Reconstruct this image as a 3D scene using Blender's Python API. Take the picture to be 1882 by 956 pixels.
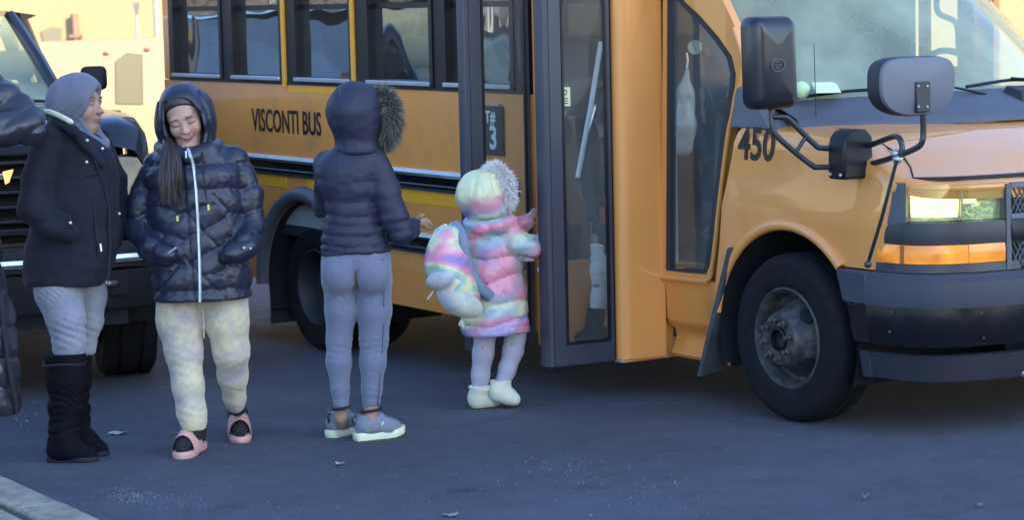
import bpy, bmesh, math, random
import numpy as np
from mathutils import Vector, Matrix
random.seed(7); RNG = np.random.RandomState(11)
for o in list(bpy.data.objects): bpy.data.objects.remove(o)
scene = bpy.context.scene
COL = scene.collection
rad = math.radians

# ------------------------------------------------------------------ camera
CX, CY, FPX = 941.0, 478.0, 4500.0          # photograph pixels (1882 x 956)
PITCH, ROLL, CAMH = rad(4.60), rad(2.34), 1.618
_f = np.array([0, math.cos(PITCH), -math.sin(PITCH)]); _r = np.array([1.0, 0, 0]); _u = np.cross(_r, _f)
CR = math.cos(ROLL)*_r - math.sin(ROLL)*_u
CU = math.sin(ROLL)*_r + math.cos(ROLL)*_u
CF = _f; CC = np.array([0, 0, CAMH])
cam = bpy.data.cameras.new('camera'); camo = bpy.data.objects.new('camera', cam); COL.objects.link(camo)
cam.sensor_width = 36.0; cam.lens = FPX/1882*36.0
cam.clip_start = 0.1; cam.clip_end = 2000
camo.matrix_world = Matrix(((CR[0], CU[0], -CF[0], 0), (CR[1], CU[1], -CF[1], 0), (CR[2], CU[2], -CF[2], CAMH), (0, 0, 0, 1)))
cam.dof.use_dof = True; cam.dof.focus_distance = 10.8; cam.dof.aperture_fstop = 4.5
scene.camera = camo

# ------------------------------------------------------------------ light
SUN_EL, SUN_AZ = rad(25), math.atan2(0.6, -0.8)       # azimuth from +Y, clockwise
sdir = Vector((math.sin(SUN_AZ)*math.cos(SUN_EL), math.cos(SUN_AZ)*math.cos(SUN_EL), math.sin(SUN_EL)))
world = bpy.data.worlds.new('World'); scene.world = world; world.use_nodes = True
wn = world.node_tree.nodes; wl = world.node_tree.links
bg = wn.get('Background') or wn.new('ShaderNodeBackground')
sky = wn.new('ShaderNodeTexSky'); sky.sky_type = 'NISHITA'; sky.sun_disc = False
sky.sun_elevation = SUN_EL; sky.sun_rotation = SUN_AZ
sky.air_density = 1.0; sky.dust_density = 0.6; sky.ozone_density = 5.0
wl.new(sky.outputs[0], bg.inputs[0]); bg.inputs[1].default_value = 0.15
sl = bpy.data.lights.new('sun', 'SUN'); so = bpy.data.objects.new('sun', sl); COL.objects.link(so)
sl.energy = 2.2; sl.angle = rad(0.5); sl.color = (1.0, 0.86, 0.62)
so.rotation_euler = (-sdir).to_track_quat('-Z', 'Y').to_euler(); so.location = (0, 0, 30)
vs = scene.view_settings
vs.view_transform = 'Standard'; vs.look = 'None'; vs.gamma = 1.0; vs.use_curve_mapping = False
vs.exposure = 2.15
scene.render.engine = 'CYCLES'
scene.cycles.max_bounces = 10; scene.cycles.transparent_max_bounces = 24
scene.cycles.caustics_reflective = False; scene.cycles.caustics_refractive = False

# ------------------------------------------------------------------ frames
def ray(x, y): return CF + CR*(x-CX)/FPX - CU*(y-CY)/FPX
def ground(x, y, z=0.0):
    d = ray(x, y); return CC + d*((z-CAMH)/d[2])
def atY(x, y, Y):
    d = ray(x, y); return CC + d*(Y/d[1])
YAW, BETA = rad(32.29), rad(1.92)
DT = 0.744
_a = np.array([math.sin(YAW), -math.cos(YAW), 0]); BN = np.array([-math.cos(YAW), -math.sin(YAW), 0]); _up = np.array([0, 0, 1.0])
BA = math.cos(BETA)*_a - math.sin(BETA)*_up
BU = math.cos(BETA)*_up + math.sin(BETA)*_a
BO = np.array([1.175, 10.606, DT/2]) + 0.12*BN
ZO = 0.372
BROOT = BO - BU*ZO
BUSM = Matrix(((BA[0], -BN[0], BU[0], BROOT[0]), (BA[1], -BN[1], BU[1], BROOT[1]), (BA[2], -BN[2], BU[2], BROOT[2]), (0, 0, 0, 1)))
def bside(x, y, v=0.0):                     # pixel -> (u, v, w) on the bus plane v
    d = ray(x, y); t = ((BO-CC) @ BN + v)/(d @ BN); q = CC + t*d - BO
    return np.array([q @ BA, q @ BN, q @ BU])
def bfront(x, y, u):
    d = ray(x, y); t = ((BO-CC) @ BA + u)/(d @ BA); q = CC + t*d - BO
    return np.array([q @ BA, q @ BN, q @ BU])
def B(u, v, w): return (u, -v, w+ZO)        # bus (forward, outward, up) -> local

# ------------------------------------------------------------------ materials
def pm(name, col, rough=0.5, metal=0.0, spec=0.5, coat=0.0, coat_rough=0.05, var=0.0, vscale=6.0, bump=0.0, bscale=60.0,
       bump2=0.0, bscale2=6.0, col2=None, mixscale=4.0, mixlo=0.45, mixhi=0.6, stretch=None, sheen=0.0, rvar=0.0, emit=None, estr=0.0, detail=6.0):
    m = bpy.data.materials.new(name); m.use_nodes = True
    nt = m.node_tree; N = nt.nodes; L = nt.links
    p = N['Principled BSDF']
    p.inputs['Base Color'].default_value = (*col, 1); p.inputs['Roughness'].default_value = rough
    p.inputs['Metallic'].default_value = metal; p.inputs['Specular IOR Level'].default_value = spec
    p.inputs['Coat Weight'].default_value = coat; p.inputs['Coat Roughness'].default_value = coat_rough
    if sheen: p.inputs['Sheen Weight'].default_value = sheen
    tc = N.new('ShaderNodeTexCoord'); co = tc.outputs['Object']
    if stretch:
        mp = N.new('ShaderNodeMapping'); mp.inputs['Scale'].default_value = stretch; L.new(co, mp.inputs[0]); co = mp.outputs[0]
    def noise(s, d=detail, r=0.6):
        n = N.new('ShaderNodeTexNoise'); n.inputs['Scale'].default_value = s; n.inputs['Detail'].default_value = d; n.inputs['Roughness'].default_value = r
        L.new(co, n.inputs['Vector']); return n
    src = None
    if col2 is not None:
        n = noise(mixscale); r = N.new('ShaderNodeMapRange'); r.inputs[1].default_value = mixlo; r.inputs[2].default_value = mixhi
        L.new(n.outputs[0], r.inputs[0])
        mx = N.new('ShaderNodeMix'); mx.data_type = 'RGBA'; L.new(r.outputs[0], mx.inputs[0])
        mx.inputs[6].default_value = (*col, 1); mx.inputs[7].default_value = (*col2, 1); src = mx.outputs[2]
    if var:
        n = noise(vscale); r = N.new('ShaderNodeMapRange'); r.inputs[1].default_value = 0.3; r.inputs[2].default_value = 0.7
        r.inputs[3].default_value = 1-var; r.inputs[4].default_value = 1+var; L.new(n.outputs[0], r.inputs[0])
        mx = N.new('ShaderNodeMix'); mx.data_type = 'RGBA'; mx.blend_type = 'MULTIPLY'; mx.inputs[0].default_value = 1
        if src is not None: L.new(src, mx.inputs[6])
        else: mx.inputs[6].default_value = (*col, 1)
        L.new(r.outputs[0], mx.inputs[7]); src = mx.outputs[2]
    if src is not None: L.new(src, p.inputs['Base Color'])
    if rvar:
        n = noise(vscale*1.7); r = N.new('ShaderNodeMapRange'); r.inputs[1].default_value = 0.3; r.inputs[2].default_value = 0.7
        r.inputs[3].default_value = max(0.02, rough-rvar); r.inputs[4].default_value = min(1, rough+rvar); L.new(n.outputs[0], r.inputs[0]); L.new(r.outputs[0], p.inputs['Roughness'])
    nrm = None
    for b, s in ((bump, bscale), (bump2, bscale2)):
        if b:
            n = noise(s, 3.0, 0.5); bp = N.new('ShaderNodeBump'); bp.inputs['Strength'].default_value = 1.0; bp.inputs['Distance'].default_value = b
            L.new(n.outputs[0], bp.inputs['Height'])
            if nrm is not None: L.new(nrm, bp.inputs['Normal'])
            nrm = bp.outputs[0]
    if nrm is not None:
        L.new(nrm, p.inputs['Normal'])
        if coat: L.new(nrm, p.inputs['Coat Normal'])
    if emit is not None:
        p.inputs['Emission Color'].default_value = (*emit, 1); p.inputs['Emission Strength'].default_value = estr
    return m
def glass(name, tint, refl=1.0, rough=0.0, ior=1.5, wav=0.0, dust=0.0, dcol=(0.6, 0.62, 0.58)):
    m = bpy.data.materials.new(name); m.use_nodes = True
    nt = m.node_tree; N = nt.nodes; L = nt.links
    for n in list(N): N.remove(n)
    out = N.new('ShaderNodeOutputMaterial'); tr = N.new('ShaderNodeBsdfTransparent'); tr.inputs[0].default_value = (*tint, 1)
    gl = N.new('ShaderNodeBsdfGlossy'); gl.inputs['Roughness'].default_value = rough; gl.inputs[0].default_value = (refl, refl, refl, 1)
    fr = N.new('ShaderNodeFresnel')          # same reflectance from either side of the thin pane
    ge = N.new('ShaderNodeNewGeometry'); mi = N.new('ShaderNodeMapRange'); mi.inputs[3].default_value = ior; mi.inputs[4].default_value = 1/ior
    L.new(ge.outputs['Backfacing'], mi.inputs[0]); L.new(mi.outputs[0], fr.inputs[0])
    if wav:
        tc = N.new('ShaderNodeTexCoord'); n = N.new('ShaderNodeTexNoise'); n.inputs['Scale'].default_value = 2.2; n.inputs['Detail'].default_value = 1
        L.new(tc.outputs['Object'], n.inputs['Vector'])
        bp = N.new('ShaderNodeBump'); bp.inputs['Distance'].default_value = wav; bp.inputs['Strength'].default_value = 1; L.new(n.outputs[0], bp.inputs['Height'])
        L.new(bp.outputs[0], gl.inputs['Normal']); L.new(bp.outputs[0], fr.inputs['Normal'])
    mx = N.new('ShaderNodeMixShader'); L.new(fr.outputs[0], mx.inputs[0]); L.new(tr.outputs[0], mx.inputs[1]); L.new(gl.outputs[0], mx.inputs[2])
    if dust:                                 # pale diffuse film painted in for the bright haze and glare on glass
        tc = N.new('ShaderNodeTexCoord'); n = N.new('ShaderNodeTexNoise'); n.inputs['Scale'].default_value = 3.0; n.inputs['Detail'].default_value = 5; L.new(tc.outputs['Object'], n.inputs['Vector'])
        r = N.new('ShaderNodeMapRange'); r.inputs[1].default_value = 0.3; r.inputs[2].default_value = 0.7; r.inputs[3].default_value = dust*0.65; r.inputs[4].default_value = dust*1.35; L.new(n.outputs[0], r.inputs[0])
        df = N.new('ShaderNodeBsdfDiffuse'); df.inputs[0].default_value = (*dcol, 1); m2 = N.new('ShaderNodeMixShader'); L.new(r.outputs[0], m2.inputs[0]); L.new(mx.outputs[0], m2.inputs[1]); L.new(df.outputs[0], m2.inputs[2]); mx = m2
    L.new(mx.outputs[0], out.inputs[0]); return m

# ------------------------------------------------------------------ objects
def tag(o, label=None, cat=None, group=None, kind=None):
    if label: o['label'] = label
    if cat: o['category'] = cat
    if group: o['group'] = group
    if kind: o['kind'] = kind
    return o
def empty(name, loc=(0, 0, 0), label=None, cat=None, group=None):
    o = bpy.data.objects.new(name, None); o.empty_display_size = 0.2; COL.objects.link(o); o.location = loc
    return tag(o, label, cat, group)
def mesh_obj(name, verts, faces, mat, parent=None, smooth=True, angle=40, bevel=0.0, recalc=True, local=None, mats=None, fmat=None):
    me = bpy.data.meshes.new(name); me.from_pydata([tuple(map(float, v)) for v in verts], [], [tuple(map(int, f)) for f in faces]); me.update()
    if recalc:
        bm = bmesh.new(); bm.from_mesh(me); bmesh.ops.recalc_face_normals(bm, faces=bm.faces); bm.to_mesh(me); bm.free()
    for mm in (mats or [mat]):
        if mm is not None: me.materials.append(mm)
    if fmat is not None: me.polygons.foreach_set('material_index', np.asarray(fmat, dtype=np.int32))
    if smooth:
        me.polygons.foreach_set('use_smooth', [True]*len(me.polygons))
        if angle < 180: me.set_sharp_from_angle(angle=rad(angle))
    o = bpy.data.objects.new(name, me); COL.objects.link(o)
    if parent is not None: o.parent = parent
    if bevel:
        bv = o.modifiers.new('bevel', 'BEVEL'); bv.width = bevel; bv.segments = 2; bv.limit_method = 'ANGLE'; bv.angle_limit = rad(40); bv.harden_normals = False
    return o
class MB:
    def __init__(s): s.v = []; s.f = []
    def add(s, v, f):
        k = len(s.v); s.v += [tuple(p) for p in v]; s.f += [tuple(i+k for i in q) for q in f]; return s
    def box(s, a, b):
        x0, y0, z0 = a; x1, y1, z1 = b
        return s.add([(x0, y0, z0), (x1, y0, z0), (x1, y1, z0), (x0, y1, z0), (x0, y0, z1), (x1, y0, z1), (x1, y1, z1), (x0, y1, z1)],
                     [(0, 3, 2, 1), (4, 5, 6, 7), (0, 1, 5, 4), (1, 2, 6, 5), (2, 3, 7, 6), (3, 0, 4, 7)])
    def bbox(s, u0, u1, v0, v1, w0, w1):    # a box in bus coordinates
        return s.box((u0, -max(v0, v1), w0+ZO), (u1, -min(v0, v1), w1+ZO))
    def hexa(s, bot, top):                  # 4 bottom + 4 top points
        return s.add(list(bot)+list(top), [(0, 3, 2, 1), (4, 5, 6, 7), (0, 1, 5, 4), (1, 2, 6, 5), (2, 3, 7, 6), (3, 0, 4, 7)])
    def prism(s, pts, d):                   # polygon pts (3d), extruded by vector d
        n = len(pts); d = np.asarray(d, float); P = [np.asarray(p, float) for p in pts]
        v = [tuple(p) for p in P]+[tuple(p+d) for p in P]
        f = [tuple(range(n)), tuple(range(2*n-1, n-1, -1))]+[(i, (i+1) % n, n+(i+1) % n, n+i) for i in range(n)]
        return s.add(v, f)
    def ring(s, outer, inner, d):           # frame between two outlines of equal count, extruded by d
        n = len(outer); d = np.asarray(d, float); O = [np.asarray(p, float) for p in outer]; I = [np.asarray(p, float) for p in inner]
        v = O+I+[p+d for p in O]+[p+d for p in I]; f = []
        for i in range(n):
            j = (i+1) % n
            f += [(i, j, n+j, n+i), (2*n+i, 3*n+i, 3*n+j, 2*n+j), (i, 2*n+i, 2*n+j, j), (n+i, n+j, 3*n+j, 3*n+i)]
        return s.add([tuple(p) for p in v], f)
    def grid(s, P, closed_u=False, closed_v=False):   # P[i][j] points
        ni, nj = len(P), len(P[0]); v = [tuple(p) for r in P for p in r]; f = []
        for i in range(ni-(0 if closed_u else 1)):
            for j in range(nj-(0 if closed_v else 1)):
                a = i*nj+j; b = i*nj+(j+1) % nj; c = ((i+1) % ni)*nj+(j+1) % nj; d = ((i+1) % ni)*nj+j
                f.append((a, b, c, d))
        return s.add(v, f)
    def tube(s, pts, r, seg=10, caps=True):
        P = [np.asarray(p, float) for p in pts]; n = len(P)
        rr = r if hasattr(r, '__len__') else [r]*n
        T = []
        for i in range(n):
            t = (P[min(i+1, n-1)]-P[max(i-1, 0)]); T.append(t/(np.linalg.norm(t)+1e-12))
        x = np.cross(T[0], [0, 0, 1.0]);
        if np.linalg.norm(x) < 1e-3: x = np.cross(T[0], [0, 1.0, 0])
        x /= np.linalg.norm(x); rows = []
        for i in range(n):
            x = x-T[i]*(x @ T[i]); x /= np.linalg.norm(x); y = np.cross(T[i], x)
            rows.append([P[i]+rr[i]*(math.cos(a)*x+math.sin(a)*y) for a in np.linspace(0, 2*math.pi, seg, endpoint=False)])
        k = len(s.v); s.grid(rows, closed_v=True)
        if caps:
            s.f.append(tuple(range(k+seg-1, k-1, -1))); s.f.append(tuple(range(k+(n-1)*seg, k+n*seg)))
        return s
    def lathe(s, prof, c, ax, seg=32):      # prof: (radius, offset along ax)
        c = np.asarray(c, float); ax = np.asarray(ax, float); ax /= np.linalg.norm(ax)
        x = np.cross(ax, [0, 0, 1.0])
        if np.linalg.norm(x) < 1e-3: x = np.array([1.0, 0, 0])
        x /= np.linalg.norm(x); y = np.cross(ax, x)
        rows = [[c+ax*o+r*(math.cos(a)*x+math.sin(a)*y) for a in np.linspace(0, 2*math.pi, seg, endpoint=False)] for r, o in prof]
        return s.grid(rows, closed_v=True)
    def ball(s, c, r, seg=12, rings=8):
        r = r if hasattr(r, '__len__') else (r, r, r)
        rows = [[(c[0]+r[0]*math.sin(t)*math.cos(a), c[1]+r[1]*math.sin(t)*math.sin(a), c[2]+r[2]*math.cos(t)) for a in np.linspace(0, 2*math.pi, seg, endpoint=False)]
                for t in np.linspace(0.02, math.pi-0.02, rings)]
        return s.grid(rows, closed_v=True)
    def build(s, name, mat, parent=None, smooth=True, angle=40, bevel=0.0, recalc=True):
        return mesh_obj(name, s.v, s.f, mat, parent, smooth, angle, bevel, recalc)
def smooth_path(pts, n=6):                  # Catmull-Rom through points
    P = [np.asarray(p, float) for p in pts]; P = [2*P[0]-P[1]]+P+[2*P[-1]-P[-2]]; out = []
    for i in range(1, len(P)-2):
        for k in range(n):
            t = k/n; a, b, c, d = P[i-1], P[i], P[i+1], P[i+2]
            out.append(0.5*((2*b)+(-a+c)*t+(2*a-5*b+4*c-d)*t*t+(-a+3*b-3*c+d)*t**3))
    out.append(P[-2]); return out
def rrect(w, h, r, seg=4):
    out = []
    for cx, cy, a0 in ((w/2-r, h/2-r, 0), (-w/2+r, h/2-r, 90), (-w/2+r, -h/2+r, 180), (w/2-r, -h/2+r, 270)):
        for k in range(seg+1):
            a = rad(a0+90*k/seg); out.append((cx+r*math.cos(a), cy+r*math.sin(a)))
    return out
def text_mesh(name, txt, mat, parent, size, M, extrude=0.0007, width=1.0, bold=0.0, shear=0.0, track=1.0):
    cu = bpy.data.curves.new(name+'_curve', 'FONT'); cu.body = txt; cu.size = size; cu.extrude = extrude; cu.offset = bold; cu.shear = shear; cu.space_character = track
    cu.resolution_u = 3
    t = bpy.data.objects.new('tmp_text', cu); COL.objects.link(t)
    dg = bpy.context.evaluated_depsgraph_get(); me = bpy.data.meshes.new_from_object(t.evaluated_get(dg))
    COL.objects.unlink(t); bpy.data.objects.remove(t); bpy.data.curves.remove(cu)
    me.transform(Matrix.Diagonal((width, 1, 1, 1))); me.transform(M)
    me.materials.clear(); me.materials.append(mat)
    o = bpy.data.objects.new(name, me); COL.objects.link(o)
    if parent is not None: o.parent = parent
    return o

# ------------------------------------------------------------------ implicit surfaces (cloth, bodies)
_VN = {}
def vnoise(X, Y, Z, scale, seed=0):
    if seed not in _VN: _VN[seed] = np.random.RandomState(seed+101).rand(32, 32, 32).astype(np.float32)
    T = _VN[seed]
    sx, sy, sz = scale if hasattr(scale, '__len__') else (scale, scale, scale)
    x, y, z = X*sx+50.3, Y*sy+50.7, Z*sz+50.1
    xi, yi, zi = np.floor(x).astype(int), np.floor(y).astype(int), np.floor(z).astype(int)
    fx, fy, fz = x-xi, y-yi, z-zi
    fx = fx*fx*(3-2*fx); fy = fy*fy*(3-2*fy); fz = fz*fz*(3-2*fz)
    g = lambda a, b, c: T[(xi+a) & 31, (yi+b) & 31, (zi+c) & 31]
    c00 = g(0, 0, 0)*(1-fx)+g(1, 0, 0)*fx; c10 = g(0, 1, 0)*(1-fx)+g(1, 1, 0)*fx
    c01 = g(0, 0, 1)*(1-fx)+g(1, 0, 1)*fx; c11 = g(0, 1, 1)*(1-fx)+g(1, 1, 1)*fx
    return ((c00*(1-fy)+c10*fy)*(1-fz)+(c01*(1-fy)+c11*fy)*fz)*2-1
def fine_axis(lo, hi, h, a, b, hf):
    A = [np.arange(lo, a, h)] if a > lo else []
    A.append(np.arange(max(lo, a), min(hi, b), hf)); A.append(np.arange(min(hi, b), hi+h, h)); return np.concatenate(A)
class SDF:
    """grid sampled implicit body; every primitive is blended into the field near its own box"""
    def __init__(s, lo, hi, h, fine=None):
        hx, hy, hz = h if hasattr(h, '__len__') else (h, h, h)
        s.ax = [np.arange(lo[i], hi[i]+1e-9, (hx, hy, hz)[i]) for i in range(3)]
        if fine is not None: s.ax = [fine_axis(lo[i], hi[i], (hx, hy, hz)[i], *fine[i]) for i in range(3)]
        s.F = np.full([len(a) for a in s.ax], 0.5, np.float32); s.k = 0.02
        s.Q = np.zeros_like(s.F)
    def surf(s, x, z, frm=-1):                        # y of the first surface met from the camera side
        i = int(np.argmin(abs(s.ax[0]-x))); k = int(np.argmin(abs(s.ax[2]-z))); c = getattr(s, 'F0', s.F)[i, :, k]
        j = np.nonzero(c < 0)[0]
        return None if not len(j) else float(s.ax[1][j[0]])
    def sub(s, lo, hi):
        sl = []
        for i in range(3):
            a = s.ax[i]; i0 = max(0, np.searchsorted(a, lo[i])-1); i1 = min(len(a), np.searchsorted(a, hi[i])+1)
            if i1 <= i0: return None, None
            sl.append(slice(i0, i1))
        sl = tuple(sl)
        return sl, np.meshgrid(s.ax[0][sl[0]], s.ax[1][sl[1]], s.ax[2][sl[2]], indexing='ij')
    def put(s, sl, d, k, mode, q=None):
        f = s.F[sl]; k = s.k if k is None else k
        if mode == 'add':
            if q is not None: s.Q[sl] = np.where(d < f, q, s.Q[sl])
            if k > 0:
                hh = np.clip(0.5+0.5*(f-d)/k, 0, 1); s.F[sl] = f*(1-hh)+d*hh-k*hh*(1-hh)
            else: s.F[sl] = np.minimum(f, d)
        elif mode == 'cut':
            d = -d
            if k > 0:
                hh = np.clip(0.5-0.5*(f-d)/k, 0, 1); s.F[sl] = f*(1-hh)+d*hh+k*hh*(1-hh)
            else: s.F[sl] = np.maximum(f, d)
    def cone(s, a, ra, b, rb, k=None, mode='add', q0=None, q1=None):
        a = np.asarray(a, float); b = np.asarray(b, float); m = max(ra, rb)+0.05
        sl, G = s.sub(np.minimum(a, b)-m, np.maximum(a, b)+m)
        if sl is None: return s
        X, Y, Z = G; ab = b-a; L2 = ab @ ab+1e-12
        t = np.clip(((X-a[0])*ab[0]+(Y-a[1])*ab[1]+(Z-a[2])*ab[2])/L2, 0, 1)
        d = np.sqrt((X-a[0]-t*ab[0])**2+(Y-a[1]-t*ab[1])**2+(Z-a[2]-t*ab[2])**2)-(ra+(rb-ra)*t)
        q = None if q0 is None else (q0+(q1-q0)*t)
        s.put(sl, d.astype(np.float32), k, mode, q); return s
    def chain(s, pts, k=None, mode='add', qs=None):   # pts: (pos, r)
        for i in range(len(pts)-1):
            s.cone(pts[i][0], pts[i][1], pts[i+1][0], pts[i+1][1], k, mode, None if qs is None else qs[i], None if qs is None else qs[i+1])
        return s
    def ell(s, c, r, R=None, k=None, mode='add', q=None):
        c = np.asarray(c, float); r = np.asarray(r, float); m = r.max()+0.05
        sl, G = s.sub(c-m, c+m)
        if sl is None: return s
        P = np.stack([G[0]-c[0], G[1]-c[1], G[2]-c[2]], -1)
        if R is not None: P = P @ np.asarray(R)       # columns of R are the ellipsoid axes
        P1 = P/r; k0 = np.sqrt((P1**2).sum(-1)); k1 = np.sqrt(((P1/r)**2).sum(-1))+1e-9
        d = k0*(k0-1)/k1
        s.put(sl, d.astype(np.float32), k, mode, None if q is None else np.full_like(d, q)); return s
    def stack(s, rows, k=None, mode='add', yaw=0.0, n=2.0, q=None):
        """rows: (z, cx, cy, rx, ry) from any order; superelliptic sections blended along z"""
        rows = sorted(rows); A = np.array(rows, float)
        rm = A[:, 3:5].max()+0.05
        sl, G = s.sub((A[:, 1].min()-rm, A[:, 2].min()-rm, A[0, 0]-0.05), (A[:, 1].max()+rm, A[:, 2].max()+rm, A[-1, 0]+0.05))
        if sl is None: return s
        X, Y, Z = G; z = s.ax[2][sl[2]]
        # smooth interpolation (monotone cubic-ish) of the rows
        def itp(col):
            t = np.clip(z, A[0, 0], A[-1, 0]); y = np.interp(t, A[:, 0], A[:, col])
            w = 0.018; y2 = sum(np.interp(np.clip(t+dz, A[0, 0], A[-1, 0]), A[:, 0], A[:, col]) for dz in (-w, -w/2, 0, w/2, w))/5
            return y2
        cx, cy, rx, ry = itp(1), itp(2), itp(3), itp(4)
        c, sn = math.cos(yaw), math.sin(yaw)
        x = (X-cx); y = (Y-cy); xr = c*x+sn*y; yr = -sn*x+c*y
        e = (np.abs(xr/rx)**n+np.abs(yr/ry)**n)**(1/n)
        d = (e-1)*np.minimum(rx, ry)
        dz = np.maximum(Z-A[-1, 0], A[0, 0]-Z)
        d = np.where(dz > 0, np.sqrt(np.maximum(d, 0)**2+dz**2), np.maximum(d, dz))
        s.put(sl, d.astype(np.float32), k, mode, None if q is None else np.broadcast_to(Z, d.shape)); return s
    def half(s, p, nrm, k=0.0):                       # cut away the side the normal points to
        p = np.asarray(p, float); nrm = np.asarray(nrm, float); nrm /= np.linalg.norm(nrm)
        X, Y, Z = np.meshgrid(*s.ax, indexing='ij')
        d = (X-p[0])*nrm[0]+(Y-p[1])*nrm[1]+(Z-p[2])*nrm[2]
        s.F = np.maximum(s.F, d).astype(np.float32); return s
    def disp(s, fn):                                  # fn(X, Y, Z, Q) is added to the field near the surface
        s.F0 = s.F.copy(); m = np.abs(s.F) < 0.06; I = np.nonzero(m)
        s.F[m] += fn(s.ax[0][I[0]], s.ax[1][I[1]], s.ax[2][I[2]], s.Q[m]).astype(np.float32); return s
    def mesh(s):
        F = s.F; F[0], F[-1], F[:, 0], F[:, -1], F[:, :, 0], F[:, :, -1] = [np.maximum(x, 1e-3) for x in (F[0], F[-1], F[:, 0], F[:, -1], F[:, :, 0], F[:, :, -1])]
        ins = F < 0; nx, ny, nz = F.shape
        cnt = np.zeros((nx-1, ny-1, nz-1), np.int8)
        for a in (0, 1):
            for b in (0, 1):
                for c in (0, 1): cnt += ins[a:nx-1+a, b:ny-1+b, c:nz-1+c]
        act = (cnt > 0) & (cnt < 8); idx = np.full(act.shape, -1, np.int64); ci = np.array(np.nonzero(act)).T; idx[act] = np.arange(len(ci))
        acc = np.zeros((len(ci), 3)); num = np.zeros(len(ci))
        cor = [(a, b, c) for a in (0, 1) for b in (0, 1) for c in (0, 1)]
        for i in range(8):
            for j in range(i+1, 8):
                d = [cor[j][t]-cor[i][t] for t in range(3)]
                if sum(abs(t) for t in d) != 1: continue
                A = ci+np.array(cor[i]); Bq = ci+np.array(cor[j])
                fa = F[A[:, 0], A[:, 1], A[:, 2]]; fb = F[Bq[:, 0], Bq[:, 1], Bq[:, 2]]
                m = (fa < 0) != (fb < 0); t = np.where(m, fa/np.where(m, fa-fb, 1), 0)
                acc += (A+(Bq-A)*t[:, None])*m[:, None]; num += m
        P = acc/num[:, None]
        V = np.empty_like(P)
        for t in range(3):
            V[:, t] = np.interp(P[:, t], np.arange(len(s.ax[t])), s.ax[t])
        faces = []
        for axis in range(3):
            sl0 = [slice(1, -1)]*3; sl1 = [slice(1, -1)]*3; sl0[axis] = slice(0, -1); sl1[axis] = slice(1, None)
            a = ins[tuple(sl0)]; b = ins[tuple(sl1)]; cr = np.array(np.nonzero(a != b)).T
            if not len(cr): continue
            fl = a[cr[:, 0], cr[:, 1], cr[:, 2]]
            base = cr.copy(); o1, o2 = [(1, 2), (2, 0), (0, 1)][axis]
            q = []
            for da, db in ((0, 0), (1, 0), (1, 1), (0, 1)):
                c2 = base.copy(); c2[:, o1] += da; c2[:, o2] += db
                q.append(idx[c2[:, 0], c2[:, 1], c2[:, 2]])
            q = np.array(q).T; q[~fl] = q[~fl][:, ::-1]; faces.append(q)
        Fc = np.concatenate(faces); Fc = Fc[(Fc >= 0).all(1)]
        return V, Fc
    def build(s, name, mat, parent, origin=(0, 0, 0), color=None, smooth_it=1):
        V, Fc = s.mesh()
        me = bpy.data.meshes.new(name); n = len(V)
        if smooth_it:                                 # a little Laplacian smoothing against voxel steps
            e = np.concatenate([Fc[:, [0, 1]], Fc[:, [1, 2]], Fc[:, [2, 3]], Fc[:, [3, 0]]])
            for _ in range(smooth_it):
                acc = np.zeros_like(V); c = np.zeros(n)
                for t in range(3): acc[:, t] = np.bincount(e[:, 0], V[e[:, 1], t], n)+np.bincount(e[:, 1], V[e[:, 0], t], n)
                c = np.bincount(e[:, 0], minlength=n)+np.bincount(e[:, 1], minlength=n)
                V = V*0.5+0.5*acc/np.maximum(c, 1)[:, None]
        W = V-np.asarray(origin)
        me.vertices.add(n); me.vertices.foreach_set('co', W.astype(np.float32).ravel())
        nf = len(Fc); me.loops.add(nf*4); me.loops.foreach_set('vertex_index', Fc.astype(np.int32).ravel())
        me.polygons.add(nf); me.polygons.foreach_set('loop_start', np.arange(nf, dtype=np.int32)*4); me.polygons.foreach_set('loop_total', np.full(nf, 4, np.int32))
        me.polygons.foreach_set('use_smooth', np.ones(nf, bool)); me.update(calc_edges=True); me.validate()
        me.materials.append(mat)
        if color is not None:
            at = me.color_attributes.new('tint', 'FLOAT_COLOR', 'POINT'); c = np.ones((n, 4), np.float32); c[:, :3] = color(V); at.data.foreach_set('color', c.ravel())
        o = bpy.data.objects.new(name, me); COL.objects.link(o)
        if parent is not None: o.parent = parent
        return o
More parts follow.
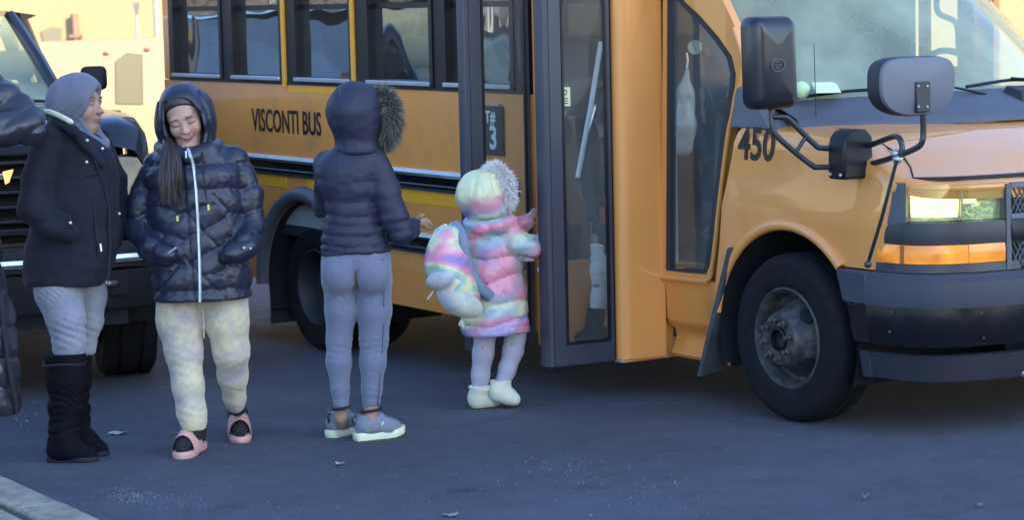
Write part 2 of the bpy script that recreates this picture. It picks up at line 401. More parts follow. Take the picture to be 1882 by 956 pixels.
# ================================================================== the setting
def asphalt():
    m = bpy.data.materials.new('asphalt'); m.use_nodes = True; nt = m.node_tree; N = nt.nodes; L = nt.links; p = N['Principled BSDF']
    tc = N.new('ShaderNodeTexCoord'); co = tc.outputs['Object']
    def noise(s, d, r=0.6):
        n = N.new('ShaderNodeTexNoise'); n.inputs['Scale'].default_value = s; n.inputs['Detail'].default_value = d; n.inputs['Roughness'].default_value = r; L.new(co, n.inputs['Vector']); return n.outputs[0]
    def mr(src, a, b, c, d):
        r = N.new('ShaderNodeMapRange'); r.inputs[1].default_value = a; r.inputs[2].default_value = b; r.inputs[3].default_value = c; r.inputs[4].default_value = d; L.new(src, r.inputs[0]); return r.outputs[0]
    def mul(a, b):
        r = N.new('ShaderNodeMath'); r.operation = 'MULTIPLY'; L.new(a, r.inputs[0]); L.new(b, r.inputs[1]); return r.outputs[0]
    big = mr(noise(0.55, 5), 0.3, 0.7, 0.72, 1.28); mid = mr(noise(7, 6), 0.3, 0.7, 0.88, 1.12); fine = mr(noise(170, 3), 0.3, 0.7, 0.45, 1.7)
    vo = N.new('ShaderNodeTexVoronoi'); vo.inputs['Scale'].default_value = 95; L.new(co, vo.inputs['Vector'])
    vc = N.new('ShaderNodeSeparateColor'); L.new(vo.outputs['Color'], vc.inputs[0])
    peb = mul(mr(vo.outputs['Distance'], 0.0, 0.38, 1.0, 0.0), mr(vc.outputs[0], 0.93, 0.99, 0, 1))
    st = mr(noise(1.7, 4, 0.7), 0.60, 0.72, 1.0, 0.62); f = mul(mul(mul(big, mid), fine), st)
    mx = N.new('ShaderNodeMix'); mx.data_type = 'RGBA'; mx.blend_type = 'MULTIPLY'; mx.inputs[0].default_value = 1; mx.inputs[6].default_value = (0.066, 0.069, 0.085, 1); L.new(f, mx.inputs[7])
    m2 = N.new('ShaderNodeMix'); m2.data_type = 'RGBA'; L.new(peb, m2.inputs[0]); L.new(mx.outputs[2], m2.inputs[6]); m2.inputs[7].default_value = (0.26, 0.25, 0.23, 1)
    L.new(m2.outputs[2], p.inputs['Base Color']); L.new(mr(noise(3, 5), 0.3, 0.7, 0.72, 0.92), p.inputs['Roughness']); p.inputs['Specular IOR Level'].default_value = 0.35
    b = N.new('ShaderNodeBump'); b.inputs['Distance'].default_value = 0.004; L.new(noise(190, 3), b.inputs['Height']); L.new(b.outputs[0], p.inputs['Normal'])
    return m
M_asphalt = asphalt()
M_concrete = pm('kerb_concrete', (0.29, 0.255, 0.19), 0.85, var=0.18, vscale=5, bump=0.003, bscale=90, col2=(0.18, 0.16, 0.12), mixscale=9)
M_dirt = pm('joint_dirt', (0.075, 0.065, 0.045), 0.95, col2=(0.05, 0.062, 0.03), mixscale=40, bump=0.006, bscale=120)
rows = [[(x, y, 0.0) for y in (-60, -10, 0, 5, 10, 15, 20, 30, 60, 400)] for x in (-300, -40, -10, -3, 0, 3, 10, 40, 300)]
tag(MB().grid(rows).build('road', M_asphalt, smooth=False), kind='structure')
# kerb and sidewalk at the near left, running parallel to the bus
KD = np.array([0.466, -0.885, 0.0]); KN = np.array([-0.885, -0.466, 0.0]); KP = ground(0, 870, 0.11); KP[2] = 0
kerb = tag(empty('kerb', tuple(KP)), kind='structure')
def ks_mesh(name, length, w0, w1, z0, z1, mat):
    mb = MB(); q = [KN*w0, KN*w0+KD*length, KN*w1+KD*length, KN*w1]
    mb.hexa([tuple(p+np.array([0, 0, z0])) for p in q], [tuple(p+np.array([0, 0, z1])) for p in q])
    me = mb.build(name, mat, None, smooth=False, bevel=0.012); return me
first = None
for i in range(-6, 12):
    if first is None: o = ks_mesh('kerb_stone', 1.19, 0.0, 0.17, -0.05, 0.11, M_concrete); first = o
    else: o = first.copy(); COL.objects.link(o)
    o.parent = kerb; o.location = tuple(KD*(i*1.2-0.4))+tuple() if False else tuple(KD*(i*1.2-0.4)); o.location.z = random.uniform(-0.004, 0.002)
walk = tag(empty('sidewalk', tuple(KP)), kind='structure')
first = None
for i in range(-5, 9):
    for j in range(2):
        if first is None: o = ks_mesh('paving_slab', 1.485, 0.215, 1.70, -0.05, 0.105, M_concrete); first = o
        else: o = first.copy(); COL.objects.link(o)
        o.parent = walk; o.location = tuple(KD*(i*1.5-0.9)+KN*(j*1.5)); o.location.z = random.uniform(-0.004, 0.004)
mb = MB(); q = [KN*0.12, KN*0.12+KD*22, KN*6+KD*22, KN*6]; q = [p+KP-KD*9 for p in q]
mb.hexa([(*p[:2], -0.05) for p in q], [(*p[:2], 0.088) for p in q]); tag(mb.build('ground', M_dirt, smooth=False), kind='structure')
# weeds in the joint behind the kerb
mb = MB()
for i in range(420):
    t = random.uniform(-2.2, 3.5); w = random.gauss(0.192, 0.012)
    if (math.sin(t*5)+math.sin(t*13+1)) < random.uniform(-1.2, 1.4): continue
    p = KP+KD*t+KN*w; a = random.uniform(0, 6.28); h = random.uniform(0.008, 0.03); l = random.uniform(0.006, 0.02)
    d = np.array([math.cos(a), math.sin(a), 0]); e = np.array([-d[1], d[0], 0])*0.0022
    b = p+np.array([0, 0, 0.088]); mb.add([tuple(b-e), tuple(b+e), tuple(b+d*l+np.array([0, 0, h]))], [(0, 1, 2)])
tag(mb.build('weeds', pm('weed_green', (0.07, 0.085, 0.03), 0.8, var=0.3), smooth=False, recalc=False), 'low weeds and moss in the joint behind the kerb', 'weeds', kind='stuff')

# ---- far sunlit building across the end of the street
M_stucco = pm('cream_stucco', (0.41, 0.295, 0.155), 0.9, var=0.06, vscale=0.8, bump=0.004, bscale=30)
M_trim = pm('pale_trim', (0.42, 0.305, 0.16), 0.8, var=0.05)
M_farglass = pm('far_window_glass', (0.21, 0.18, 0.11), 0.2, spec=0.6)
YB = 36.0
far = empty('stucco_building', (0, YB, 0), 'long cream stucco building in full sun behind the bus', 'building')
MB().box((-26, 0, 0), (26, 9, 11)).build('wall', M_stucco, far, smooth=False)
for x in np.arange(-24, 25, 4.0):
    MB().box((x-0.22, -0.10, 0), (x+0.22, -0.003, 10.6)).build('pilaster', M_trim, far, smooth=False, bevel=0.02)
MB().box((-26.1, -0.25, 10.6), (26.1, -0.002, 11.2)).build('cornice', M_trim, far, smooth=False, bevel=0.03)
MB().box((-26.05, -0.07, 0.0), (26.05, -0.002, 0.5)).build('plinth', M_trim, far, smooth=False)
for x in np.arange(-22, 23, 4.0):
    for z in (5.3, 8.3):
        w = empty('window', (x, 0, z)); w.parent = far
        MB().box((-0.5, -0.012, -0.9), (0.5, -0.004, 0.9)).build('pane', M_farglass, w, smooth=False)
        mb = MB(); mb.ring([(-0.6, -0.05, -1.0), (0.6, -0.05, -1.0), (0.6, -0.05, 1.0), (-0.6, -0.05, 1.0)], [(-0.5, -0.05, -0.9), (0.5, -0.05, -0.9), (0.5, -0.05, 0.9), (-0.5, -0.05, 0.9)], (0, 0.047, 0)); mb.build('frame', M_trim, w, smooth=False)
# the little hooded window that shows left of the pole
p = atY(94, 66, YB-0.05)
w = empty('window', (p[0], 0, p[2])); w.parent = far
mb = MB(); hw, hh = 0.15, 0.14
arch = [(-hw*0.75, -0.03, -hh), (hw*0.9, -0.03, -hh*0.6), (hw, -0.03, hh*0.85), (0.0, -0.03, hh), (-hw, -0.03, hh*0.55)]
mb.prism(arch, (0, 0.025, 0)).build('pane', M_farglass, w, smooth=False)
pp = atY(137, 65, YB-0.2)
mb = MB(); mb.tube([(pp[0], -0.12, 0), (pp[0], -0.12, pp[2]+0.32)], 0.055, 12); mb.box((pp[0]-0.08, -0.2, pp[2]-0.03), (pp[0]+0.08, -0.003, pp[2]+0.02))
mb.build('downpipe', pm('rust_downpipe', (0.26, 0.16, 0.11), 0.7, var=0.2), far)

# ---- pole with a hanging sign in front of it
pp = atY(251, 30, 30.0)
pole = empty('sign_post', (pp[0], 30.0, 0), 'thin post with a small wedge sign before the sunlit building', 'sign post')
M_galv = pm('galvanised', (0.42, 0.42, 0.40), 0.45, metal=0.8, var=0.15)
MB().tube([(0, 0, 0), (0, 0, pp[2]+0.1)], 0.016, 10).build('post', M_galv, pole)
MB().prism([(-0.04, -0.02, pp[2]+0.17), (0.045, -0.02, pp[2]+0.17), (0.02, -0.02, pp[2]+0.02), (-0.012, -0.02, pp[2]+0.02)], (0, 0.03, 0)).build('sign_plate', pm('sign_back', (0.16, 0.17, 0.13), 0.6), pole, smooth=False)
q = atY(292, 115, 30.6)
cone = empty('utility_pole', (q[0], 30.6, 0), 'pale green utility pole at the rear edge of the bus', 'pole')
MB().tube([(0, 0, 0), (0, 0, 7.5)], [0.04, 0.035], 12).build('shaft', pm('pale_green_paint', (0.35, 0.42, 0.28), 0.6, var=0.15), cone)
MB().lathe([(0.0, 0.02), (0.10, 0.02), (0.09, 0.06), (0.05, 0.08)], (0, 0, 0), (0, 0, 1), 16).build('base_flange', M_galv, cone)

# ---- white van standing crosswise in the sun behind the black truck
vx = atY(240, 155, 23.0)
wv = empty('white_van', (vx[0], 23.0, 0), 'white van parked crosswise in the sun behind the black truck', 'van')
M_vanw = pm('van_white', (0.42, 0.30, 0.158), 0.6, coat=0.1, var=0.03, bump2=0.002, bscale2=2)
M_rub = pm('tyre_rubber', (0.0095, 0.0095, 0.011), 0.8, spec=0.18, var=0.25, vscale=20, bump=0.001, bscale=150, rvar=0.1)
# side profile, X forward (to the right), extruded along Y
prof = [(-2.9, 0.42), (2.35, 0.42), (2.45, 0.62), (2.40, 1.02), (2.05, 1.16), (1.45, 1.30), (0.85, 1.93), (0.55, 2.0), (-2.75, 2.0), (-2.93, 1.85)]
mb = MB(); rr = []
for y, ins in ((0.0, 0.16), (0.02, 0.06), (0.08, 0.0), (1.82, 0.0), (1.88, 0.06), (1.9, 0.16)):
    rr.append([(x*(1-ins*0.05), y, z if z < 1.0 else z-ins*0.4) for x, z in prof])
mb.grid(rr, closed_v=True); n = len(prof); mb.f.append(tuple(range(n-1, -1, -1))); mb.f.append(tuple(range(5*n, 6*n)))
mb.build('body', M_vanw, wv, angle=30)
wind = [(-0.13, 1.40), (0.10, 1.385), (0.115, 1.83), (-0.02, 1.85), (-0.115, 1.78)]
M_vang = pm('van_window_glass', (0.21, 0.18, 0.11), 0.2, spec=0.7)
mb = MB(); mb.prism([(x, -0.012, z) for x, z in wind], (0, 0.01, 0)); mb.build('side_window', M_vang, wv, smooth=False)
mb = MB(); mb.ring([(x*1.12, -0.014, (z-1.6)*1.05+1.6) for x, z in wind], [(x, -0.014, z) for x, z in wind], (0, 0.013, 0)); mb.build('window_frame', pm('van_seal', (0.17, 0.15, 0.11), 0.6), wv, smooth=False)
mb = MB(); mb.prism([(0.62, -0.012, 1.36), (1.28, -0.012, 1.36), (0.84, -0.012, 1.82), (0.62, -0.012, 1.82)], (0, 0.01, 0)); mb.build('side_window', M_vang, wv, smooth=False)
for px_, py_ in ((195, 97), (270, 90)):
    q = atY(px_, py_, 22.98)
    MB().ball((q[0]-vx[0], -0.01, q[2]), (0.032, 0.012, 0.02)).build('marker_lamp', pm('red_lens', (0.30, 0.12, 0.07), 0.2, coat=0.5), wv)
for x in (-1.9, 1.5):
    for y in (0.10, 1.80):
        w = empty('wheel', (x, y, 0.36)); w.parent = wv
        MB().lathe([(0.20, -0.1), (0.33, -0.11), (0.36, -0.08), (0.36, 0.08), (0.33, 0.11), (0.20, 0.1)], (0, 0, 0), (0, 1, 0), 28).build('tyre', M_rub, w)
        MB().lathe([(0.0, -0.05), (0.1, -0.06), (0.18, -0.04), (0.205, -0.09)], (0, 0, 0), (0, 1, 0), 24).build('rim', M_galv, w)
mb = MB().box((2.30, -0.01, 0.45), (2.52, 1.91, 0.68)); mb.build('bumper', pm('van_bumper', (0.1, 0.1, 0.1), 0.6), wv, bevel=0.03)

# ---- the houses beside the sidewalk (seen mirrored in the bus) and an unseen tall block added behind the viewer to shade the street
M_sidingA = pm('pale_siding', (0.42, 0.42, 0.42), 0.7, var=0.08, vscale=1.5)
M_sidingB = pm('buff_siding', (0.36, 0.30, 0.25), 0.7, var=0.08, vscale=1.5)
M_roof = pm('roof_shingle', (0.06, 0.055, 0.055), 0.9, var=0.3, vscale=12)
M_houseglass = pm('house_glass', (0.02, 0.025, 0.03), 0.05, spec=0.7)
M_whitep = pm('white_paint', (0.7, 0.7, 0.7), 0.5, var=0.04)
hang = math.atan2(KD[1], KD[0])
def house(t0, length, depth, h, mat, lab):
    p = BN*4.2+np.array([0.53, -0.845, 0])*t0
    r = empty('clapboard_house', (p[0], p[1], 0), lab, 'house'); r.rotation_euler.z = hang
    # local x along the street, local -y is away from it (the facade looks to +y)
    mb = MB(); nb = int(h/0.16)
    pts = [(0, 0, 0)]
    for k in range(nb):
        z0, z1 = k*h/nb, (k+1)*h/nb
        mb.hexa([(0, -0.02, z0), (length, -0.02, z0), (length, 0.022, z0), (0, 0.022, z0)], [(0, -0.02, z1), (length, -0.02, z1), (length, 0.004, z1), (0, 0.004, z1)])
    mb.build('siding', mat, r, smooth=False)
    MB().box((0.003, -depth, 0), (length-0.003, -0.021, h)).build('wall', mat, r, smooth=False)
    MB().prism([(-0.3, 0.35, h-0.05), (-0.3, -depth/2, h+2.2), (-0.3, -depth-0.35, h-0.05)], (length+0.6, 0, 0)).build('roof', M_roof, r, smooth=False)
    for fl in range(2):
        for x in np.arange(1.4, length-0.8, 2.1):
            z = 1.0+fl*2.8; w = empty('window', (x, 0.022, z)); w.parent = r
            MB().box((-0.45, 0.0, 0), (0.45, 0.012, 1.5)).build('pane', M_houseglass, w, smooth=False)
            mb = MB(); mb.ring([(-0.56, 0, -0.1), (0.56, 0, -0.1), (0.56, 0, 1.6), (-0.56, 0, 1.6)], [(-0.45, 0, 0), (0.45, 0, 0), (0.45, 0, 1.5), (-0.45, 0, 1.5)], (0, 0.05, 0)); mb.box((-0.45, 0.013, 0.73), (0.45, 0.04, 0.78)); mb.build('frame', M_whitep, w, smooth=False)
    return r
house(-53, 13.0, 8, 6.0, M_sidingA, 'grey clapboard house further up the sidewalk, mirrored in the bus windows')
house(-38.5, 12.0, 8, 6.2, M_sidingB, 'buff clapboard house nearer the viewer, mirrored in the bus side')
tb = empty('apartment_block', (12, -26, 0), 'tall brick apartment block behind the viewer, shading the street', 'building')
M_brick = pm('brick_red', (0.26, 0.15, 0.11), 0.85, var=0.15, vscale=3)
HB = 24.7
MB().box((8.5, -12, 0), (21, 0, HB)).build('wall', M_brick, tb, smooth=False)  # added mass, sized to shade the street yet leave sky open beside it
MB().box((8.3, -12.2, HB), (21.2, 0.2, HB+0.5)).build('parapet', M_concrete, tb, smooth=False)
mb = MB().box((-0.7, 0.003, 0), (0.7, 0.02, 1.6)); pane0 = None
for fl in range(8):
    for x in np.arange(10.2, 21, 3.0):
        if pane0 is None: pane0 = mb.build('window', M_houseglass, tb, smooth=False); o = pane0
        else: o = pane0.copy(); COL.objects.link(o); o.parent = tb
        o.location = (x, 0, 1.2+fl*3.0)
# ================================================================== the school bus
M_yel = pm('bus_yellow', (0.80, 0.31, 0.07), 0.42, spec=0.5, coat=1.0, coat_rough=0.04, var=0.05, vscale=1.3, bump2=0.0016, bscale2=1.6, rvar=0.08)
M_yeld = pm('bus_yellow_road_grime', (0.78, 0.285, 0.06), 0.45, coat=0.9, coat_rough=0.1, var=0.07, vscale=2.5, col2=(0.34, 0.19, 0.09), mixscale=3.0, mixlo=0.55, mixhi=0.85, bump2=0.003, bscale2=1.6)
M_blk = pm('satin_black', (0.008, 0.008, 0.011), 0.42, spec=0.35, var=0.2, vscale=8, rvar=0.1)
M_blkg = pm('gloss_black', (0.006, 0.006, 0.008), 0.22, coat=0.2, var=0.1, rvar=0.08)
M_rubber = pm('black_rubber', (0.022, 0.022, 0.026), 0.6, var=0.2, vscale=10, bump=0.0008, bscale=120)
M_greyp = pm('bumper_grey_plastic', (0.046, 0.047, 0.060), 0.6, spec=0.35, var=0.12, vscale=5, bump=0.0006, bscale=220)
M_doorf = pm('door_frame_grey', (0.042, 0.043, 0.060), 0.45, var=0.1, vscale=4)
M_alu = pm('window_aluminium', (0.45, 0.46, 0.50), 0.35, metal=0.6, var=0.1)
M_tape = pm('yellow_reflective_tape', (0.85, 0.37, 0.03), 0.35, var=0.08, vscale=20)
M_wtape = pm('rail_edge_white', (0.62, 0.63, 0.62), 0.5, var=0.12, vscale=9)
M_int = pm('interior_grey', (0.10, 0.10, 0.105), 0.7, var=0.15)
M_intd = pm('interior_dark_vinyl', (0.028, 0.030, 0.034), 0.55, var=0.2, bump=0.001, bscale=60)
M_intl = pm('interior_light_panel', (0.34, 0.34, 0.33), 0.6, var=0.1)
M_white = pm('white_plastic', (0.68, 0.68, 0.66), 0.4, var=0.05)
M_steel = pm('stainless_rail', (0.55, 0.55, 0.56), 0.3, metal=0.9, var=0.05)
M_rim = pm('dull_steel_rim', (0.036, 0.037, 0.046), 0.65, metal=0.2, var=0.25, vscale=14, col2=(0.09, 0.075, 0.065), mixscale=22)
M_text = pm('lettering_black', (0.010, 0.010, 0.012), 0.35)
M_dirt2 = pm('dusty_flap', (0.055, 0.056, 0.062), 0.85, var=0.4, vscale=9, bump=0.002, bscale=40)
M_rubdark = pm('hole_dark', (0.004, 0.004, 0.005), 0.9)
G_side = glass('bus_side_glass', (0.22, 0.23, 0.23), 1.0, ior=3.9, wav=0.012, dust=0.03)
G_far = glass('bus_far_glass', (0.035, 0.038, 0.04), 1.0, ior=1.5)
G_door = glass('door_glass', (0.80, 0.83, 0.82), 0.9, ior=1.75, wav=0.003, dust=0.09)  # slight painted haze lightens the view through the door panes
G_wind = glass('windshield_glass', (0.70, 0.80, 0.70), 1.0, ior=1.75, dust=0.34, dcol=(0.68, 0.74, 0.50))  # greenish haze colour stands in for the bright sky veil
bus = empty('school_bus', (0, 0, 0), 'orange yellow school bus with its folding door open', 'bus'); bus.matrix_world = BUSM
REAR, WB = -6.11, -4.232
RW = -0.148
def strip(u0, u1, w0, w1, v0, v1): return MB().bbox(u0, u1, v0, v1, w0, w1)
def part(name, mb, mat, parent=bus, **k): return mb.build(name, mat, parent, **k)

# ---- kerb side wall below the windows, with the rear wheel arch cut out
def archw(u, uc, wc, R, base):
    d = R*R-(u-uc)**2
    return max(base, wc+math.sqrt(d)) if d > 0 else base
us = sorted(set(list(np.linspace(REAR, -1.79, 48))+[WB+0.50*math.cos(t) for t in np.linspace(0, math.pi, 26)]))
def wall_grid(v, base=-0.143):
    return [[B(u, v, archw(u, WB, RW, 0.50, base)+(1.03-archw(u, WB, RW, 0.50, base))*t) for t in np.linspace(0, 1, 12)] for u in us]
mb = MB(); mb.grid(wall_grid(0.0)); part('side_wall', mb, M_yeld, angle=180)
part('inner_wall', MB().grid([[B(u, -0.05, w) for w in (0.2, 1.03)] for u in (REAR, -1.79)]), M_intl, smooth=False)
# far side, rear, roof, floor
part('far_wall', MB().bbox(REAR, -1.15, -2.40, -2.44, -0.143, 1.03), M_yel, smooth=False)
part('rear_wall', MB().bbox(REAR+0.002, REAR+0.05, -0.05, -2.39, -0.143, 1.03).bbox(REAR+0.002, REAR+0.05, -0.05, -0.5, 1.03, 1.9).bbox(REAR+0.002, REAR+0.05, -1.9, -2.39, 1.03, 1.9), M_yel, smooth=False)
part('rear_window', MB().grid([[B(REAR+0.03, v, w) for w in (1.03, 1.9)] for v in (-0.5, -1.9)]), G_far, smooth=False)
part('rear_door_post', MB().bbox(REAR+0.003, REAR+0.06, -0.86, -0.98, 1.031, 1.9).bbox(REAR+0.003, REAR+0.06, -1.46, -1.58, 1.031, 1.9), M_blk, smooth=False)
prof = [(0.0, 1.80), (-0.003, 1.92), (-0.05, 2.06), (-0.16, 2.16), (-0.5, 2.22), (-1.22, 2.25), (-1.94, 2.22), (-2.28, 2.16), (-2.39, 2.06), (-2.437, 1.92), (-2.44, 1.80)]
part('roof', MB().grid([[B(u, v, w) for v, w in prof] for u in np.linspace(REAR, -1.0, 12)]), M_yel, angle=50)
part('ceiling', MB().bbox(REAR+0.05, -1.0, -0.05, -2.39, 1.88, 1.90), M_intl, smooth=False)
part('floor', MB().bbox(REAR+0.05, -1.77, -0.05, -2.39, 0.14, 0.20).bbox(-1.77, -0.2, -0.80, -2.20, 0.14, 0.199), M_intd, smooth=False)
part('underbody', MB().bbox(-5.9, -1.9, -0.45, -2.0, -0.05, 0.12).bbox(-5.9, 0.6, -0.85, -1.0, -0.12, 0.0).bbox(-5.9, 0.6, -1.45, -1.6, -0.12, 0.0), M_blk, smooth=False)
part('fuel_tank', MB().bbox(-3.55, -2.0, -0.30, -0.84, -0.19, -0.06), M_rubdark, bevel=0.04)  # added block that keeps light from under the bus
part('engine_pan', MB().bbox(-0.9, 0.45, -0.62, -1.84, -0.20, 0.02), M_rubdark, bevel=0.04)  # added mass that darkens the gap below the nose
part('front_axle', MB().tube([B(0.0, -0.35, -0.02), B(0.0, -2.1, -0.02)], 0.06, 10), M_rubdark)  # put in with the tank to cut light underneath
part('rear_axle', MB().tube([B(WB, -0.5, RW), B(WB, -1.95, RW)], 0.08, 10), M_rubdark)  # likewise added to darken the underside
# ---- rub rails with pale upper edges, reflective tape
for nm, w0, w1, a, b in (('rub_rail', 0.511, 0.592, REAR, -1.93), ('rub_rail', 0.172, 0.252, -3.70, -1.83)):
    pr = [(0.0, w0), (0.022, w0+0.004), (0.026, w0+0.016), (0.012, w0+0.022), (0.012, w1-0.022), (0.026, w1-0.016), (0.022, w1-0.004), (0.0, w1)]
    o = part(nm, MB().prism([B(a, v, w) for v, w in pr], (b-a, 0, 0)), M_blkg, angle=30)
    part('rail_edge', MB().prism([B(a, v, w) for v, w in ((0.0, w1+0.001), (0.024, w1-0.002), (0.020, w1+0.014), (0.0, w1+0.017))], (b-a, 0, 0)), M_wtape, parent=o, smooth=False)
    part('rail_lip', MB().prism([B(a, v, w) for v, w in ((0.0, w0-0.014), (0.020, w0-0.012), (0.024, w0+0.001), (0.0, w0-0.001))], (b-a, 0, 0)), M_doorf, parent=o, smooth=False)
for a, b, w0, w1 in ((REAR+0.1, -4.45, 0.425, 0.494), (-4.19, -1.96, 0.425, 0.494), (-4.40, -3.80, 0.985, 1.018)):
    part('reflective_stripe', MB().bbox(a, b, 0.0, 0.003, w0, w1), M_tape, smooth=False)
for u in (-3.05, -5.0):
    part('panel_seam', MB().bbox(u-0.004, u+0.004, 0.0, 0.0025, -0.14, 0.16), M_yeld, smooth=False)
# ---- window band
W0, W1 = 1.062, 1.72
wins = [(-5.93, -5.27), (-5.09, -4.47), (-4.27, -3.63), (-3.42, -2.76), (-2.60, -1.975)]
edges = [REAR+0.1]+[x for a, b in wins for x in (a-0.03, b+0.03)]+[-1.80]
for i in range(0, len(edges), 2):
    a, b = edges[i], edges[i+1]
    part('window_pillar', MB().bbox(a, b, -0.055, 0.004, 1.031, 1.80), M_blk, smooth=False)
part('corner_post', MB().bbox(REAR, REAR+0.099, -0.06, 0.0, 1.031, 1.80), M_yel, bevel=0.01)
part('window_header', MB().bbox(REAR+0.1, -1.80, -0.056, 0.0045, W1+0.03, 1.81), M_blk, smooth=False)
part('window_rail', MB().bbox(REAR+0.1, -1.90, -0.054, 0.010, 1.029, W0-0.022), M_blk, smooth=False)
for u0, u1 in ((-4.437, -4.400), (-3.606, -3.570)):
    part('yellow_post', MB().bbox(u0, u1, 0.004, 0.016, 1.012, 1.80), M_tape, smooth=False)
for a, b in wins:
    w = empty('window', (0, 0, 0)); w.parent = bus
    R4 = lambda e, v: [B(a-0.03+e, v, W0-0.02+e), B(b+0.03-e, v, W0-0.02+e), B(b+0.03-e, v, W1+0.03-e), B(a-0.03+e, v, W1+0.03-e)]
    part('frame', MB().ring(R4(0.0, 0.012), R4(0.034, 0.012), (0, 0.075, 0)), M_blk, parent=w, smooth=False)
    part('sill', MB().bbox(a-0.01, b+0.01, 0.012, 0.028, W0-0.012, W0+0.012), M_alu, parent=w, bevel=0.004)
    part('pane', MB().grid([[B(u, -0.038, z) for z in (W0-0.01, W1+0.02)] for u in (a-0.02, b+0.02)]), G_side, parent=w, smooth=False)
    part('sash_bar', MB().bbox(a-0.01, b+0.01, -0.052, -0.030, 1.46, 1.49), M_blk, parent=w, smooth=False)
# far side windows
edges = [REAR]+[x for a, b in wins for x in (a-0.02, b+0.02)]+[-1.74]
for i in range(0, len(edges), 2):
    part('far_pillar', MB().bbox(edges[i], edges[i+1], -2.44, -2.40, 1.031, 1.80), M_blk, smooth=False)
part('far_header', MB().bbox(REAR, -1.74, -2.44, -2.40, 1.45, 1.80).bbox(-1.739, -1.12, -2.44, -2.40, 1.50, 1.80), M_blk, smooth=False)
part('driver_window_post', MB().bbox(-1.37, -1.12, -2.44, -2.40, 1.09, 1.499).bbox(-1.739, -1.15, -2.439, -2.401, 1.031, 1.089), M_yel, smooth=False)
for a, b in wins:
    part('far_pane', MB().grid([[B(u, -2.42, z) for z in (1.03, 1.45)] for u in (a-0.02, b+0.02)]), G_far, smooth=False)
# seats
def seat(u, v0, v1):
    s = empty('seat', (0, 0, 0)); s.parent = bus
    pr = [(0.0, 0.62), (-0.10, 1.22), (-0.13, 1.26), (-0.17, 1.26), (-0.20, 1.22), (-0.13, 0.60)]
    part('backrest', MB().prism([B(u+x, v0, z) for x, z in pr], (0, -(v1-v0), 0)), M_intd, parent=s, bevel=0.02)
    part('cushion', MB().bbox(u-0.05, u+0.40, v0, v1, 0.50, 0.62), M_intd, parent=s, bevel=0.03)
    part('leg', MB().bbox(u+0.05, u+0.09, v0-0.05, v1+0.05, 0.20, 0.50), M_steel, parent=s, smooth=False)
for u in (-5.6, -4.85, -4.1, -3.35, -2.6):
    seat(u, -0.12, -0.98); seat(u, -1.45, -2.32)
part('barrier', MB().bbox(-1.80, -1.765, -0.06, -0.95, 0.205, 1.10), M_intd, bevel=0.015)
part('barrier', MB().bbox(-1.80, -1.765, -1.45, -2.3, 0.205, 1.10), M_intd, bevel=0.015)
# ---- route number plate
pl = part('route_plate', MB().bbox(-2.32, -2.055, 0.0, 0.016, 0.715, 0.965), M_blk, bevel=0.006)
def busM(u, v, w): x, y, z = B(u, v, w); return Matrix(((1, 0, 0, x), (0, 0, -1, y), (0, 1, 0, z), (0, 0, 0, 1)))
text_mesh('route_heading', 'RT#', M_white, pl, 0.085, busM(-2.262, 0.0175, 0.880), width=0.95, bold=0.002)
text_mesh('route_number', '3', M_white, pl, 0.165, busM(-2.18, 0.0175, 0.750), width=0.95, bold=0.004)
part('plate_clip', MB().bbox(-2.15, -2.08, 0.002, 0.022, 0.966, 0.978), M_alu, parent=pl, smooth=False)
# ---- lettering on the side
text_mesh('company_name', 'VISCONTI BUS', M_text, bus, 0.190, busM(-4.872, 0.004, 0.748), width=0.71, bold=0.002, track=1.0)
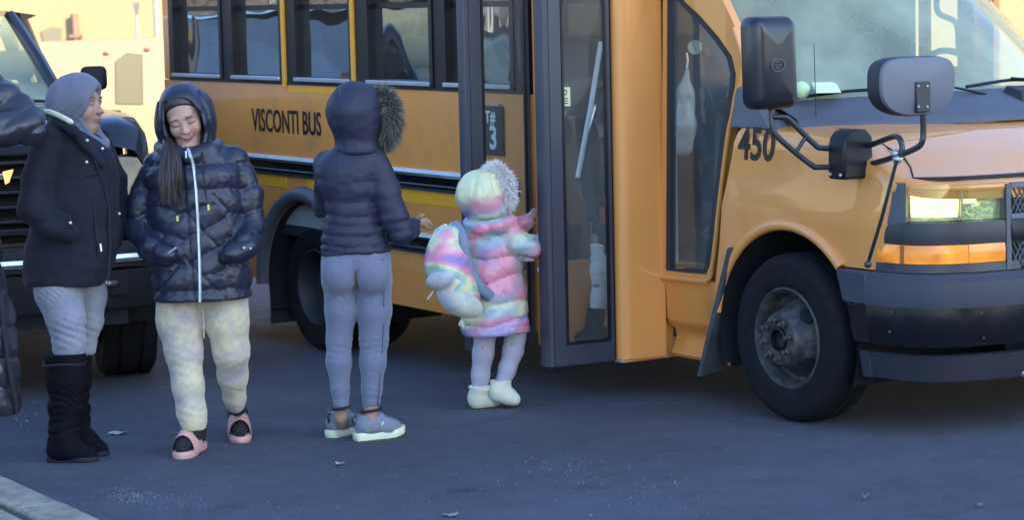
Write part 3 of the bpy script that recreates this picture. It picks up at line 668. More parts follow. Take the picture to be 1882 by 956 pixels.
# ---- wheels
def wheel(name, u, v, w, dished, R=0.372, outer=1):
    r = empty(name, B(u, v, w)); r.parent = bus
    ax = (0, -outer, 0)      # outward
    t = MB().lathe([(0.205, -0.225), (0.30, -0.232), (0.352, -0.215), (0.368, -0.19), (R, -0.165), (R, -0.140), (R-0.008, -0.137), (R-0.008, -0.130), (R, -0.127), (R, -0.098), (R-0.008, -0.095), (R-0.008, -0.088), (R, -0.085),
                         (R, -0.060), (0.368, -0.035), (0.354, -0.012), (0.335, -0.002), (0.31, 0.003), (0.30, 0.0005), (0.29, 0.003), (0.26, 0.004), (0.236, -0.002), (0.222, -0.012)], (0, 0, 0), ax, 64)
    t.build('tyre', M_rub, r, angle=35)
    if dished:
        rim = MB().lathe([(0.226, -0.010), (0.216, -0.004), (0.207, -0.014), (0.195, -0.05), (0.185, -0.11), (0.17, -0.125), (0.12, -0.120), (0.10, -0.10), (0.09, -0.06), (0.0, -0.055)], (0, 0, 0), ax, 48)
        rim.build('rim', pm('dark_dual_rim', (0.02, 0.02, 0.023), 0.6, var=0.2), r, angle=35)
    else:
        rim = MB().lathe([(0.226, -0.010), (0.217, -0.003), (0.210, -0.010), (0.200, -0.030), (0.192, -0.075), (0.178, -0.085), (0.150, -0.060), (0.128, -0.005), (0.116, 0.030), (0.108, 0.036), (0.060, 0.036), (0.052, 0.030)], (0, 0, 0), ax, 48)
        rm = rim.build('rim', M_rim, r, angle=35)
        MB().lathe([(0.052, 0.030), (0.050, 0.042), (0.044, 0.044), (0.042, 0.020), (0.0, 0.015)], (0, 0, 0), ax, 24).build('hub_bore', M_blk, r, angle=35)
        for k in range(8):
            a = k*math.pi/4+0.2; c = np.array([0.085*math.cos(a), 0, 0.085*math.sin(a)])
            MB().lathe([(0.017, 0.034), (0.017, 0.052), (0.012, 0.056), (0.011, 0.072), (0.007, 0.076), (0.0, 0.076)], c, ax, 6).build('lug_nut', pm('lug_rust', (0.085, 0.068, 0.058), 0.6, metal=0.4, var=0.3, vscale=40) if k == 0 else bpy.data.materials['lug_rust'], r, angle=30)
        for k in range(4):
            a = math.pi/4+k*math.pi/2; n_ = np.array([math.cos(a)*0.75, -0.66, math.sin(a)*0.75]); c = np.array([math.cos(a)*0.146, 0.040, math.sin(a)*0.146])
            h = MB(); t1 = np.array([-math.sin(a), 0, math.cos(a)]); t2 = np.cross(n_, t1); t2 /= np.linalg.norm(t2)
            h.prism([c+n_*0.012+t1*0.036*math.cos(b)+t2*0.030*math.sin(b) for b in np.linspace(0, 2*math.pi, 16, endpoint=False)], -n_*0.02); h.build('hand_hole', M_rubdark, r, smooth=False)  # near-black disc on the rim, painted for the shade inside an opening
    return r
wheel('front_wheel', 0, -0.12, 0, False)
wheel('front_wheel', 0, -2.32, 0, True, outer=-1)
wheel('rear_wheel', WB, -0.045, RW, True); wheel('rear_wheel', WB, -0.30, RW, True)
wheel('rear_wheel', WB, -2.36, RW, True, outer=-1)
def arc_flare(name, uc, wc, R, r, v, a0, a1, mat, squash=1.0, lip=0.05):
    rows = []
    for a in np.linspace(a0, a1, 34):
        c, s = math.cos(a), math.sin(a); row = []
        for dr, dv in ((r*1.15, -0.02), (r*1.0, 0.008), (r*0.72, 0.8*lip), (r*0.3, lip), (-r*0.25, lip*0.9), (-r*0.55, lip*0.55), (-r*0.6, -0.03)):
            row.append(B(uc+(R+dr)*c, v+dv, wc+(R+dr)*s*squash))
        rows.append(row)
    return part(name, MB().grid(rows), mat, angle=60)
arc_flare('wheel_arch_flare', WB, RW, 0.535, 0.055, 0.0, rad(-2), rad(182), pm('flare_rubber', (0.085, 0.088, 0.098), 0.55, var=0.15, bump=0.0008, bscale=80), lip=0.055)
def well(uc, wc, R, v0, v1):
    rows = [[B(uc+R*math.cos(a), v, wc+R*math.sin(a)) for v in (v0, v1)] for a in np.linspace(rad(-20), rad(200), 26)]
    mb = MB().grid(rows); mb.grid([[B(uc+R*math.cos(a)*t, v1, wc+R*math.sin(a)*t) for t in (0.1, 1)] for a in np.linspace(rad(-20), rad(200), 26)]); return part('wheel_well', mb, M_rubdark, smooth=False)
well(WB, RW, 0.495, 0.0, -0.62)
part('mud_flap', MB().hexa([B(-4.77, -0.02, -0.41), B(-4.74, -0.02, -0.41), B(-4.74, -0.55, -0.41), B(-4.77, -0.55, -0.41)], [B(-4.75, -0.02, 0.10), B(-4.72, -0.02, 0.10), B(-4.72, -0.55, 0.10), B(-4.75, -0.55, 0.10)]), M_rubber, bevel=0.006)

# ---- door opening: posts, steps, header
part('door_post', MB().bbox(-1.79, -1.725, -0.06, 0.003, -0.21, 1.85), M_yel, bevel=0.008)
part('door_header', MB().bbox(-1.724, -1.125, -0.06, 0.002, 1.70, 1.85), M_yel, smooth=False)
part('step', MB().bbox(-1.755, -1.08, -0.01, -0.30, -0.225, -0.20), M_intl, bevel=0.008)
part('step', MB().bbox(-1.755, -1.08, -0.29, -0.55, -0.02, 0.005), M_intl, bevel=0.008)
part('step_riser', MB().bbox(-1.755, -1.08, -0.30, -0.32, -0.20, -0.02).bbox(-1.755, -1.08, -0.55, -0.57, 0.005, 0.2), M_yel, smooth=False)
part('step_wall', MB().bbox(-1.765, -1.757, -0.06, -0.80, -0.22, 0.20).bbox(-1.085, -1.075, -0.02, -0.80, -0.22, 0.20), M_yeld, smooth=False)
part('step_floor', MB().bbox(-1.757, -1.0, -0.56, -0.80, 0.14, 0.2), M_intd, smooth=False)
# the forward-facing shoulder of the wide body
sh = [(-1.125, -0.05), (-1.125, -0.004), (-1.118, 0.0), (-1.100, -0.002), (-1.080, -0.014), (-1.068, -0.034), (-1.062, -0.06), (-1.046, -0.16), (-1.038, -0.235)]
part('body_shoulder', MB().grid([[B(u, v, w) for u, v in sh] for w in np.linspace(-0.205, 2.05, 24)]), M_yel, angle=60)
part('far_shoulder', MB().grid([[B(u, -2.44-v, w) for u, v in sh] for w in np.linspace(-0.205, 2.05, 4)]), M_yel, angle=60)
part('door_jamb', MB().bbox(-1.150, -1.124, -0.05, 0.010, -0.205, 1.72), M_blk, smooth=False)
# ---- door leaves, swung outwards
def leaf(name, hu, hv, fu, fv, w0, w1, thick, seal_u):
    d = empty(name, (0, 0, 0)); d.parent = bus
    h = np.array([hu, hv]); f = np.array([fu, fv]); t = (f-h)/np.linalg.norm(f-h); n2 = np.array([-t[1], t[0]]); Lh = np.linalg.norm(f-h)
    if n2[0] < 0: n2 = -n2                        # points forward
    def P(s, o, w): q = h+t*s+n2*o; return B(q[0], q[1], w)
    O = [P(0, 0, w0), P(Lh, 0, w0), P(Lh, 0, w1), P(0, 0, w1)]; I = [P(0.020, 0, w0+0.10), P(Lh-0.065, 0, w0+0.10), P(Lh-0.065, 0, w1-0.1), P(0.020, 0, w1-0.1)]
    nv = -n2*thick; D = (nv[0], -nv[1], 0)
    part('frame', MB().ring(O, I, D), M_doorf, parent=d, bevel=0.004)
    G = [P(0.015, -thick/2, w0+0.095), P(Lh-0.06, -thick/2, w0+0.095), P(Lh-0.06, -thick/2, w1-0.095), P(0.015, -thick/2, w1-0.095)]
    mb = MB(); mb.add(G, [(0, 1, 2, 3)]); part('pane', mb, G_door, parent=d, smooth=False)
    e0 = I; e1 = [P(0.028, 0, w0+0.112), P(Lh-0.077, 0, w0+0.112), P(Lh-0.077, 0, w1-0.112), P(0.028, 0, w1-0.112)]
    part('glazing_seal', MB().ring([tuple(np.array(p)+np.array((n2[0]*0.003, -n2[1]*0.003, 0))) for p in e0], [tuple(np.array(p)+np.array((n2[0]*0.003, -n2[1]*0.003, 0))) for p in e1], (n2[0]*-0.02, n2[1]*0.02, 0)), M_blk, parent=d, smooth=False)
    # thick rubber nosing along the free edge
    pr = [P(Lh+0.002, -thick-0.0, w0), P(Lh+0.002, 0.004, w0), P(Lh+0.028, 0.0, w0), P(Lh+0.034, -0.02, w0), P(Lh+0.030, -seal_u, w0), P(Lh+0.008, -seal_u-0.006, w0)]
    part('rubber_nosing', MB().prism(pr, (0, 0, w1-w0)), M_doorf, parent=d, bevel=0.004)
    return d, P, Lh
fl, FP, FL = leaf('door_leaf', -1.106, 0.014, -1.135, 0.335, -0.215, 1.68, 0.035, 0.088)
rl, RP, RL = leaf('door_leaf', -1.800, 0.012, -1.830, 0.335, -0.215, 1.68, 0.035, 0.075)
# notice sticker on the front leaf
s0 = bside(1048, 178, 0.26)
st = MB(); zc = s0[2]
sp = lambda s, z: FP(s, 0.002, z)
q = [sp(0.215, zc-0.042), sp(0.265, zc-0.042), sp(0.265, zc+0.042), sp(0.215, zc+0.042)]
# place the sticker on the glass near the free edge
stk = part('notice_sticker', MB().prism([FP(0.262, -0.012, zc-0.044), FP(0.208, -0.012, zc-0.044), FP(0.208, -0.012, zc+0.044), FP(0.262, -0.012, zc+0.044)], (0.002, 0, 0)), pm('sticker_pale', (0.62, 0.66, 0.40), 0.6), parent=fl, smooth=False)
mb = MB(); O_, I_ = [], []
for a in np.linspace(0, 2*math.pi, 14, endpoint=False):
    O_.append(FP(0.235+0.010*math.cos(a), -0.0085, zc+0.020+0.014*math.sin(a))); I_.append(FP(0.235+0.006*math.cos(a), -0.0085, zc+0.020+0.009*math.sin(a)))
mb.ring(O_, I_, (0.001, 0, 0))
for k, hw in enumerate((0.014, 0.011, 0.016)):
    z = zc-0.008-0.011*k; mb.prism([FP(0.235+hw, -0.0085, z-0.0022), FP(0.235-hw, -0.0085, z-0.0022), FP(0.235-hw, -0.0085, z+0.0022), FP(0.235+hw, -0.0085, z+0.0022)], (0.001, 0, 0))
part('sticker_print', mb, M_text, parent=stk, smooth=False)
# handle latch at the leaf edge, grab rails inside the doorway
lp = bside(994, 498, 0.06)
part('door_latch', MB().ball(B(*lp), (0.022, 0.02, 0.022)), M_alu)
def atv(x, y, v): return B(*bside(x, y, v))
part('grab_rail', MB().tube([atv(1104, 78, -0.30), atv(1102, 92, -0.28), atv(1085, 200, -0.16), atv(1062, 326, -0.10)], 0.013, 10), M_white)
part('grab_rail', MB().tube([atv(1118, 145, -0.35), atv(1092, 200, -0.25), atv(1080, 240, -0.2)], 0.009, 8), M_steel)
part('step_bracket', MB().hexa([atv(1062, 552, -0.30), atv(1115, 552, -0.42), atv(1115, 552, -0.44), atv(1062, 552, -0.33)], [atv(1062, 532, -0.30), atv(1115, 532, -0.42), atv(1115, 532, -0.44), atv(1062, 532, -0.33)]), M_white, smooth=False)

# ---- cab shell beside the doorway, with the tall side window
VC = -0.22
inner = [(1224, 497), (1260, 501), (1296, 504), (1305, 480), (1311, 440), (1315, 400), (1320, 355), (1327, 300), (1334, 240), (1341, 205), (1348, 165), (1350, 135), (1343, 103), (1318, 67), (1284, 28), (1256, 2), (1242, -30), (1227, -110), (1226, 100), (1225, 300)]
outer = [(1214, 507), (1260, 512), (1303, 516), (1312, 487), (1318, 445), (1322, 405), (1327, 360), (1334, 303), (1342, 243), (1349, 210), (1356, 170), (1364, 138), (1368, 103), (1352, 50), (1330, 3), (1310, -45), (1290, -110), (1219, -170), (1218, 100), (1216, 300)]
P_ = lambda lst, v: [B(*bside(x, y, v)) for x, y in lst]
part('cab_side_panel', MB().ring(P_(outer, VC), P_(inner, VC), (0, 0.04, 0)), M_yel, angle=30)
cx_, cy_ = 1285, 260
def shrink(lst, d):
    out = []; n = len(lst)
    for i in range(n):
        a = np.array(lst[i-1], float); b = np.array(lst[(i+1) % n], float); t = b-a; t /= np.linalg.norm(t); nn = np.array([t[1], -t[0]])
        p = np.array(lst[i], float)
        out.append(tuple(p+nn*d))
    return out
inn2 = shrink(inner, 8.0)
part('window_seal', MB().ring(P_(inner, VC+0.006), P_(inn2, VC+0.006), (0, 0.03, 0)), M_rubber, angle=30)
mb = MB(); g = P_(inn2, VC-0.012); mb.add(g, [tuple(range(len(g)))]); part('cab_window', mb, G_door, smooth=False)
part('panel_lip', MB().tube(smooth_path([np.array(B(*bside(x-3, y, VC+0.006))) for x, y in outer[1:14]], 4), 0.012, 8), M_yel)
part('ledge_lip', MB().tube([B(*bside(1216, 509, VC+0.004)), B(*bside(1260, 514, VC+0.004)), B(*bside(1300, 518, VC+0.002))], 0.014, 8), M_yel)
low = [(-0.222, 0.185), (-0.238, 0.12), (-0.243, -0.02), (-0.256, -0.05), (-0.292, -0.075), (-0.300, -0.11), (-0.285, -0.155), (-0.262, -0.19), (-0.27, -0.205)]
part('cab_lower_panel', MB().grid([[B(u, v, w) for v, w in low] for u in np.linspace(-1.04, -0.58, 12)]), M_yeld, angle=60)
wp_ = bside(1233, 300, -0.28)[0]; part('window_post', MB().bbox(wp_-0.022, wp_+0.022, -0.275, -0.30, 0.24, 1.15), M_white, smooth=False)
part('interior_ledge', MB().bbox(-1.03, -0.62, -0.262, -0.40, 0.20, 0.225), M_yeld, smooth=False)
part('cab_firewall', MB().bbox(-0.52, -0.49, -0.26, -2.18, -0.1, 0.93), M_intd, smooth=False)
part('cab_floor', MB().bbox(-1.07, -0.5, -0.30, -2.2, -0.12, -0.08), M_intd, smooth=False)
# far cab side with the driver's window opening
part('far_cab_side', MB().bbox(-1.03, 0.45, -2.24, -2.27, -0.2, 0.93).bbox(-1.45, -1.385, -2.20, -2.23, 0.9, 1.7).bbox(-1.03, -0.93, -2.24, -2.27, 0.93, 1.7), M_yel, smooth=False)
# ---- hood and fenders: one loft around the nose
def uf(v): return 0.45+0.48*(1-min(1.0, abs(v+1.22)/1.07)**4)**0.25
side_u = list(np.linspace(-0.60, 0.42, 26))
cor_v = [-1.22+1.07*math.cos(t) for t in np.linspace(0.0, math.pi/2, 22)]
Cb = [(u, -0.15) for u in side_u]+[(uf(v), v) for v in cor_v]
Cb = Cb+[(u, -2.44-v) for u, v in reversed(Cb[:-1])]
def wedge(u): return float(np.interp(u, [-0.7, -0.4, 0.0, 0.3, 0.5, 0.66, 0.80, 0.93], [0.905, 0.905, 0.895, 0.868, 0.825, 0.742, 0.712, 0.700]))
def wcen(u): return float(np.interp(u, [-0.7, -0.2, 0.1, 0.4, 0.7, 0.90], [0.985, 0.975, 0.955, 0.905, 0.82, 0.715]))
rows = []
for u, v in Cb:
    uc = u if u < 0.3 else 0.3+(u-0.3)*0.93
    if u < -0.355: ut = -0.355
    else: ut = u
    row = []; we = wedge(u); onside = v > -0.16 or v < -2.28
    sgn = 1 if v > -1.22 else -1
    if onside:
        base = archw(u, -0.01, 0.0, 0.475, 0.16 if u < 0 else 0.345)
        for t in (0, 0.15, 0.3, 0.42, 0.55, 0.7, 0.85, 0.95):
            w = base+(we-0.030-base)*t; bul = 0.016*math.exp(-((w-0.56)/0.10)**2)+0.004*math.sin((w-0.3)*4)
            row.append(B(max(u, float(np.interp(w, [0.16, 0.2, 0.48, 0.93], [-0.545, -0.535, -0.475, -0.355]))), v+sgn*bul, w))
    else:
        for t in (0, 0.15, 0.3, 0.42, 0.55, 0.7, 0.85, 0.95): row.append(B(u-0.010, v, we-0.060+0.035*t))
    for e, dw in ((0.005, -0.014), (0.022, -0.002), (0.06, 0.004), (0.12, 0.012)):
        q = np.array([ut, v])*(1-e)+np.array([max(uc, -0.355)-0.02, -1.22])*e; row.append(B(q[0], q[1], we+dw))
    for e in (0.25, 0.4, 0.6, 0.8, 1.0):
        q = np.array([u, v])*(1-e)+np.array([min(uc, 0.84), -1.22])*e
        row.append(B(q[0], q[1], we+0.012+(wcen(q[0])-we-0.012)*math.sin((e-0.12)/0.88*math.pi/2)))
    rows.append(row)
part('hood_and_fenders', MB().grid(rows), M_yel, angle=70)
# hood cut line
hl = [(1508, 226), (1556, 240), (1621, 264), (1641, 276), (1662, 290), (1674, 308), (1679, 328)]
def on_hood(px, py, lift=0.004):
    best = None
    for u in np.linspace(-0.3, 0.93, 200):
        q = bfront(px, py, u)
        if q[1] > -0.15: continue
        we = wedge(u); edge = -0.15 if u < 0.45 else -1.22+1.07*(1-min(1, (u-0.45)/0.48)**4)**0.25
        e = (edge-q[1])/max(1e-3, edge+1.22)
        if e < 0: continue
        h = we+0.012+(wcen(u)-we-0.012)*math.sin(max(0, (e-0.12))/0.88*math.pi/2) if e > 0.12 else float(np.interp(e, [0, 0.006, 0.025, 0.06, 0.12], [we-0.045, we-0.018, we-0.004, we+0.004, we+0.012]))
        err = abs(h-q[2])
        if best is None or err < best[0]: best = (err, q[0], q[1], h+lift)
    return np.array(B(*best[1:]))
part('hood_gap', MB().tube([on_hood(x, y, 0.0) for x, y in hl], 0.0035, 6), M_blk)
arc_flare('fender_lip', -0.01, 0.0, 0.490, 0.032, -0.150, rad(43), rad(172), M_yel, lip=0.030)
well(-0.01, 0.0, 0.47, -0.135, -0.62)
part('fender_mud_flap', MB().hexa([B(-0.645, -0.115, -0.245), B(-0.615, -0.115, -0.245), B(-0.615, -0.42, -0.20), B(-0.645, -0.42, -0.20)], [B(-0.40, -0.115, 0.37), B(-0.37, -0.115, 0.37), B(-0.37, -0.42, 0.37), B(-0.40, -0.42, 0.37)]), M_dirt2, bevel=0.006)
part('flap_bolt', MB().ball(B(-0.50, -0.20, 0.14), 0.010).ball(B(-0.545, -0.28, 0.03), 0.010), M_alu)
text_mesh('fleet_number', '450', M_text, bus, 0.205, busM(-0.352, -0.1440, 0.772), width=0.84, bold=0.0045, shear=0.14)
# dark corner piece and cowl at the base of the windshield
def ws(t, s):   # windshield surface, t 0..1 across (right to left), s 0..1 up
    v = -0.27-1.90*t; bow = 1-(2*t-1)**2
    u = -0.34+0.44*bow-0.74*s+0.04*bow*s; w = 1.005+0.035*bow+0.66*s
    v = v*(1-s)+(-0.37-1.70*t)*s
    return np.array(B(u, v, w))
part('windshield', MB().grid([[ws(t, s) for s in np.linspace(0, 1, 8)] for t in np.linspace(0, 1, 24)]), G_wind, angle=180)
M_cowl = pm('cowl_plastic', (0.085, 0.088, 0.105), 0.5, var=0.12, vscale=6)
rows = []
for t in np.linspace(-0.03, 1.03, 26):
    a = ws(min(1, max(0, t)), 0.0); bow = max(0, 1-(2*t-1)**2)
    a = a+np.array([0, -(t if t < 0 else (t-1 if t > 1 else 0))*1.9, 0])
    f = a+np.array([0.20+0.05*bow, 0, -0.06-0.01*bow])
    rows.append([a+np.array([-0.05, 0, 0.014]), a+np.array([0.01, 0, 0.004]), a*0.5+f*0.5+np.array([0, 0, 0.008]), f, f+np.array([0.03, 0, -0.05])])
part('cowl', MB().grid(rows), M_cowl, angle=60)
part('cowl_corner', MB().hexa([B(-0.47, -0.195, 0.90), B(-0.16, -0.175, 0.90), B(-0.16, -0.30, 0.90), B(-0.47, -0.30, 0.90)], [B(-0.44, -0.205, 1.10), B(-0.30, -0.215, 0.985), B(-0.30, -0.32, 0.99), B(-0.44, -0.32, 1.10)]), M_cowl, bevel=0.01)
pil = [ws(0, s)+np.array([-0.012, -0.004, 0.0]) for s in np.linspace(0.0, 1, 8)]
part('pillar_trim', MB().grid([[p+np.array([0.016, 0.02, 0.012]), p+np.array([-0.004, -0.020, 0.008]), p+np.array([-0.055, -0.028, -0.02]), p+np.array([-0.085, -0.010, -0.045])] for p in pil]), M_cowl, angle=60)
pil = [ws(1, s) for s in np.linspace(0, 1, 6)]
part('pillar_trim', MB().grid([[p+np.array([0.016, -0.03, 0.012]), p+np.array([-0.02, 0.03, 0.005]), p+np.array([-0.09, 0.05, -0.045])] for p in pil]), M_yel, angle=60)
part('front_cap', MB().grid([[ws(t, 1)+np.array([0.0, 0, 0.0]), ws(t, 1)+np.array([0.03, 0, 0.04]), ws(t, 1)+np.array([-0.10, 0, 0.30]), ws(t, 1)+np.array([-0.35, 0, 0.56])] for t in np.linspace(-0.02, 1.02, 14)]), M_yel, angle=60)
# wipers
def wiper(pts, piv):
    w = empty('wiper', (0, 0, 0)); w.parent = bus
    MB().tube(smooth_path(pts, 4), 0.008, 6).build('blade', M_blk, w); MB().tube(smooth_path(piv, 4), 0.006, 6).build('arm', M_blk, w)
wiper([ws(0.035, 0.012)+(0.03, 0, 0.01), ws(0.16, 0.035)+(0.03, 0, 0.012), ws(0.31, 0.03)+(0.03, 0, 0.012)], [ws(0.46, -0.02)+(0.06, 0, 0.0), ws(0.36, 0.03)+(0.05, 0, 0.012), ws(0.2, 0.042)+(0.045, 0, 0.018)])
wiper([ws(0.43, 0.02)+(0.03, 0, 0.01), ws(0.58, 0.045)+(0.03, 0, 0.012), ws(0.70, 0.03)+(0.03, 0, 0.012)], [ws(0.86, -0.02)+(0.06, 0, 0.0), ws(0.72, 0.03)+(0.05, 0, 0.012), ws(0.58, 0.05)+(0.045, 0, 0.018)])
part('cowl_vent', MB().hexa([ws(0.52, 0)+(0.05, 0, -0.02), ws(0.52, 0)+(0.19, 0, -0.05), ws(0.66, 0)+(0.19, 0, -0.05), ws(0.66, 0)+(0.05, 0, -0.02)], [ws(0.53, 0)+(0.06, 0, 0.02), ws(0.53, 0)+(0.16, 0, 0.0), ws(0.66, 0)+(0.16, 0, 0.0), ws(0.66, 0)+(0.06, 0, 0.02)]), M_rubber, bevel=0.006)
ant = np.array(on_hood(1500, 230, 0.0))
part('antenna', MB().tube([ant, ant+(0, 0, 0.02), ant+(0, 0, 0.035)], [0.014, 0.010, 0.006], 8).tube([ant+(0, 0, 0.035), ant+(-0.01, 0, 0.36)], [0.003, 0.0016], 6), M_blk)
# dashboard, steering wheel, papers
rows = [[np.array(B(-0.10+0.30*(1-(2*t-1)**2)-0.28-0.10*k, -0.33-1.78*t, 1.0+0.012*k-0.02)) for k in range(4)]+[np.array(B(-0.75, -0.33-1.78*t, 0.95)), np.array(B(-0.78, -0.33-1.78*t, 0.55))] for t in np.linspace(0, 1, 14)]
part('dashboard', MB().grid(rows), pm('dash_beige', (0.30, 0.29, 0.25), 0.6, var=0.12), angle=50)
def wsp(px, py, up=0.0):
    best = None
    for u in np.linspace(-0.75, 0.1, 120):
        q = bfront(px, py, u)
        z = 1.0; e = abs(q[2]-z)
        if best is None or e < best[0]: best = (e, q)
    return best[1]
q = [bfront(1492, 152, -0.20), bfront(1536, 151, -0.20), bfront(1546, 170, -0.10), bfront(1499, 171, -0.10)]
part('paper_sheet', MB().prism([B(*p) for p in q], (0, 0, 0.003)), pm('paper_yellowish', (0.72, 0.74, 0.50), 0.8), smooth=False)
c = bfront(1473, 165, -0.18); part('dash_ornament', MB().ball(B(*c), (0.03, 0.045, 0.04)), pm('pale_green_plastic', (0.5, 0.66, 0.36), 0.5))
sw = empty('steering_wheel', (0, 0, 0)); sw.parent = bus
c = np.array(B(-0.92, -1.83, 1.02)); t1 = np.array([0, 1.0, 0]); t2 = np.array([-0.45, 0, 0.89])
sc = bfront(1735, 92, -0.80); ctr = np.array(B(*sc))-t2*0.20
MB().tube([ctr+0.20*(math.cos(a)*t1+math.sin(a)*t2) for a in np.linspace(0, 2*math.pi, 33)], 0.016, 8, caps=False).build('rim', M_int, sw)
MB().tube([ctr-t1*0.19, ctr, ctr+t1*0.19], 0.014, 6).build('spoke', M_int, sw)
ds = empty('driver_seat', (0, 0, 0)); ds.parent = bus
MB().hexa([B(-1.62, -1.60, 0.6), B(-1.50, -1.60, 0.6), B(-1.50, -2.1, 0.6), B(-1.62, -2.1, 0.6)], [B(-1.72, -1.62, 1.28), B(-1.62, -1.62, 1.28), B(-1.62, -2.08, 1.28), B(-1.72, -2.08, 1.28)]).build('backrest', M_int, ds, bevel=0.03)
MB().bbox(-1.60, -1.05, -1.60, -2.1, 0.48, 0.62).build('cushion', M_int, ds, bevel=0.03)
part('ceiling_mirror', MB().box(tuple(ws(0.52, 0.95)-np.array([0.30, 0.16, 0.12])), tuple(ws(0.52, 0.95)-np.array([0.27, -0.16, 0.0]))), M_blk, bevel=0.02)
# sunlit mirror of the far side, seen through the windshield
f0 = atv(1745, 20, -2.55); part('far_mirror_arm', MB().tube(smooth_path([np.array(atv(1722, -20, -2.5)), np.array(atv(1724, 22, -2.5)), np.array(atv(1757, 42, -2.5)), np.array(atv(1762, 95, -2.5))], 5), 0.016, 8), M_greyp)
# ---- nose: lamps, trims, grille, bumper, all wrapped along the plan curve of the nose
def wrap(v0, v1, w0, w1, off0, off1, n=24, depth=0.05, crown=0.0):
    rows = []
    for v in np.linspace(v0, v1, n):
        dv = 1e-3; a = np.array([uf(v-dv)-uf(v+dv), -2*dv]); tn = a/np.linalg.norm(a); nn = np.array([-tn[1], tn[0]])
        if nn[0] < 0: nn = -nn
        row = []
        for t in np.linspace(0, 1, 7):
            off = off0+(off1-off0)*t+crown*math.sin(t*math.pi); w = w0+(w1-w0)*t
            row.append(B(uf(v)+nn[0]*off, v+nn[1]*off, w))
        inner_ = [B(uf(v)+nn[0]*(off1-depth), v+nn[1]*(off1-depth), w1), B(uf(v)+nn[0]*(off0-depth), v+nn[1]*(off0-depth), w0)]
        rows.append(row+inner_)
    mb = MB().grid(rows, closed_v=True); k = 9
    mb.f.append(tuple(range(k-1, -1, -1))); mb.f.append(tuple(range((n-1)*k, n*k))); return mb
M_lens = glass('headlamp_lens', (0.86, 0.92, 0.80), 1.0, ior=1.5)
part('nose_panel', wrap(-0.151, -2.289, 0.30, 0.735, -0.045, -0.045, 60, 0.04), M_blk, angle=40)
M_trimd = pm('nose_dark_plastic', (0.022, 0.023, 0.030), 0.42, var=0.15)
hd = empty('headlamp', (0, 0, 0)); hd.parent = bus
part('housing', wrap(-0.1512, -0.178, 0.545, 0.716, 0.0, -0.004, 14, 0.03), M_cowl, parent=hd, angle=40)
part('lens', wrap(-0.179, -0.560, 0.556, 0.708, 0.004, -0.004, 18, 0.006), M_lens, parent=hd, angle=40)
part('reflector', wrap(-0.179, -0.560, 0.556, 0.708, -0.038, -0.038, 14, 0.004), pm('lamp_reflector', (0.62, 0.66, 0.55), 0.25, metal=0.55, bump=0.004, bscale=25), parent=hd, angle=40)
M_lit = pm('lit_headlamp', (0.9, 0.8, 0.55), 0.3, emit=(1.0, 0.74, 0.38), estr=0.62)
part('lit_bowl', wrap(-0.184, -0.345, 0.572, 0.700, -0.026, -0.018, 10, 0.012, crown=0.006), M_lit, parent=hd, angle=60)
part('lamp_divider', wrap(-0.353, -0.361, 0.558, 0.706, -0.006, -0.010, 3, 0.02), M_alu, parent=hd, angle=40)
part('small_bulb', wrap(-0.37, -0.43, 0.625, 0.650, -0.030, -0.030, 5, 0.01), M_lit, parent=hd, angle=60)
part('upper_trim', wrap(-0.1512, -0.62, 0.462, 0.552, 0.006, 0.002, 24, 0.05, crown=0.003), M_trimd, angle=40)
tl = empty('turn_lamp', (0, 0, 0)); tl.parent = bus
M_amb = bpy.data.materials.new('amber_lens'); M_amb.use_nodes = True
_N = M_amb.node_tree.nodes; _L = M_amb.node_tree.links; _p = _N['Principled BSDF']; _p.inputs['Base Color'].default_value = (0.75, 0.20, 0.02, 1); _p.inputs['Roughness'].default_value = 0.3; _p.inputs['Coat Weight'].default_value = 0.25
_tc = _N.new('ShaderNodeTexCoord'); _n = _N.new('ShaderNodeTexNoise'); _n.inputs['Scale'].default_value = 9; _n.inputs['Detail'].default_value = 2; _L.new(_tc.outputs['Object'], _n.inputs['Vector'])
_r = _N.new('ShaderNodeMapRange'); _r.inputs[1].default_value = 0.4; _r.inputs[2].default_value = 0.65; _r.inputs[3].default_value = 0.03; _r.inputs[4].default_value = 0.15; _L.new(_n.outputs[0], _r.inputs[0]); _L.new(_r.outputs[0], _p.inputs['Emission Strength']); _p.inputs['Emission Color'].default_value = (1.0, 0.45, 0.06, 1)
part('amber_lens', wrap(-0.1514, -0.375, 0.382, 0.458, 0.004, 0.002, 16, 0.02, crown=0.004), M_amb, parent=tl, angle=40)
part('amber_lens', wrap(-0.380, -0.548, 0.382, 0.458, 0.004, 0.002, 10, 0.02, crown=0.004), M_amb, parent=tl, angle=40)
part('lamp_rib', wrap(-0.170, -0.176, 0.384, 0.456, 0.008, 0.006, 3, 0.01), pm('amber_dark', (0.35, 0.10, 0.01), 0.3), parent=tl, angle=40)
part('lower_trim', wrap(-0.1512, -0.62, 0.345, 0.380, 0.010, 0.006, 24, 0.05), M_trimd, angle=40)
part('trim_post', wrap(-0.552, -0.575, 0.345, 0.70, 0.012, 0.006, 4, 0.05), M_cowl, angle=40)
part('grille_rim', wrap(-0.575, -1.9, 0.685, 0.705, 0.010, 0.004, 20, 0.05), M_cowl, angle=40)
part('grille_rim', wrap(-0.575, -1.9, 0.555, 0.575, 0.012, 0.008, 20, 0.05), M_cowl, angle=40)
part('grille_bar', wrap(-0.575, -1.9, 0.462, 0.5545, 0.012, 0.006, 20, 0.05, crown=0.008), M_blk, angle=40)
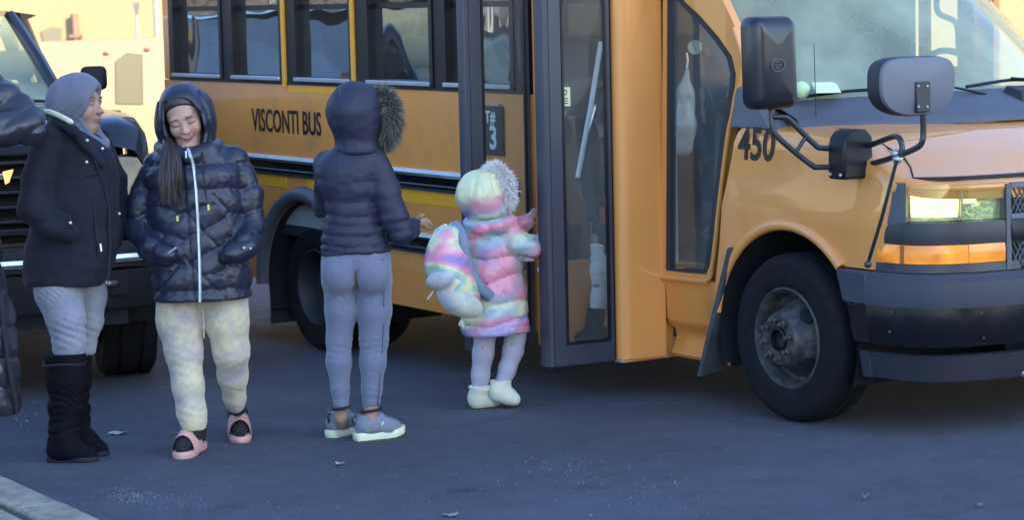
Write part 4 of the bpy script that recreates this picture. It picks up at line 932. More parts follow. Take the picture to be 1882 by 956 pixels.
# diamond mesh of the grille
mb = MB()
for w0, w1 in ((0.577, 0.683), (0.346, 0.461)):
    for k in range(60):
        for sg in (1, -1):
            a = -0.56-k*0.024; b = a+sg*(w1-w0)*0.55
            if not (-1.9 < min(a, b) and max(a, b) < -0.56): continue
            mb.tube([B(uf(a)-0.006, a, w0), B(uf(b)-0.006, b, w1)], 0.0032, 5, caps=False)
part('grille_mesh', mb, M_cowl)['kind'] = 'stuff'
bp = empty('bumper', (0, 0, 0)); bp.parent = bus
def wrapb(v0, v1, w0, w1, o0, o1, mat, nm, crown=0.0, n=40, depth=0.06):
    return part(nm, wrap(v0, v1, w0, w1, o0, o1, n, depth, crown), mat, parent=bp, angle=40)
wrapb(-0.1508, -2.2892, 0.315, 0.342, 0.060, 0.030, M_greyp, 'bumper_top_pad')
wrapb(-0.1508, -2.2892, 0.205, 0.3145, 0.062, 0.060, M_greyp, 'bumper_pad', crown=0.004)
wrapb(-0.1508, -2.2892, 0.040, 0.203, 0.030, 0.052, M_blkg, 'bumper_face', crown=0.010)
wrapb(-0.1508, -2.2892, -0.105, 0.004, 0.012, 0.042, pm('valance_grey', (0.024, 0.025, 0.034), 0.65, spec=0.3, var=0.15), 'valance', crown=0.0)
# side returns from the corner back to the wheel arch
def ret(w0, w1, ua, ub, v, mat, nm):
    part(nm, MB().hexa([B(ua[0], v, w0), B(0.57, v+0.004, w0), B(0.57, v-0.06, w0), B(ua[0], v-0.06, w0)], [B(ub[0], v, w1), B(0.57, v+0.004, w1), B(0.57, v-0.06, w1), B(ub[0], v-0.06, w1)]), mat, parent=bp, bevel=0.006)
ret(0.205, 0.340, (0.420,), (0.375,), -0.092, M_greyp, 'pad_return')
ret(0.040, 0.203, (0.470,), (0.425,), -0.108, M_blkg, 'face_return')
ret(-0.105, 0.004, (0.515,), (0.490,), -0.118, bpy.data.materials['valance_grey'], 'valance_return')
for px_, py_ in ((1649, 586), (1646, 624), (1802, 581), (1805, 627)):
    u_ = 0.80 if px_ < 1700 else 0.94
    q = bfront(px_, py_, u_+0.055)
    v_ = q[1]
    best = min(np.linspace(-0.6, -0.155, 200), key=lambda v: abs(bfront(px_, py_, uf(v)+0.045)[1]-v))
    part('bumper_bolt', MB().ball(B(uf(best)+0.052, best+0.03 if best > -0.25 else best, q[2]), 0.007), M_rim, parent=bp)
part('tow_hook', MB().tube(smooth_path([np.array(B(0.90, -0.62, -0.09)), np.array(B(0.96, -0.66, -0.10)), np.array(B(0.97, -0.75, -0.10)), np.array(B(0.90, -0.80, -0.09))], 5), 0.014, 8), M_alu, parent=bp)
# ---- mirrors on tubular arms
mir = empty('mirror_assembly', (0, 0, 0)); mir.parent = bus
M_arm = pm('arm_black', (0.022, 0.022, 0.027), 0.4, coat=0.2, var=0.15, vscale=15)
brk = MB()
bl, brr = 0.375, 0.545
def Rb(u, w, v): return B(u, v, w)
prf = [(0.0, 0.725), (0.0, 0.86), (-0.01, 0.90), (-0.035, 0.925), (-0.07, 0.935), (-0.125, 0.93), (-0.16, 0.90), (-0.16, 0.725)]
brk.prism([B(0.405, -0.03+v, w) for v, w in prf], (0.105, 0, 0)); part('bracket', brk, M_blk, parent=mir, bevel=0.012)
part('bracket_bolt', MB().ball(B(0.425, -0.028, 0.745), 0.008).ball(B(0.49, -0.028, 0.745), 0.008), M_alu, parent=mir)
def A(x, y, u): return np.array(B(*bfront(x, y, u)))
def arm(nm, pts, r=0.0125): part(nm, MB().tube(smooth_path(pts, 5), r, 10), M_arm, parent=mir)
arm('arm', [A(1565, 271, 0.44), A(1512, 272, 0.40), A(1496, 264, 0.385), A(1452, 221, 0.34), A(1440, 215, 0.33), A(1421, 214, 0.31)])
arm('arm', [A(1565, 306, 0.44), A(1508, 307, 0.40), A(1490, 302, 0.385), A(1432, 254, 0.325), A(1420, 232, 0.31), A(1418, 196, 0.30)])
arm('arm_brace', [A(1484, 246, 0.37), A(1474, 262, 0.37), A(1464, 278, 0.365)], 0.009)
arm('arm', [A(1570, 271, 0.44), A(1600, 266, 0.52), A(1638, 252, 0.70), A(1652, 253, 0.78), A(1658, 268, 0.80), A(1656, 286, 0.80)])
arm('arm', [A(1570, 306, 0.44), A(1602, 301, 0.52), A(1648, 287, 0.76), A(1682, 273, 0.91), A(1694, 262, 0.95), A(1697, 240, 0.955), A(1696, 190, 0.96)])
part('clamp', MB().ball(tuple(A(1650, 292, 0.78)), 0.022).ball(tuple(A(1646, 282, 0.78)), 0.018), M_alu, parent=mir)
arm('stay_rod', [A(1648, 294, 0.79), A(1622, 395, 0.72), A(1597, 478, 0.62)], 0.008)
part('stay_ball', MB().ball(tuple(A(1595, 486, 0.615)), 0.016), M_arm, parent=mir)
# rear-view mirror: tall rounded shell, its back to the camera
mc = np.array(bfront(1418, 115, 0.31)); rows = []
for ins, du in ((0.002, -0.055), (0.0, -0.045), (0.0, 0.0), (0.003, 0.016), (0.010, 0.030), (0.022, 0.041), (0.045, 0.049), (0.075, 0.053), (0.105, 0.055)):
    row = []
    for x, z in rrect(0.236-2*ins, 0.385-2*ins*1.1, max(0.004, 0.042-ins*0.6), 5):
        row.append(B(mc[0]+du, mc[1]+x*(1-0.05*(z/0.19)**2*(1 if z > 0 else 0.6))+z*0.03, mc[2]+z))
    rows.append(row)
mb = MB().grid(rows, closed_v=True); mb.f.append(tuple(range(24-1, -1, -1))); mb.f.append(tuple(range(8*24, 9*24)))
sh_ = part('rear_view_mirror', mb, pm('mirror_shell', (0.012, 0.012, 0.017), 0.34, coat=0.15, var=0.12), parent=mir, angle=35)
ring = MB(); e = [(0.036*math.cos(a), 0.027*math.sin(a)) for a in np.linspace(0, 2*math.pi, 24, endpoint=False)]
O_ = [B(mc[0]+0.054, mc[1]+0.012+x, mc[2]-0.008+z) for x, z in e]; I_ = [B(mc[0]+0.054, mc[1]+0.012+x*0.90, mc[2]-0.008+z*0.88) for x, z in e]
ring.ring(O_, I_, (0.005, 0, 0)); part('shell_emblem', ring, pm('emblem_grey', (0.10, 0.10, 0.12), 0.35), parent=sh_, smooth=False)
em = MB().tube([B(mc[0]+0.057, mc[1]+0.012+x, mc[2]-0.008+z) for x, z in ((0.016, 0.012), (-0.004, 0.014), (-0.014, 0.004), (0.010, -0.004), (0.014, -0.012), (-0.008, -0.015))][::1], 0.0022, 5); part('shell_emblem', em, bpy.data.materials['emblem_grey'], parent=sh_)
# crossover mirror: a wide bowl with a flat upper edge
xc = np.array(bfront(1686, 156, 0.96)); pts = []
for a in np.linspace(0, 2*math.pi, 40, endpoint=False):
    c, s_ = math.cos(a), math.sin(a)
    if s_ >= 0: x, z = 0.198*np.sign(c)*abs(c)**0.42, 0.112*abs(s_)**0.5
    else: x, z = 0.198*np.sign(c)*abs(c)**0.80, -0.122*abs(s_)**0.85
    pts.append((x, z))
rows = []
for sc_, du in ((0.96, -0.075), (1.0, -0.05), (1.0, -0.012), (0.985, 0.004), (0.955, 0.010), (0.7, 0.016), (0.4, 0.020), (0.03, 0.021)):
    rows.append([B(xc[0]+du, xc[1]-x*sc_, xc[2]+z*sc_) for x, z in pts])
mb = MB().grid(rows, closed_v=True); mb.f.append(tuple(range(39, -1, -1)))
xm = part('crossover_mirror', mb, pm('mirror_back_grey', (0.125, 0.13, 0.155), 0.42, var=0.06, vscale=8), parent=mir, angle=35)
rows = [[B(xc[0]+du, xc[1]-x*sc_, xc[2]+z*sc_) for x, z in pts] for sc_, du in ((0.975, -0.078), (1.012, -0.056), (1.012, -0.018), (0.992, -0.002))]
part('mirror_rim', MB().grid(rows, closed_v=True), M_rubber, parent=xm, angle=60)
def xp(px, py, off=0.024): return bfront(px, py, xc[0]+off)
p0, p1 = xp(1683, 150), xp(1709, 205)
part('mount_plate', MB().box((xc[0]+0.016, -p0[1], p1[2]+ZO), (xc[0]+0.030, -p1[1], p0[2]+ZO)), M_arm, parent=xm, bevel=0.004)
mb = MB()
for x in (1688, 1704):
    for y in (158, 196): q = xp(x, y, 0.031); mb.ball(B(*q), 0.006)
part('mount_screw', mb, M_alu, parent=xm)
# ================================================================== the black truck parked at the left
TY = rad(15); TF = np.array([math.sin(TY), -math.cos(TY), 0]); TL = np.array([math.cos(TY), math.sin(TY), 0])
TA = np.array([-2.15, 13.4, 0])-0.86*TL
truck = empty('black_truck', tuple(TA), 'black truck with a tall slatted grille parked behind the hooded women', 'truck')
truck.rotation_euler.z = math.atan2(TF[1], TF[0])
M_tblk = pm('truck_black_paint', (0.007, 0.007, 0.011), 0.35, spec=0.3, coat=0.7, coat_rough=0.03, var=0.1)
M_tpl = pm('truck_black_plastic', (0.007, 0.007, 0.010), 0.6, spec=0.25, var=0.2)
M_chrome = pm('truck_chrome', (0.62, 0.60, 0.52), 0.16, metal=0.9, var=0.08)
tp = lambda nm, mb, mat, parent=truck, **k: mb.build(nm, mat, parent, **k)
# body: lower cab, hood as a loft along x; x forward from the front axle, y to the driver's side
def sec(x, hw, z0, zs, zc):
    return [(x, -hw, z0), (x, -hw-0.02, (z0+zs)/2), (x, -hw, zs-0.10), (x, -hw+0.05, zs-0.02), (x, -hw+0.15, zs+0.005), (x, -hw*0.4, zc), (x, 0, zc+0.005), (x, hw*0.4, zc), (x, hw-0.15, zs+0.005), (x, hw-0.05, zs-0.02), (x, hw, zs-0.10), (x, hw+0.02, (z0+zs)/2), (x, hw, z0)]
secs = [sec(0.80, 0.93, 0.62, 1.27, 1.27), sec(0.72, 0.96, 0.60, 1.38, 1.38), sec(0.45, 0.98, 0.85, 1.43, 1.43), sec(0.0, 0.99, 0.90, 1.45, 1.47), sec(-0.45, 0.99, 0.80, 1.44, 1.49), sec(-0.75, 0.99, 0.55, 1.45, 1.50)]
tp('hood', MB().grid(secs), M_tblk, angle=50)
tp('cab_side', MB().box((-5.2, -0.99, 0.5), (-0.752, -0.95, 1.44)).box((-5.2, 0.95, 0.5), (-0.752, 0.99, 1.44)).box((-5.2, -0.95, 0.5), (-5.16, 0.95, 1.44)), M_tblk, smooth=False)
tp('cab_floor', MB().box((-5.16, -0.94, 0.55), (0.6, 0.94, 0.62)), M_tpl, smooth=False)
tp('dashboard', MB().box((-1.05, -0.93, 1.1), (-0.60, 0.93, 1.44)), pm('truck_dash', (0.16, 0.17, 0.14), 0.6), bevel=0.05)
for y in (-0.45, 0.45):
    s_ = empty('seat', (0, 0, 0)); s_.parent = truck
    tp('backrest', MB().box((-1.95, y-0.26, 0.9), (-1.78, y+0.26, 1.62)).box((-1.92, y-0.14, 1.64), (-1.82, y+0.14, 1.82)), M_int, parent=s_, bevel=0.04)
# greenhouse
base = [(-0.70, 0.64), (-0.80, 0.72), (-2.9, 0.80), (-4.9, 0.80)]; top = [(-1.45, 0.40), (-1.55, 0.50), (-2.9, 0.60), (-4.6, 0.60)]
ZB, ZT = 1.455, 2.02
for sg in (1, -1):
    for i in range(1, 3):
        a, b, c, d = base[i], base[i+1], top[i+1], top[i]
        mb = MB(); mb.add([(a[0], sg*a[1], ZB), (b[0], sg*b[1], ZB), (c[0], sg*c[1], ZT), (d[0], sg*d[1], ZT)], [(0, 1, 2, 3)]); tp('side_window', mb, G_side, smooth=False)
        mb = MB(); tp('window_pillar', MB().tube([(b[0], sg*b[1], ZB-0.01), (c[0], sg*c[1], ZT)], 0.05, 8), M_tblk)
    tp('front_pillar', MB().tube([(base[0][0], sg*(base[0][1]+0.05), ZB-0.03), ((base[0][0]+top[0][0])/2, sg*(base[0][1]+top[0][1]+0.09)/2, (ZB+ZT)/2+0.01), (top[0][0], sg*(top[0][1]+0.04), ZT)], 0.040, 8), M_tblk)
G_tw = glass('truck_windshield_glass', (0.74, 0.82, 0.66), 1.0, ior=1.6, dust=0.30, dcol=(0.55, 0.62, 0.42))  # painted haze for the bright veil on this windshield too
rows = [[(base[0][0]+0.10*(1-(y/0.66)**2)+(top[0][0]-base[0][0])*s, y*(1-0.34*s), ZB+0.03*(1-(y/0.66)**2)*(1-s)+(ZT-ZB)*s) for s in np.linspace(0, 1, 6)] for y in np.linspace(-0.66, 0.66, 15)]
tp('windshield', MB().grid(rows), G_tw, angle=180)
tp('roof', MB().grid([[(x, y, ZT+0.06*(1-(y/0.6)**2)) for y in np.linspace(-0.6, 0.6, 9)] for x in (-1.43, -1.7, -3.0, -4.65)]), M_tblk, angle=60)
mb = MB(); mb.add([(-4.9, -0.80, ZB), (-4.9, 0.80, ZB), (-4.6, 0.60, ZT), (-4.6, -0.60, ZT)], [(0, 1, 2, 3)]); tp('rear_window', mb, glass('truck_rear_glass', (0.8, 0.8, 0.7)), smooth=False)
tp('cowl_strip', MB().grid([[(-0.62+0.10*(1-(y/0.85)**2), y, 1.485+0.02*(1-(y/0.85)**2)), (-0.70+0.10*(1-(y/0.85)**2), y, 1.475+0.03*(1-(y/0.85)**2))] for y in np.linspace(-0.85, 0.85, 11)]), pm('cowl_pale', (0.35, 0.36, 0.30), 0.5), angle=60)
tp('wiper', MB().tube([(-0.60, 0.70, 1.50), (-0.66, 0.35, 1.525), (-0.62, -0.05, 1.535)], 0.010, 6), M_blk)
# front face: grille frame, slats, headlamps
tp('grille_frame', MB().ring([(0.86, -0.62, 0.84), (0.86, 0.62, 0.84), (0.85, 0.64, 1.30), (0.85, -0.64, 1.30)], [(0.87, -0.56, 0.88), (0.87, 0.56, 0.88), (0.86, 0.58, 1.25), (0.86, -0.58, 1.25)], (-0.08, 0, 0)), M_tpl, bevel=0.015)
for k, z in enumerate((0.90, 0.975, 1.05, 1.125, 1.20)):
    tp('grille_slat', MB().prism([(0.845, -0.575, z), (0.865, -0.575, z+0.012), (0.862, -0.575, z+0.026), (0.80, -0.575, z+0.03), (0.80, -0.575, z)], (0, 1.15, 0)), M_tpl, angle=30)
tp('radiator', MB().box((0.74, -0.6, 0.8), (0.76, 0.6, 1.28)), M_rubdark, smooth=False)
for sg in (-1, 1):
    h = empty('headlamp', (0, 0, 0)); h.parent = truck
    tp('housing', MB().hexa([(0.62, sg*0.66, 0.92), (0.86, sg*0.66, 0.92), (0.80, sg*0.93, 0.92), (0.6, sg*0.96, 0.92)], [(0.62, sg*0.66, 1.24), (0.84, sg*0.66, 1.24), (0.78, sg*0.93, 1.22), (0.6, sg*0.96, 1.22)]), M_blkg, parent=h, bevel=0.012)
    if sg == 1: continue
    tp('lamp_strip', MB().hexa([(0.84, sg*0.68, 1.095), (0.866, sg*0.68, 1.095), (0.826, sg*0.84, 1.105), (0.80, sg*0.84, 1.105)], [(0.84, sg*0.68, 1.13), (0.862, sg*0.68, 1.13), (0.822, sg*0.84, 1.15), (0.80, sg*0.84, 1.15)]), M_chrome, parent=h, bevel=0.005)
    tp('side_marker', MB().hexa([(0.835, sg*0.80, 1.11), (0.846, sg*0.80, 1.11), (0.826, sg*0.86, 1.13), (0.815, sg*0.86, 1.13)], [(0.835, sg*0.80, 1.15), (0.846, sg*0.80, 1.15), (0.824, sg*0.86, 1.19), (0.813, sg*0.86, 1.19)]), pm('marker_amber', (0.85, 0.42, 0.10), 0.3, emit=(1, 0.55, 0.18), estr=0.25) , parent=h, smooth=False)
gl = empty('grille_lamp', (0, 0, 0)); gl.parent = truck
tp('strip', MB().box((0.87, 0.10, 1.135), (0.885, 0.22, 1.165)), M_chrome, parent=gl, bevel=0.004)
tp('amber_tip', MB().prism([(0.872, 0.215, 1.11), (0.872, 0.235, 1.12), (0.872, 0.26, 1.185), (0.872, 0.205, 1.175)], (0.014, 0, 0)), bpy.data.materials['marker_amber'], parent=gl, smooth=False)
def tplan(y): return 0.98-0.16*(abs(y)/1.0)**3.2
def tband(z0, z1, off0, off1, mat, nm, y0=-1.0, y1=1.0, depth=0.10):
    rows = [[(tplan(y)+off0, y, z0), (tplan(y)+(off0+off1)/2+0.008, y, (z0+z1)/2), (tplan(y)+off1, y, z1), (tplan(y)+off1-depth, y, z1), (tplan(y)+off0-depth, y, z0)] for y in np.linspace(y0, y1, 30)]
    mb = MB().grid(rows, closed_v=True); mb.f.append((4, 3, 2, 1, 0)); mb.f.append(tuple(range(145, 150))); return tp(nm, mb, mat, angle=30)
tband(0.66, 0.79, 0.0, -0.02, M_tpl, 'bumper_upper'); tband(0.45, 0.645, -0.02, 0.0, M_tpl, 'bumper_lower')
tband(0.685, 0.725, 0.012, 0.010, M_chrome, 'bumper_strip', -0.96, 0.96, depth=0.02)
tp('fog_recess', MB().box((0.80, 0.55, 0.52), (0.93, 0.80, 0.60)), M_rubdark, smooth=False)
tp('tow_hook', MB().tube(smooth_path([(0.90, 0.62, 0.60), (1.00, 0.64, 0.60), (1.01, 0.70, 0.585), (0.92, 0.74, 0.58)], 5), 0.014, 8), M_steel)
tp('number_plate', MB().box((0.985, -0.52, 0.53), (0.995, -0.26, 0.64)), pm('plate_yellow', (0.75, 0.42, 0.06), 0.5, var=0.1), bevel=0.004)
tp('tow_mirror', MB().box((-0.90, 0.78, 1.56), (-0.82, 0.93, 1.70)), M_tpl, bevel=0.03)
tp('mirror_stalk', MB().tube([(-0.90, 0.62, 1.50), (-0.87, 0.80, 1.60)], 0.025, 8), M_tpl)
mb = MB(); 
tp('skid_plate', MB().box((0.2, -0.8, 0.36), (0.85, 0.8, 0.46)), M_tpl, smooth=False)
for y in (0.86, -0.86):
    for x in (0.0, -3.9):
        w = empty('wheel', (x, y, 0.40)); w.parent = truck
        MB().lathe([(0.22, -0.13), (0.37, -0.145), (0.40, -0.12), (0.40, -0.07), (0.388, -0.065), (0.388, -0.05), (0.40, -0.045), (0.40, 0.045), (0.388, 0.05), (0.388, 0.065), (0.40, 0.07), (0.40, 0.12), (0.37, 0.145), (0.22, 0.13)], (0, 0, 0), (0, 1, 0), 48).build('tyre', M_rub, w, angle=30)
        MB().lathe([(0.23, 0.12), (0.21, 0.11), (0.18, 0.05), (0.08, 0.07), (0.0, 0.07)], (0, 0, 0), (0, 1 if y > 0 else -1, 0), 32).build('rim', M_rim, w, angle=30)
tp('wheel_liner', MB().grid([[(0.46*math.cos(a), y, 0.42+0.46*math.sin(a)) for y in (0.55, 0.97)] for a in np.linspace(-0.2, math.pi+0.2, 20)]), M_rubdark, smooth=False)
# ================================================================== people
def tint_mat(name, rough=0.5, sss=0.0, spec=0.4, bump=0.0, bscale=200.0):
    m = bpy.data.materials.new(name); m.use_nodes = True; N = m.node_tree.nodes; L = m.node_tree.links; p = N['Principled BSDF']
    a = N.new('ShaderNodeAttribute'); a.attribute_name = 'tint'; L.new(a.outputs['Color'], p.inputs['Base Color']); p.inputs['Roughness'].default_value = rough; p.inputs['Specular IOR Level'].default_value = spec
    if sss: p.inputs['Subsurface Weight'].default_value = sss; p.inputs['Subsurface Radius'].default_value = (0.012, 0.005, 0.003); p.inputs['Subsurface Scale'].default_value = 1.0
    if bump:
        tc = N.new('ShaderNodeTexCoord'); n = N.new('ShaderNodeTexNoise'); n.inputs['Scale'].default_value = bscale; L.new(tc.outputs['Object'], n.inputs['Vector'])
        b = N.new('ShaderNodeBump'); b.inputs['Distance'].default_value = bump; L.new(n.outputs[0], b.inputs['Height']); L.new(b.outputs[0], p.inputs['Normal'])
    return m
M_skin = tint_mat('skin', 0.5, 0.15, 0.4, 0.0006, 260)
M_hair = pm('dark_brown_hair', (0.030, 0.020, 0.016), 0.45, var=0.35, vscale=30)
M_eye = pm('eye_white', (0.62, 0.60, 0.58), 0.2); M_iris = pm('iris_dark', (0.02, 0.012, 0.008), 0.1)
def nylon(name, col, rough=0.42, coat=0.15, var=0.12): return pm(name, col, rough, coat=coat, coat_rough=0.3, var=var, vscale=7, bump=0.0012, bscale=45, bump2=0.004, bscale2=14, spec=0.4)
class Fig:
    def __init__(f, Y0, label, group='people waiting by the bus'):
        f.Y0 = Y0; f.k = Y0/4500.0*1.001
        f.label = label; f.group = group
    def p(f, x, y, dy=0.0): return atY(x, y, f.Y0+dy)
    def m(f, px): return px*f.k
    def root(f, x, y):
        g = f.p(x, y); f.o = np.array([g[0], f.Y0, 0.0]); f.r = empty('person', tuple(f.o), f.label, 'person', f.group); return f.r
    def row(f, py, l, r, ry, dy=0.0):
        c = f.p((l+r)/2, py, dy); return (c[2], c[0], c[1], f.m((r-l)/2), ry)
    def pts(f, *a): return [(f.p(x, y, dy), f.m(r)) for x, y, dy, r in a]
    def grid(f, x0, x1, y0, y1, d0, d1, h, fine=None):
        a = f.p(x0, y1, d0); b = f.p(x1, y0, d1); lo = np.minimum(a, b); hi = np.maximum(a, b); lo[1] = f.Y0+d0; hi[1] = f.Y0+d1
        lo[2] = max(lo[2], -0.02)
        return SDF(lo-np.array([0.03, 0, 0.0]), hi+np.array([0.03, 0, 0.04]), h, fine)
    def build(f, S, name, mat, color=None, parent=None, sm=1):
        return S.build(name, mat, f.r if parent is None else parent, f.o, color, sm)
    def add(f, mb, name, mat, parent=None, **k):
        o = np.asarray(f.o); mb.v = [tuple(np.asarray(v)-o) for v in mb.v]; return mb.build(name, mat, f.r if parent is None else parent, **k)
def head_frame(fwd, roll=0.0):
    y = np.array(fwd, float); y /= np.linalg.norm(y); x = np.cross(y, [0, 0, 1.0]); x = -x/np.linalg.norm(x); z = np.cross(x, y)
    if z[2] < 0: z = -z
    c, s = math.cos(roll), math.sin(roll); z2 = c*z+s*x; x2 = np.cross(y, z2)
    return np.stack([x2, y, z2], 1)             # columns: side, forward, up
def head(S, c, H, s=1.0, closed=False, smile=0.0):
    P = lambda x, y, z: c+H @ (np.array([x, y, z])*s)
    E = lambda q, r, k=0.012, mode='add': S.ell(P(*q), np.array(r)*s, H, k*s, mode)
    E((0, -0.018, 0.040), (0.073, 0.092, 0.083)); E((0, 0.022, -0.022), (0.061, 0.068, 0.088), 0.03)
    E((0, 0.058, -0.086), (0.026, 0.026, 0.022), 0.03)
    for sx in (-1, 1):
        E((sx*0.036, 0.057+0.004*smile, -0.028+0.003*smile), (0.026, 0.026, 0.028), 0.02)
        E((sx*0.033, 0.100, 0.012), (0.022, 0.018, 0.013), 0.012, 'cut')
        E((sx*0.032, 0.0735, 0.010), (0.0165, 0.0150, 0.0125), 0.004)
        E((sx*0.031, 0.078, 0.030), (0.024, 0.010, 0.007), 0.014)
        E((sx*0.0095, 0.096, -0.027), (0.0085, 0.010, 0.0075), 0.005)
        E((sx*0.072, -0.005, 0.0), (0.010, 0.022, 0.032), 0.006)
    S.cone(P(0, 0.080, 0.014), 0.0070*s, P(0, 0.103, -0.021), 0.0095*s, 0.012*s)
    for t in np.linspace(-1, 1, 7):
        zc = smile*0.012*t*t
        E((t*(0.021+0.006*smile), 0.0905-0.010*t*t, -0.0525+zc), (0.009, 0.0085, 0.0050), 0.004); E((t*(0.018+0.005*smile), 0.089-0.009*t*t, -0.0625+zc), (0.009, 0.0085, 0.0058), 0.004)
    for t in np.linspace(-1, 1, 9):
        E((t*(0.026+0.007*smile), 0.103-0.012*t*t, -0.0575+smile*0.014*t*t), (0.005, 0.008, 0.0018), 0.001, 'cut')
    S.chain([(P(0, -0.02, -0.06), 0.052*s), (P(0, -0.035, -0.14), 0.054*s)], 0.03)
    return P
def head_color(c, H, s, base, lip, smile=0.0, closed=False, hairline=0.075):
    base = np.array(base); lip = np.array(lip); brow = np.array((0.03, 0.02, 0.016))
    def col(V):
        q = (V-c) @ H/s; x, y, z = q.T; C = np.tile(base, (len(V), 1))
        def mix(m, k): C[:] = C*(1-m[:, None])+k*m[:, None]
        g = lambda a, w: np.exp(-(a/w)**2)
        mix(0.25*g(abs(x)-0.038, 0.02)*g(z+0.025, 0.02)*(y > 0.03), np.array([base[0]*1.1, base[1]*0.72, base[2]*0.68]))
        mw = 0.026+0.007*smile; zl = z+0.0575-smile*0.014*(x/mw)**2
        mix(0.85*(y > 0.06)*g(zl, 0.0085)*np.clip((mw+0.001-abs(x))/0.006, 0, 1), lip)
        mix(0.9*(y > 0.05)*g(zl, 0.0022)*np.clip((mw+0.003-abs(x))/0.004, 0, 1), lip*0.3)
        mix(0.95*(y > 0.04)*g(z-0.031-0.05*(0.030-abs(x))*(abs(x) > 0.03), 0.0040)*np.clip((abs(x)-0.012)/0.005, 0, 1)*np.clip((0.052-abs(x))/0.006, 0, 1), brow)
        ze = 0.003 if closed else 0.016
        mix(0.9*(y > 0.05)*g(z-ze-(-0.10 if closed else 0.06)*(0.016-abs(abs(x)-0.032)), 0.0028)*np.clip((0.018-abs(abs(x)-0.032))/0.004, 0, 1), brow)
        mix(0.7*g(abs(x)-0.009, 0.0035)*g(z+0.033, 0.003)*(y > 0.08), base*0.25)
        mix((y < 0.10)*np.clip((z-hairline)/0.01, 0, 1), brow)
        mix(((y < 0.02) & (z > -0.05)).astype(float), brow)
        return C
    return col
def seams(zs, depth=0.008, w=0.007):
    def fn(X, Y, Z, Q):
        d = 0
        for z in zs: d = d+depth*np.exp(-((Z-z)/w)**2)
        return d
    return fn
def wrinkle(a, sc, seed, a2=0.0, sc2=30.0):
    def fn(X, Y, Z, Q):
        d = a*vnoise(X, Y, Z, sc, seed)
        if a2: d = d+a2*np.abs(vnoise(X, Y, Z, sc2, seed+1))
        return d
    return fn
def puff(fr, depth): return depth*(1-np.sqrt(np.clip(1-(1-fr)**2, 0, 1)))
def baffles(z, zs, dep, X, Y, pk=0.0022):
    """quilted rows between the seam heights zs: round in the middle, pinched and puckered at the stitching"""
    zs = np.array(sorted(zs)); dep = np.asarray(dep); i = np.clip(np.searchsorted(zs, z)-1, 0, len(zs)-2)
    t = np.clip((z-zs[i])/(zs[i+1]-zs[i]), 0, 1); fr = 1-np.abs(2*t-1); d = dep[np.clip(i, 0, len(dep)-1)]
    return puff(fr, 1.0)*d+pk*(1-fr)**2*np.sin(X*150+Y*110+7*np.sin(X*31))*(d/0.012)
def creases(f, spots, amp=0.006, freq=26.0, seed=0):
    """crisp slanted cloth folds gathered around given pixels (x, y, spread in px, slant)"""
    sp = [(f.p(x, y), f.m(w), sl) for x, y, w, sl in spots]
    def fn(X, Y, Z, Q):
        d = 0.0
        for c, w, sl in sp:
            m = np.exp(-((Z-c[2])/w)**2-((X-c[0])/(w*1.3+0.05))**2); wob = 0.35*vnoise(X, Y, Z, 9.0, seed+200)
            ph = (Z+sl*(X-c[0])+0.25*(Y-c[1])*sl)*freq+wob*2.2
            d = d+amp*m*(1-np.abs(np.sin(math.pi*ph)))**2.5
        return d+0.0016*vnoise(X, Y, Z, (10, 10, 7), seed+201)
    return fn
def fur(f, name, centre, e1, e2, nrm, r1, r2, n, length, cols, seed, a0=0.0, a1=2*math.pi, parent=None, wid=0.0035, thick=0.022):
    rg = np.random.RandomState(seed); mb = MB(); fm = []
    for i in range(n):
        a = rg.uniform(a0, a1); b = rg.uniform(0, 2*math.pi)
        rd = math.cos(a)*e1+math.sin(a)*e2
        p = centre+math.cos(a)*r1*e1+math.sin(a)*r2*e2+thick*(math.cos(b)*rd+math.sin(b)*nrm)
        d = math.cos(b)*rd*0.9+math.sin(b)*nrm*0.9+rd*0.35+nrm*0.15+rg.normal(0, 0.35, 3)+np.array([0, 0, -0.15]); d /= np.linalg.norm(d)
        L_ = length*rg.uniform(0.5, 1.15); s = np.cross(d, rg.normal(0, 1, 3)); s /= np.linalg.norm(s)
        q = p+d*L_*0.55+np.array([0, 0, -0.004]); t = p+d*L_+np.array([0, 0, -0.012])+rg.normal(0, 0.004, 3)
        mb.add([p-s*wid, p+s*wid, q+s*wid*0.7, q-s*wid*0.7, t], [(0, 1, 2, 3), (3, 2, 4)])
        k = rg.randint(len(cols)); fm += [k, k]
    o = np.asarray(f.o); ob = mesh_obj(name, [np.asarray(v)-o for v in mb.v], mb.f, None, f.r if parent is None else parent, True, 180, 0, False, mats=cols, fmat=fm)
    ob['kind'] = 'stuff'; return ob
def sole_prism(f, heel, toe, wid, z0, z1, mat, name, flare=1.0, parent=None, lift=0.0):
    heel = np.asarray(heel, float); toe = np.asarray(toe, float); d = (toe-heel); L_ = np.linalg.norm(d[:2]); d = np.array([d[0], d[1], 0])/L_; s = np.array([-d[1], d[0], 0])
    prof = [(0.0, 0.0), (0.0, 0.55), (0.04, 0.72), (0.18, 0.78), (0.40, 0.74), (0.62, 0.92), (0.76, 1.0), (0.90, 0.82), (0.97, 0.5), (1.0, 0.0)]
    out = [(t, w) for t, w in prof]+[(t, -w) for t, w in prof[-2:0:-1]]
    rows = []
    for z, k in ((z0, 0.95), (z0+0.006, 1.0), (z1-0.004, 1.0*flare), (z1, 0.96*flare)):
        rows.append([heel+d*(L_*(0.5+(t-0.5)*(k*0.5+0.5)))+s*wid*w*k+np.array([0, 0, z+lift*max(0, t-0.6)**2*2]) for t, w in out])
    mb = MB().grid(rows, closed_v=True); n = len(out); mb.f.append(tuple(range(n-1, -1, -1))); mb.f.append(tuple(range(3*n, 4*n)))
    return f.add(mb, name, mat, parent, angle=50)
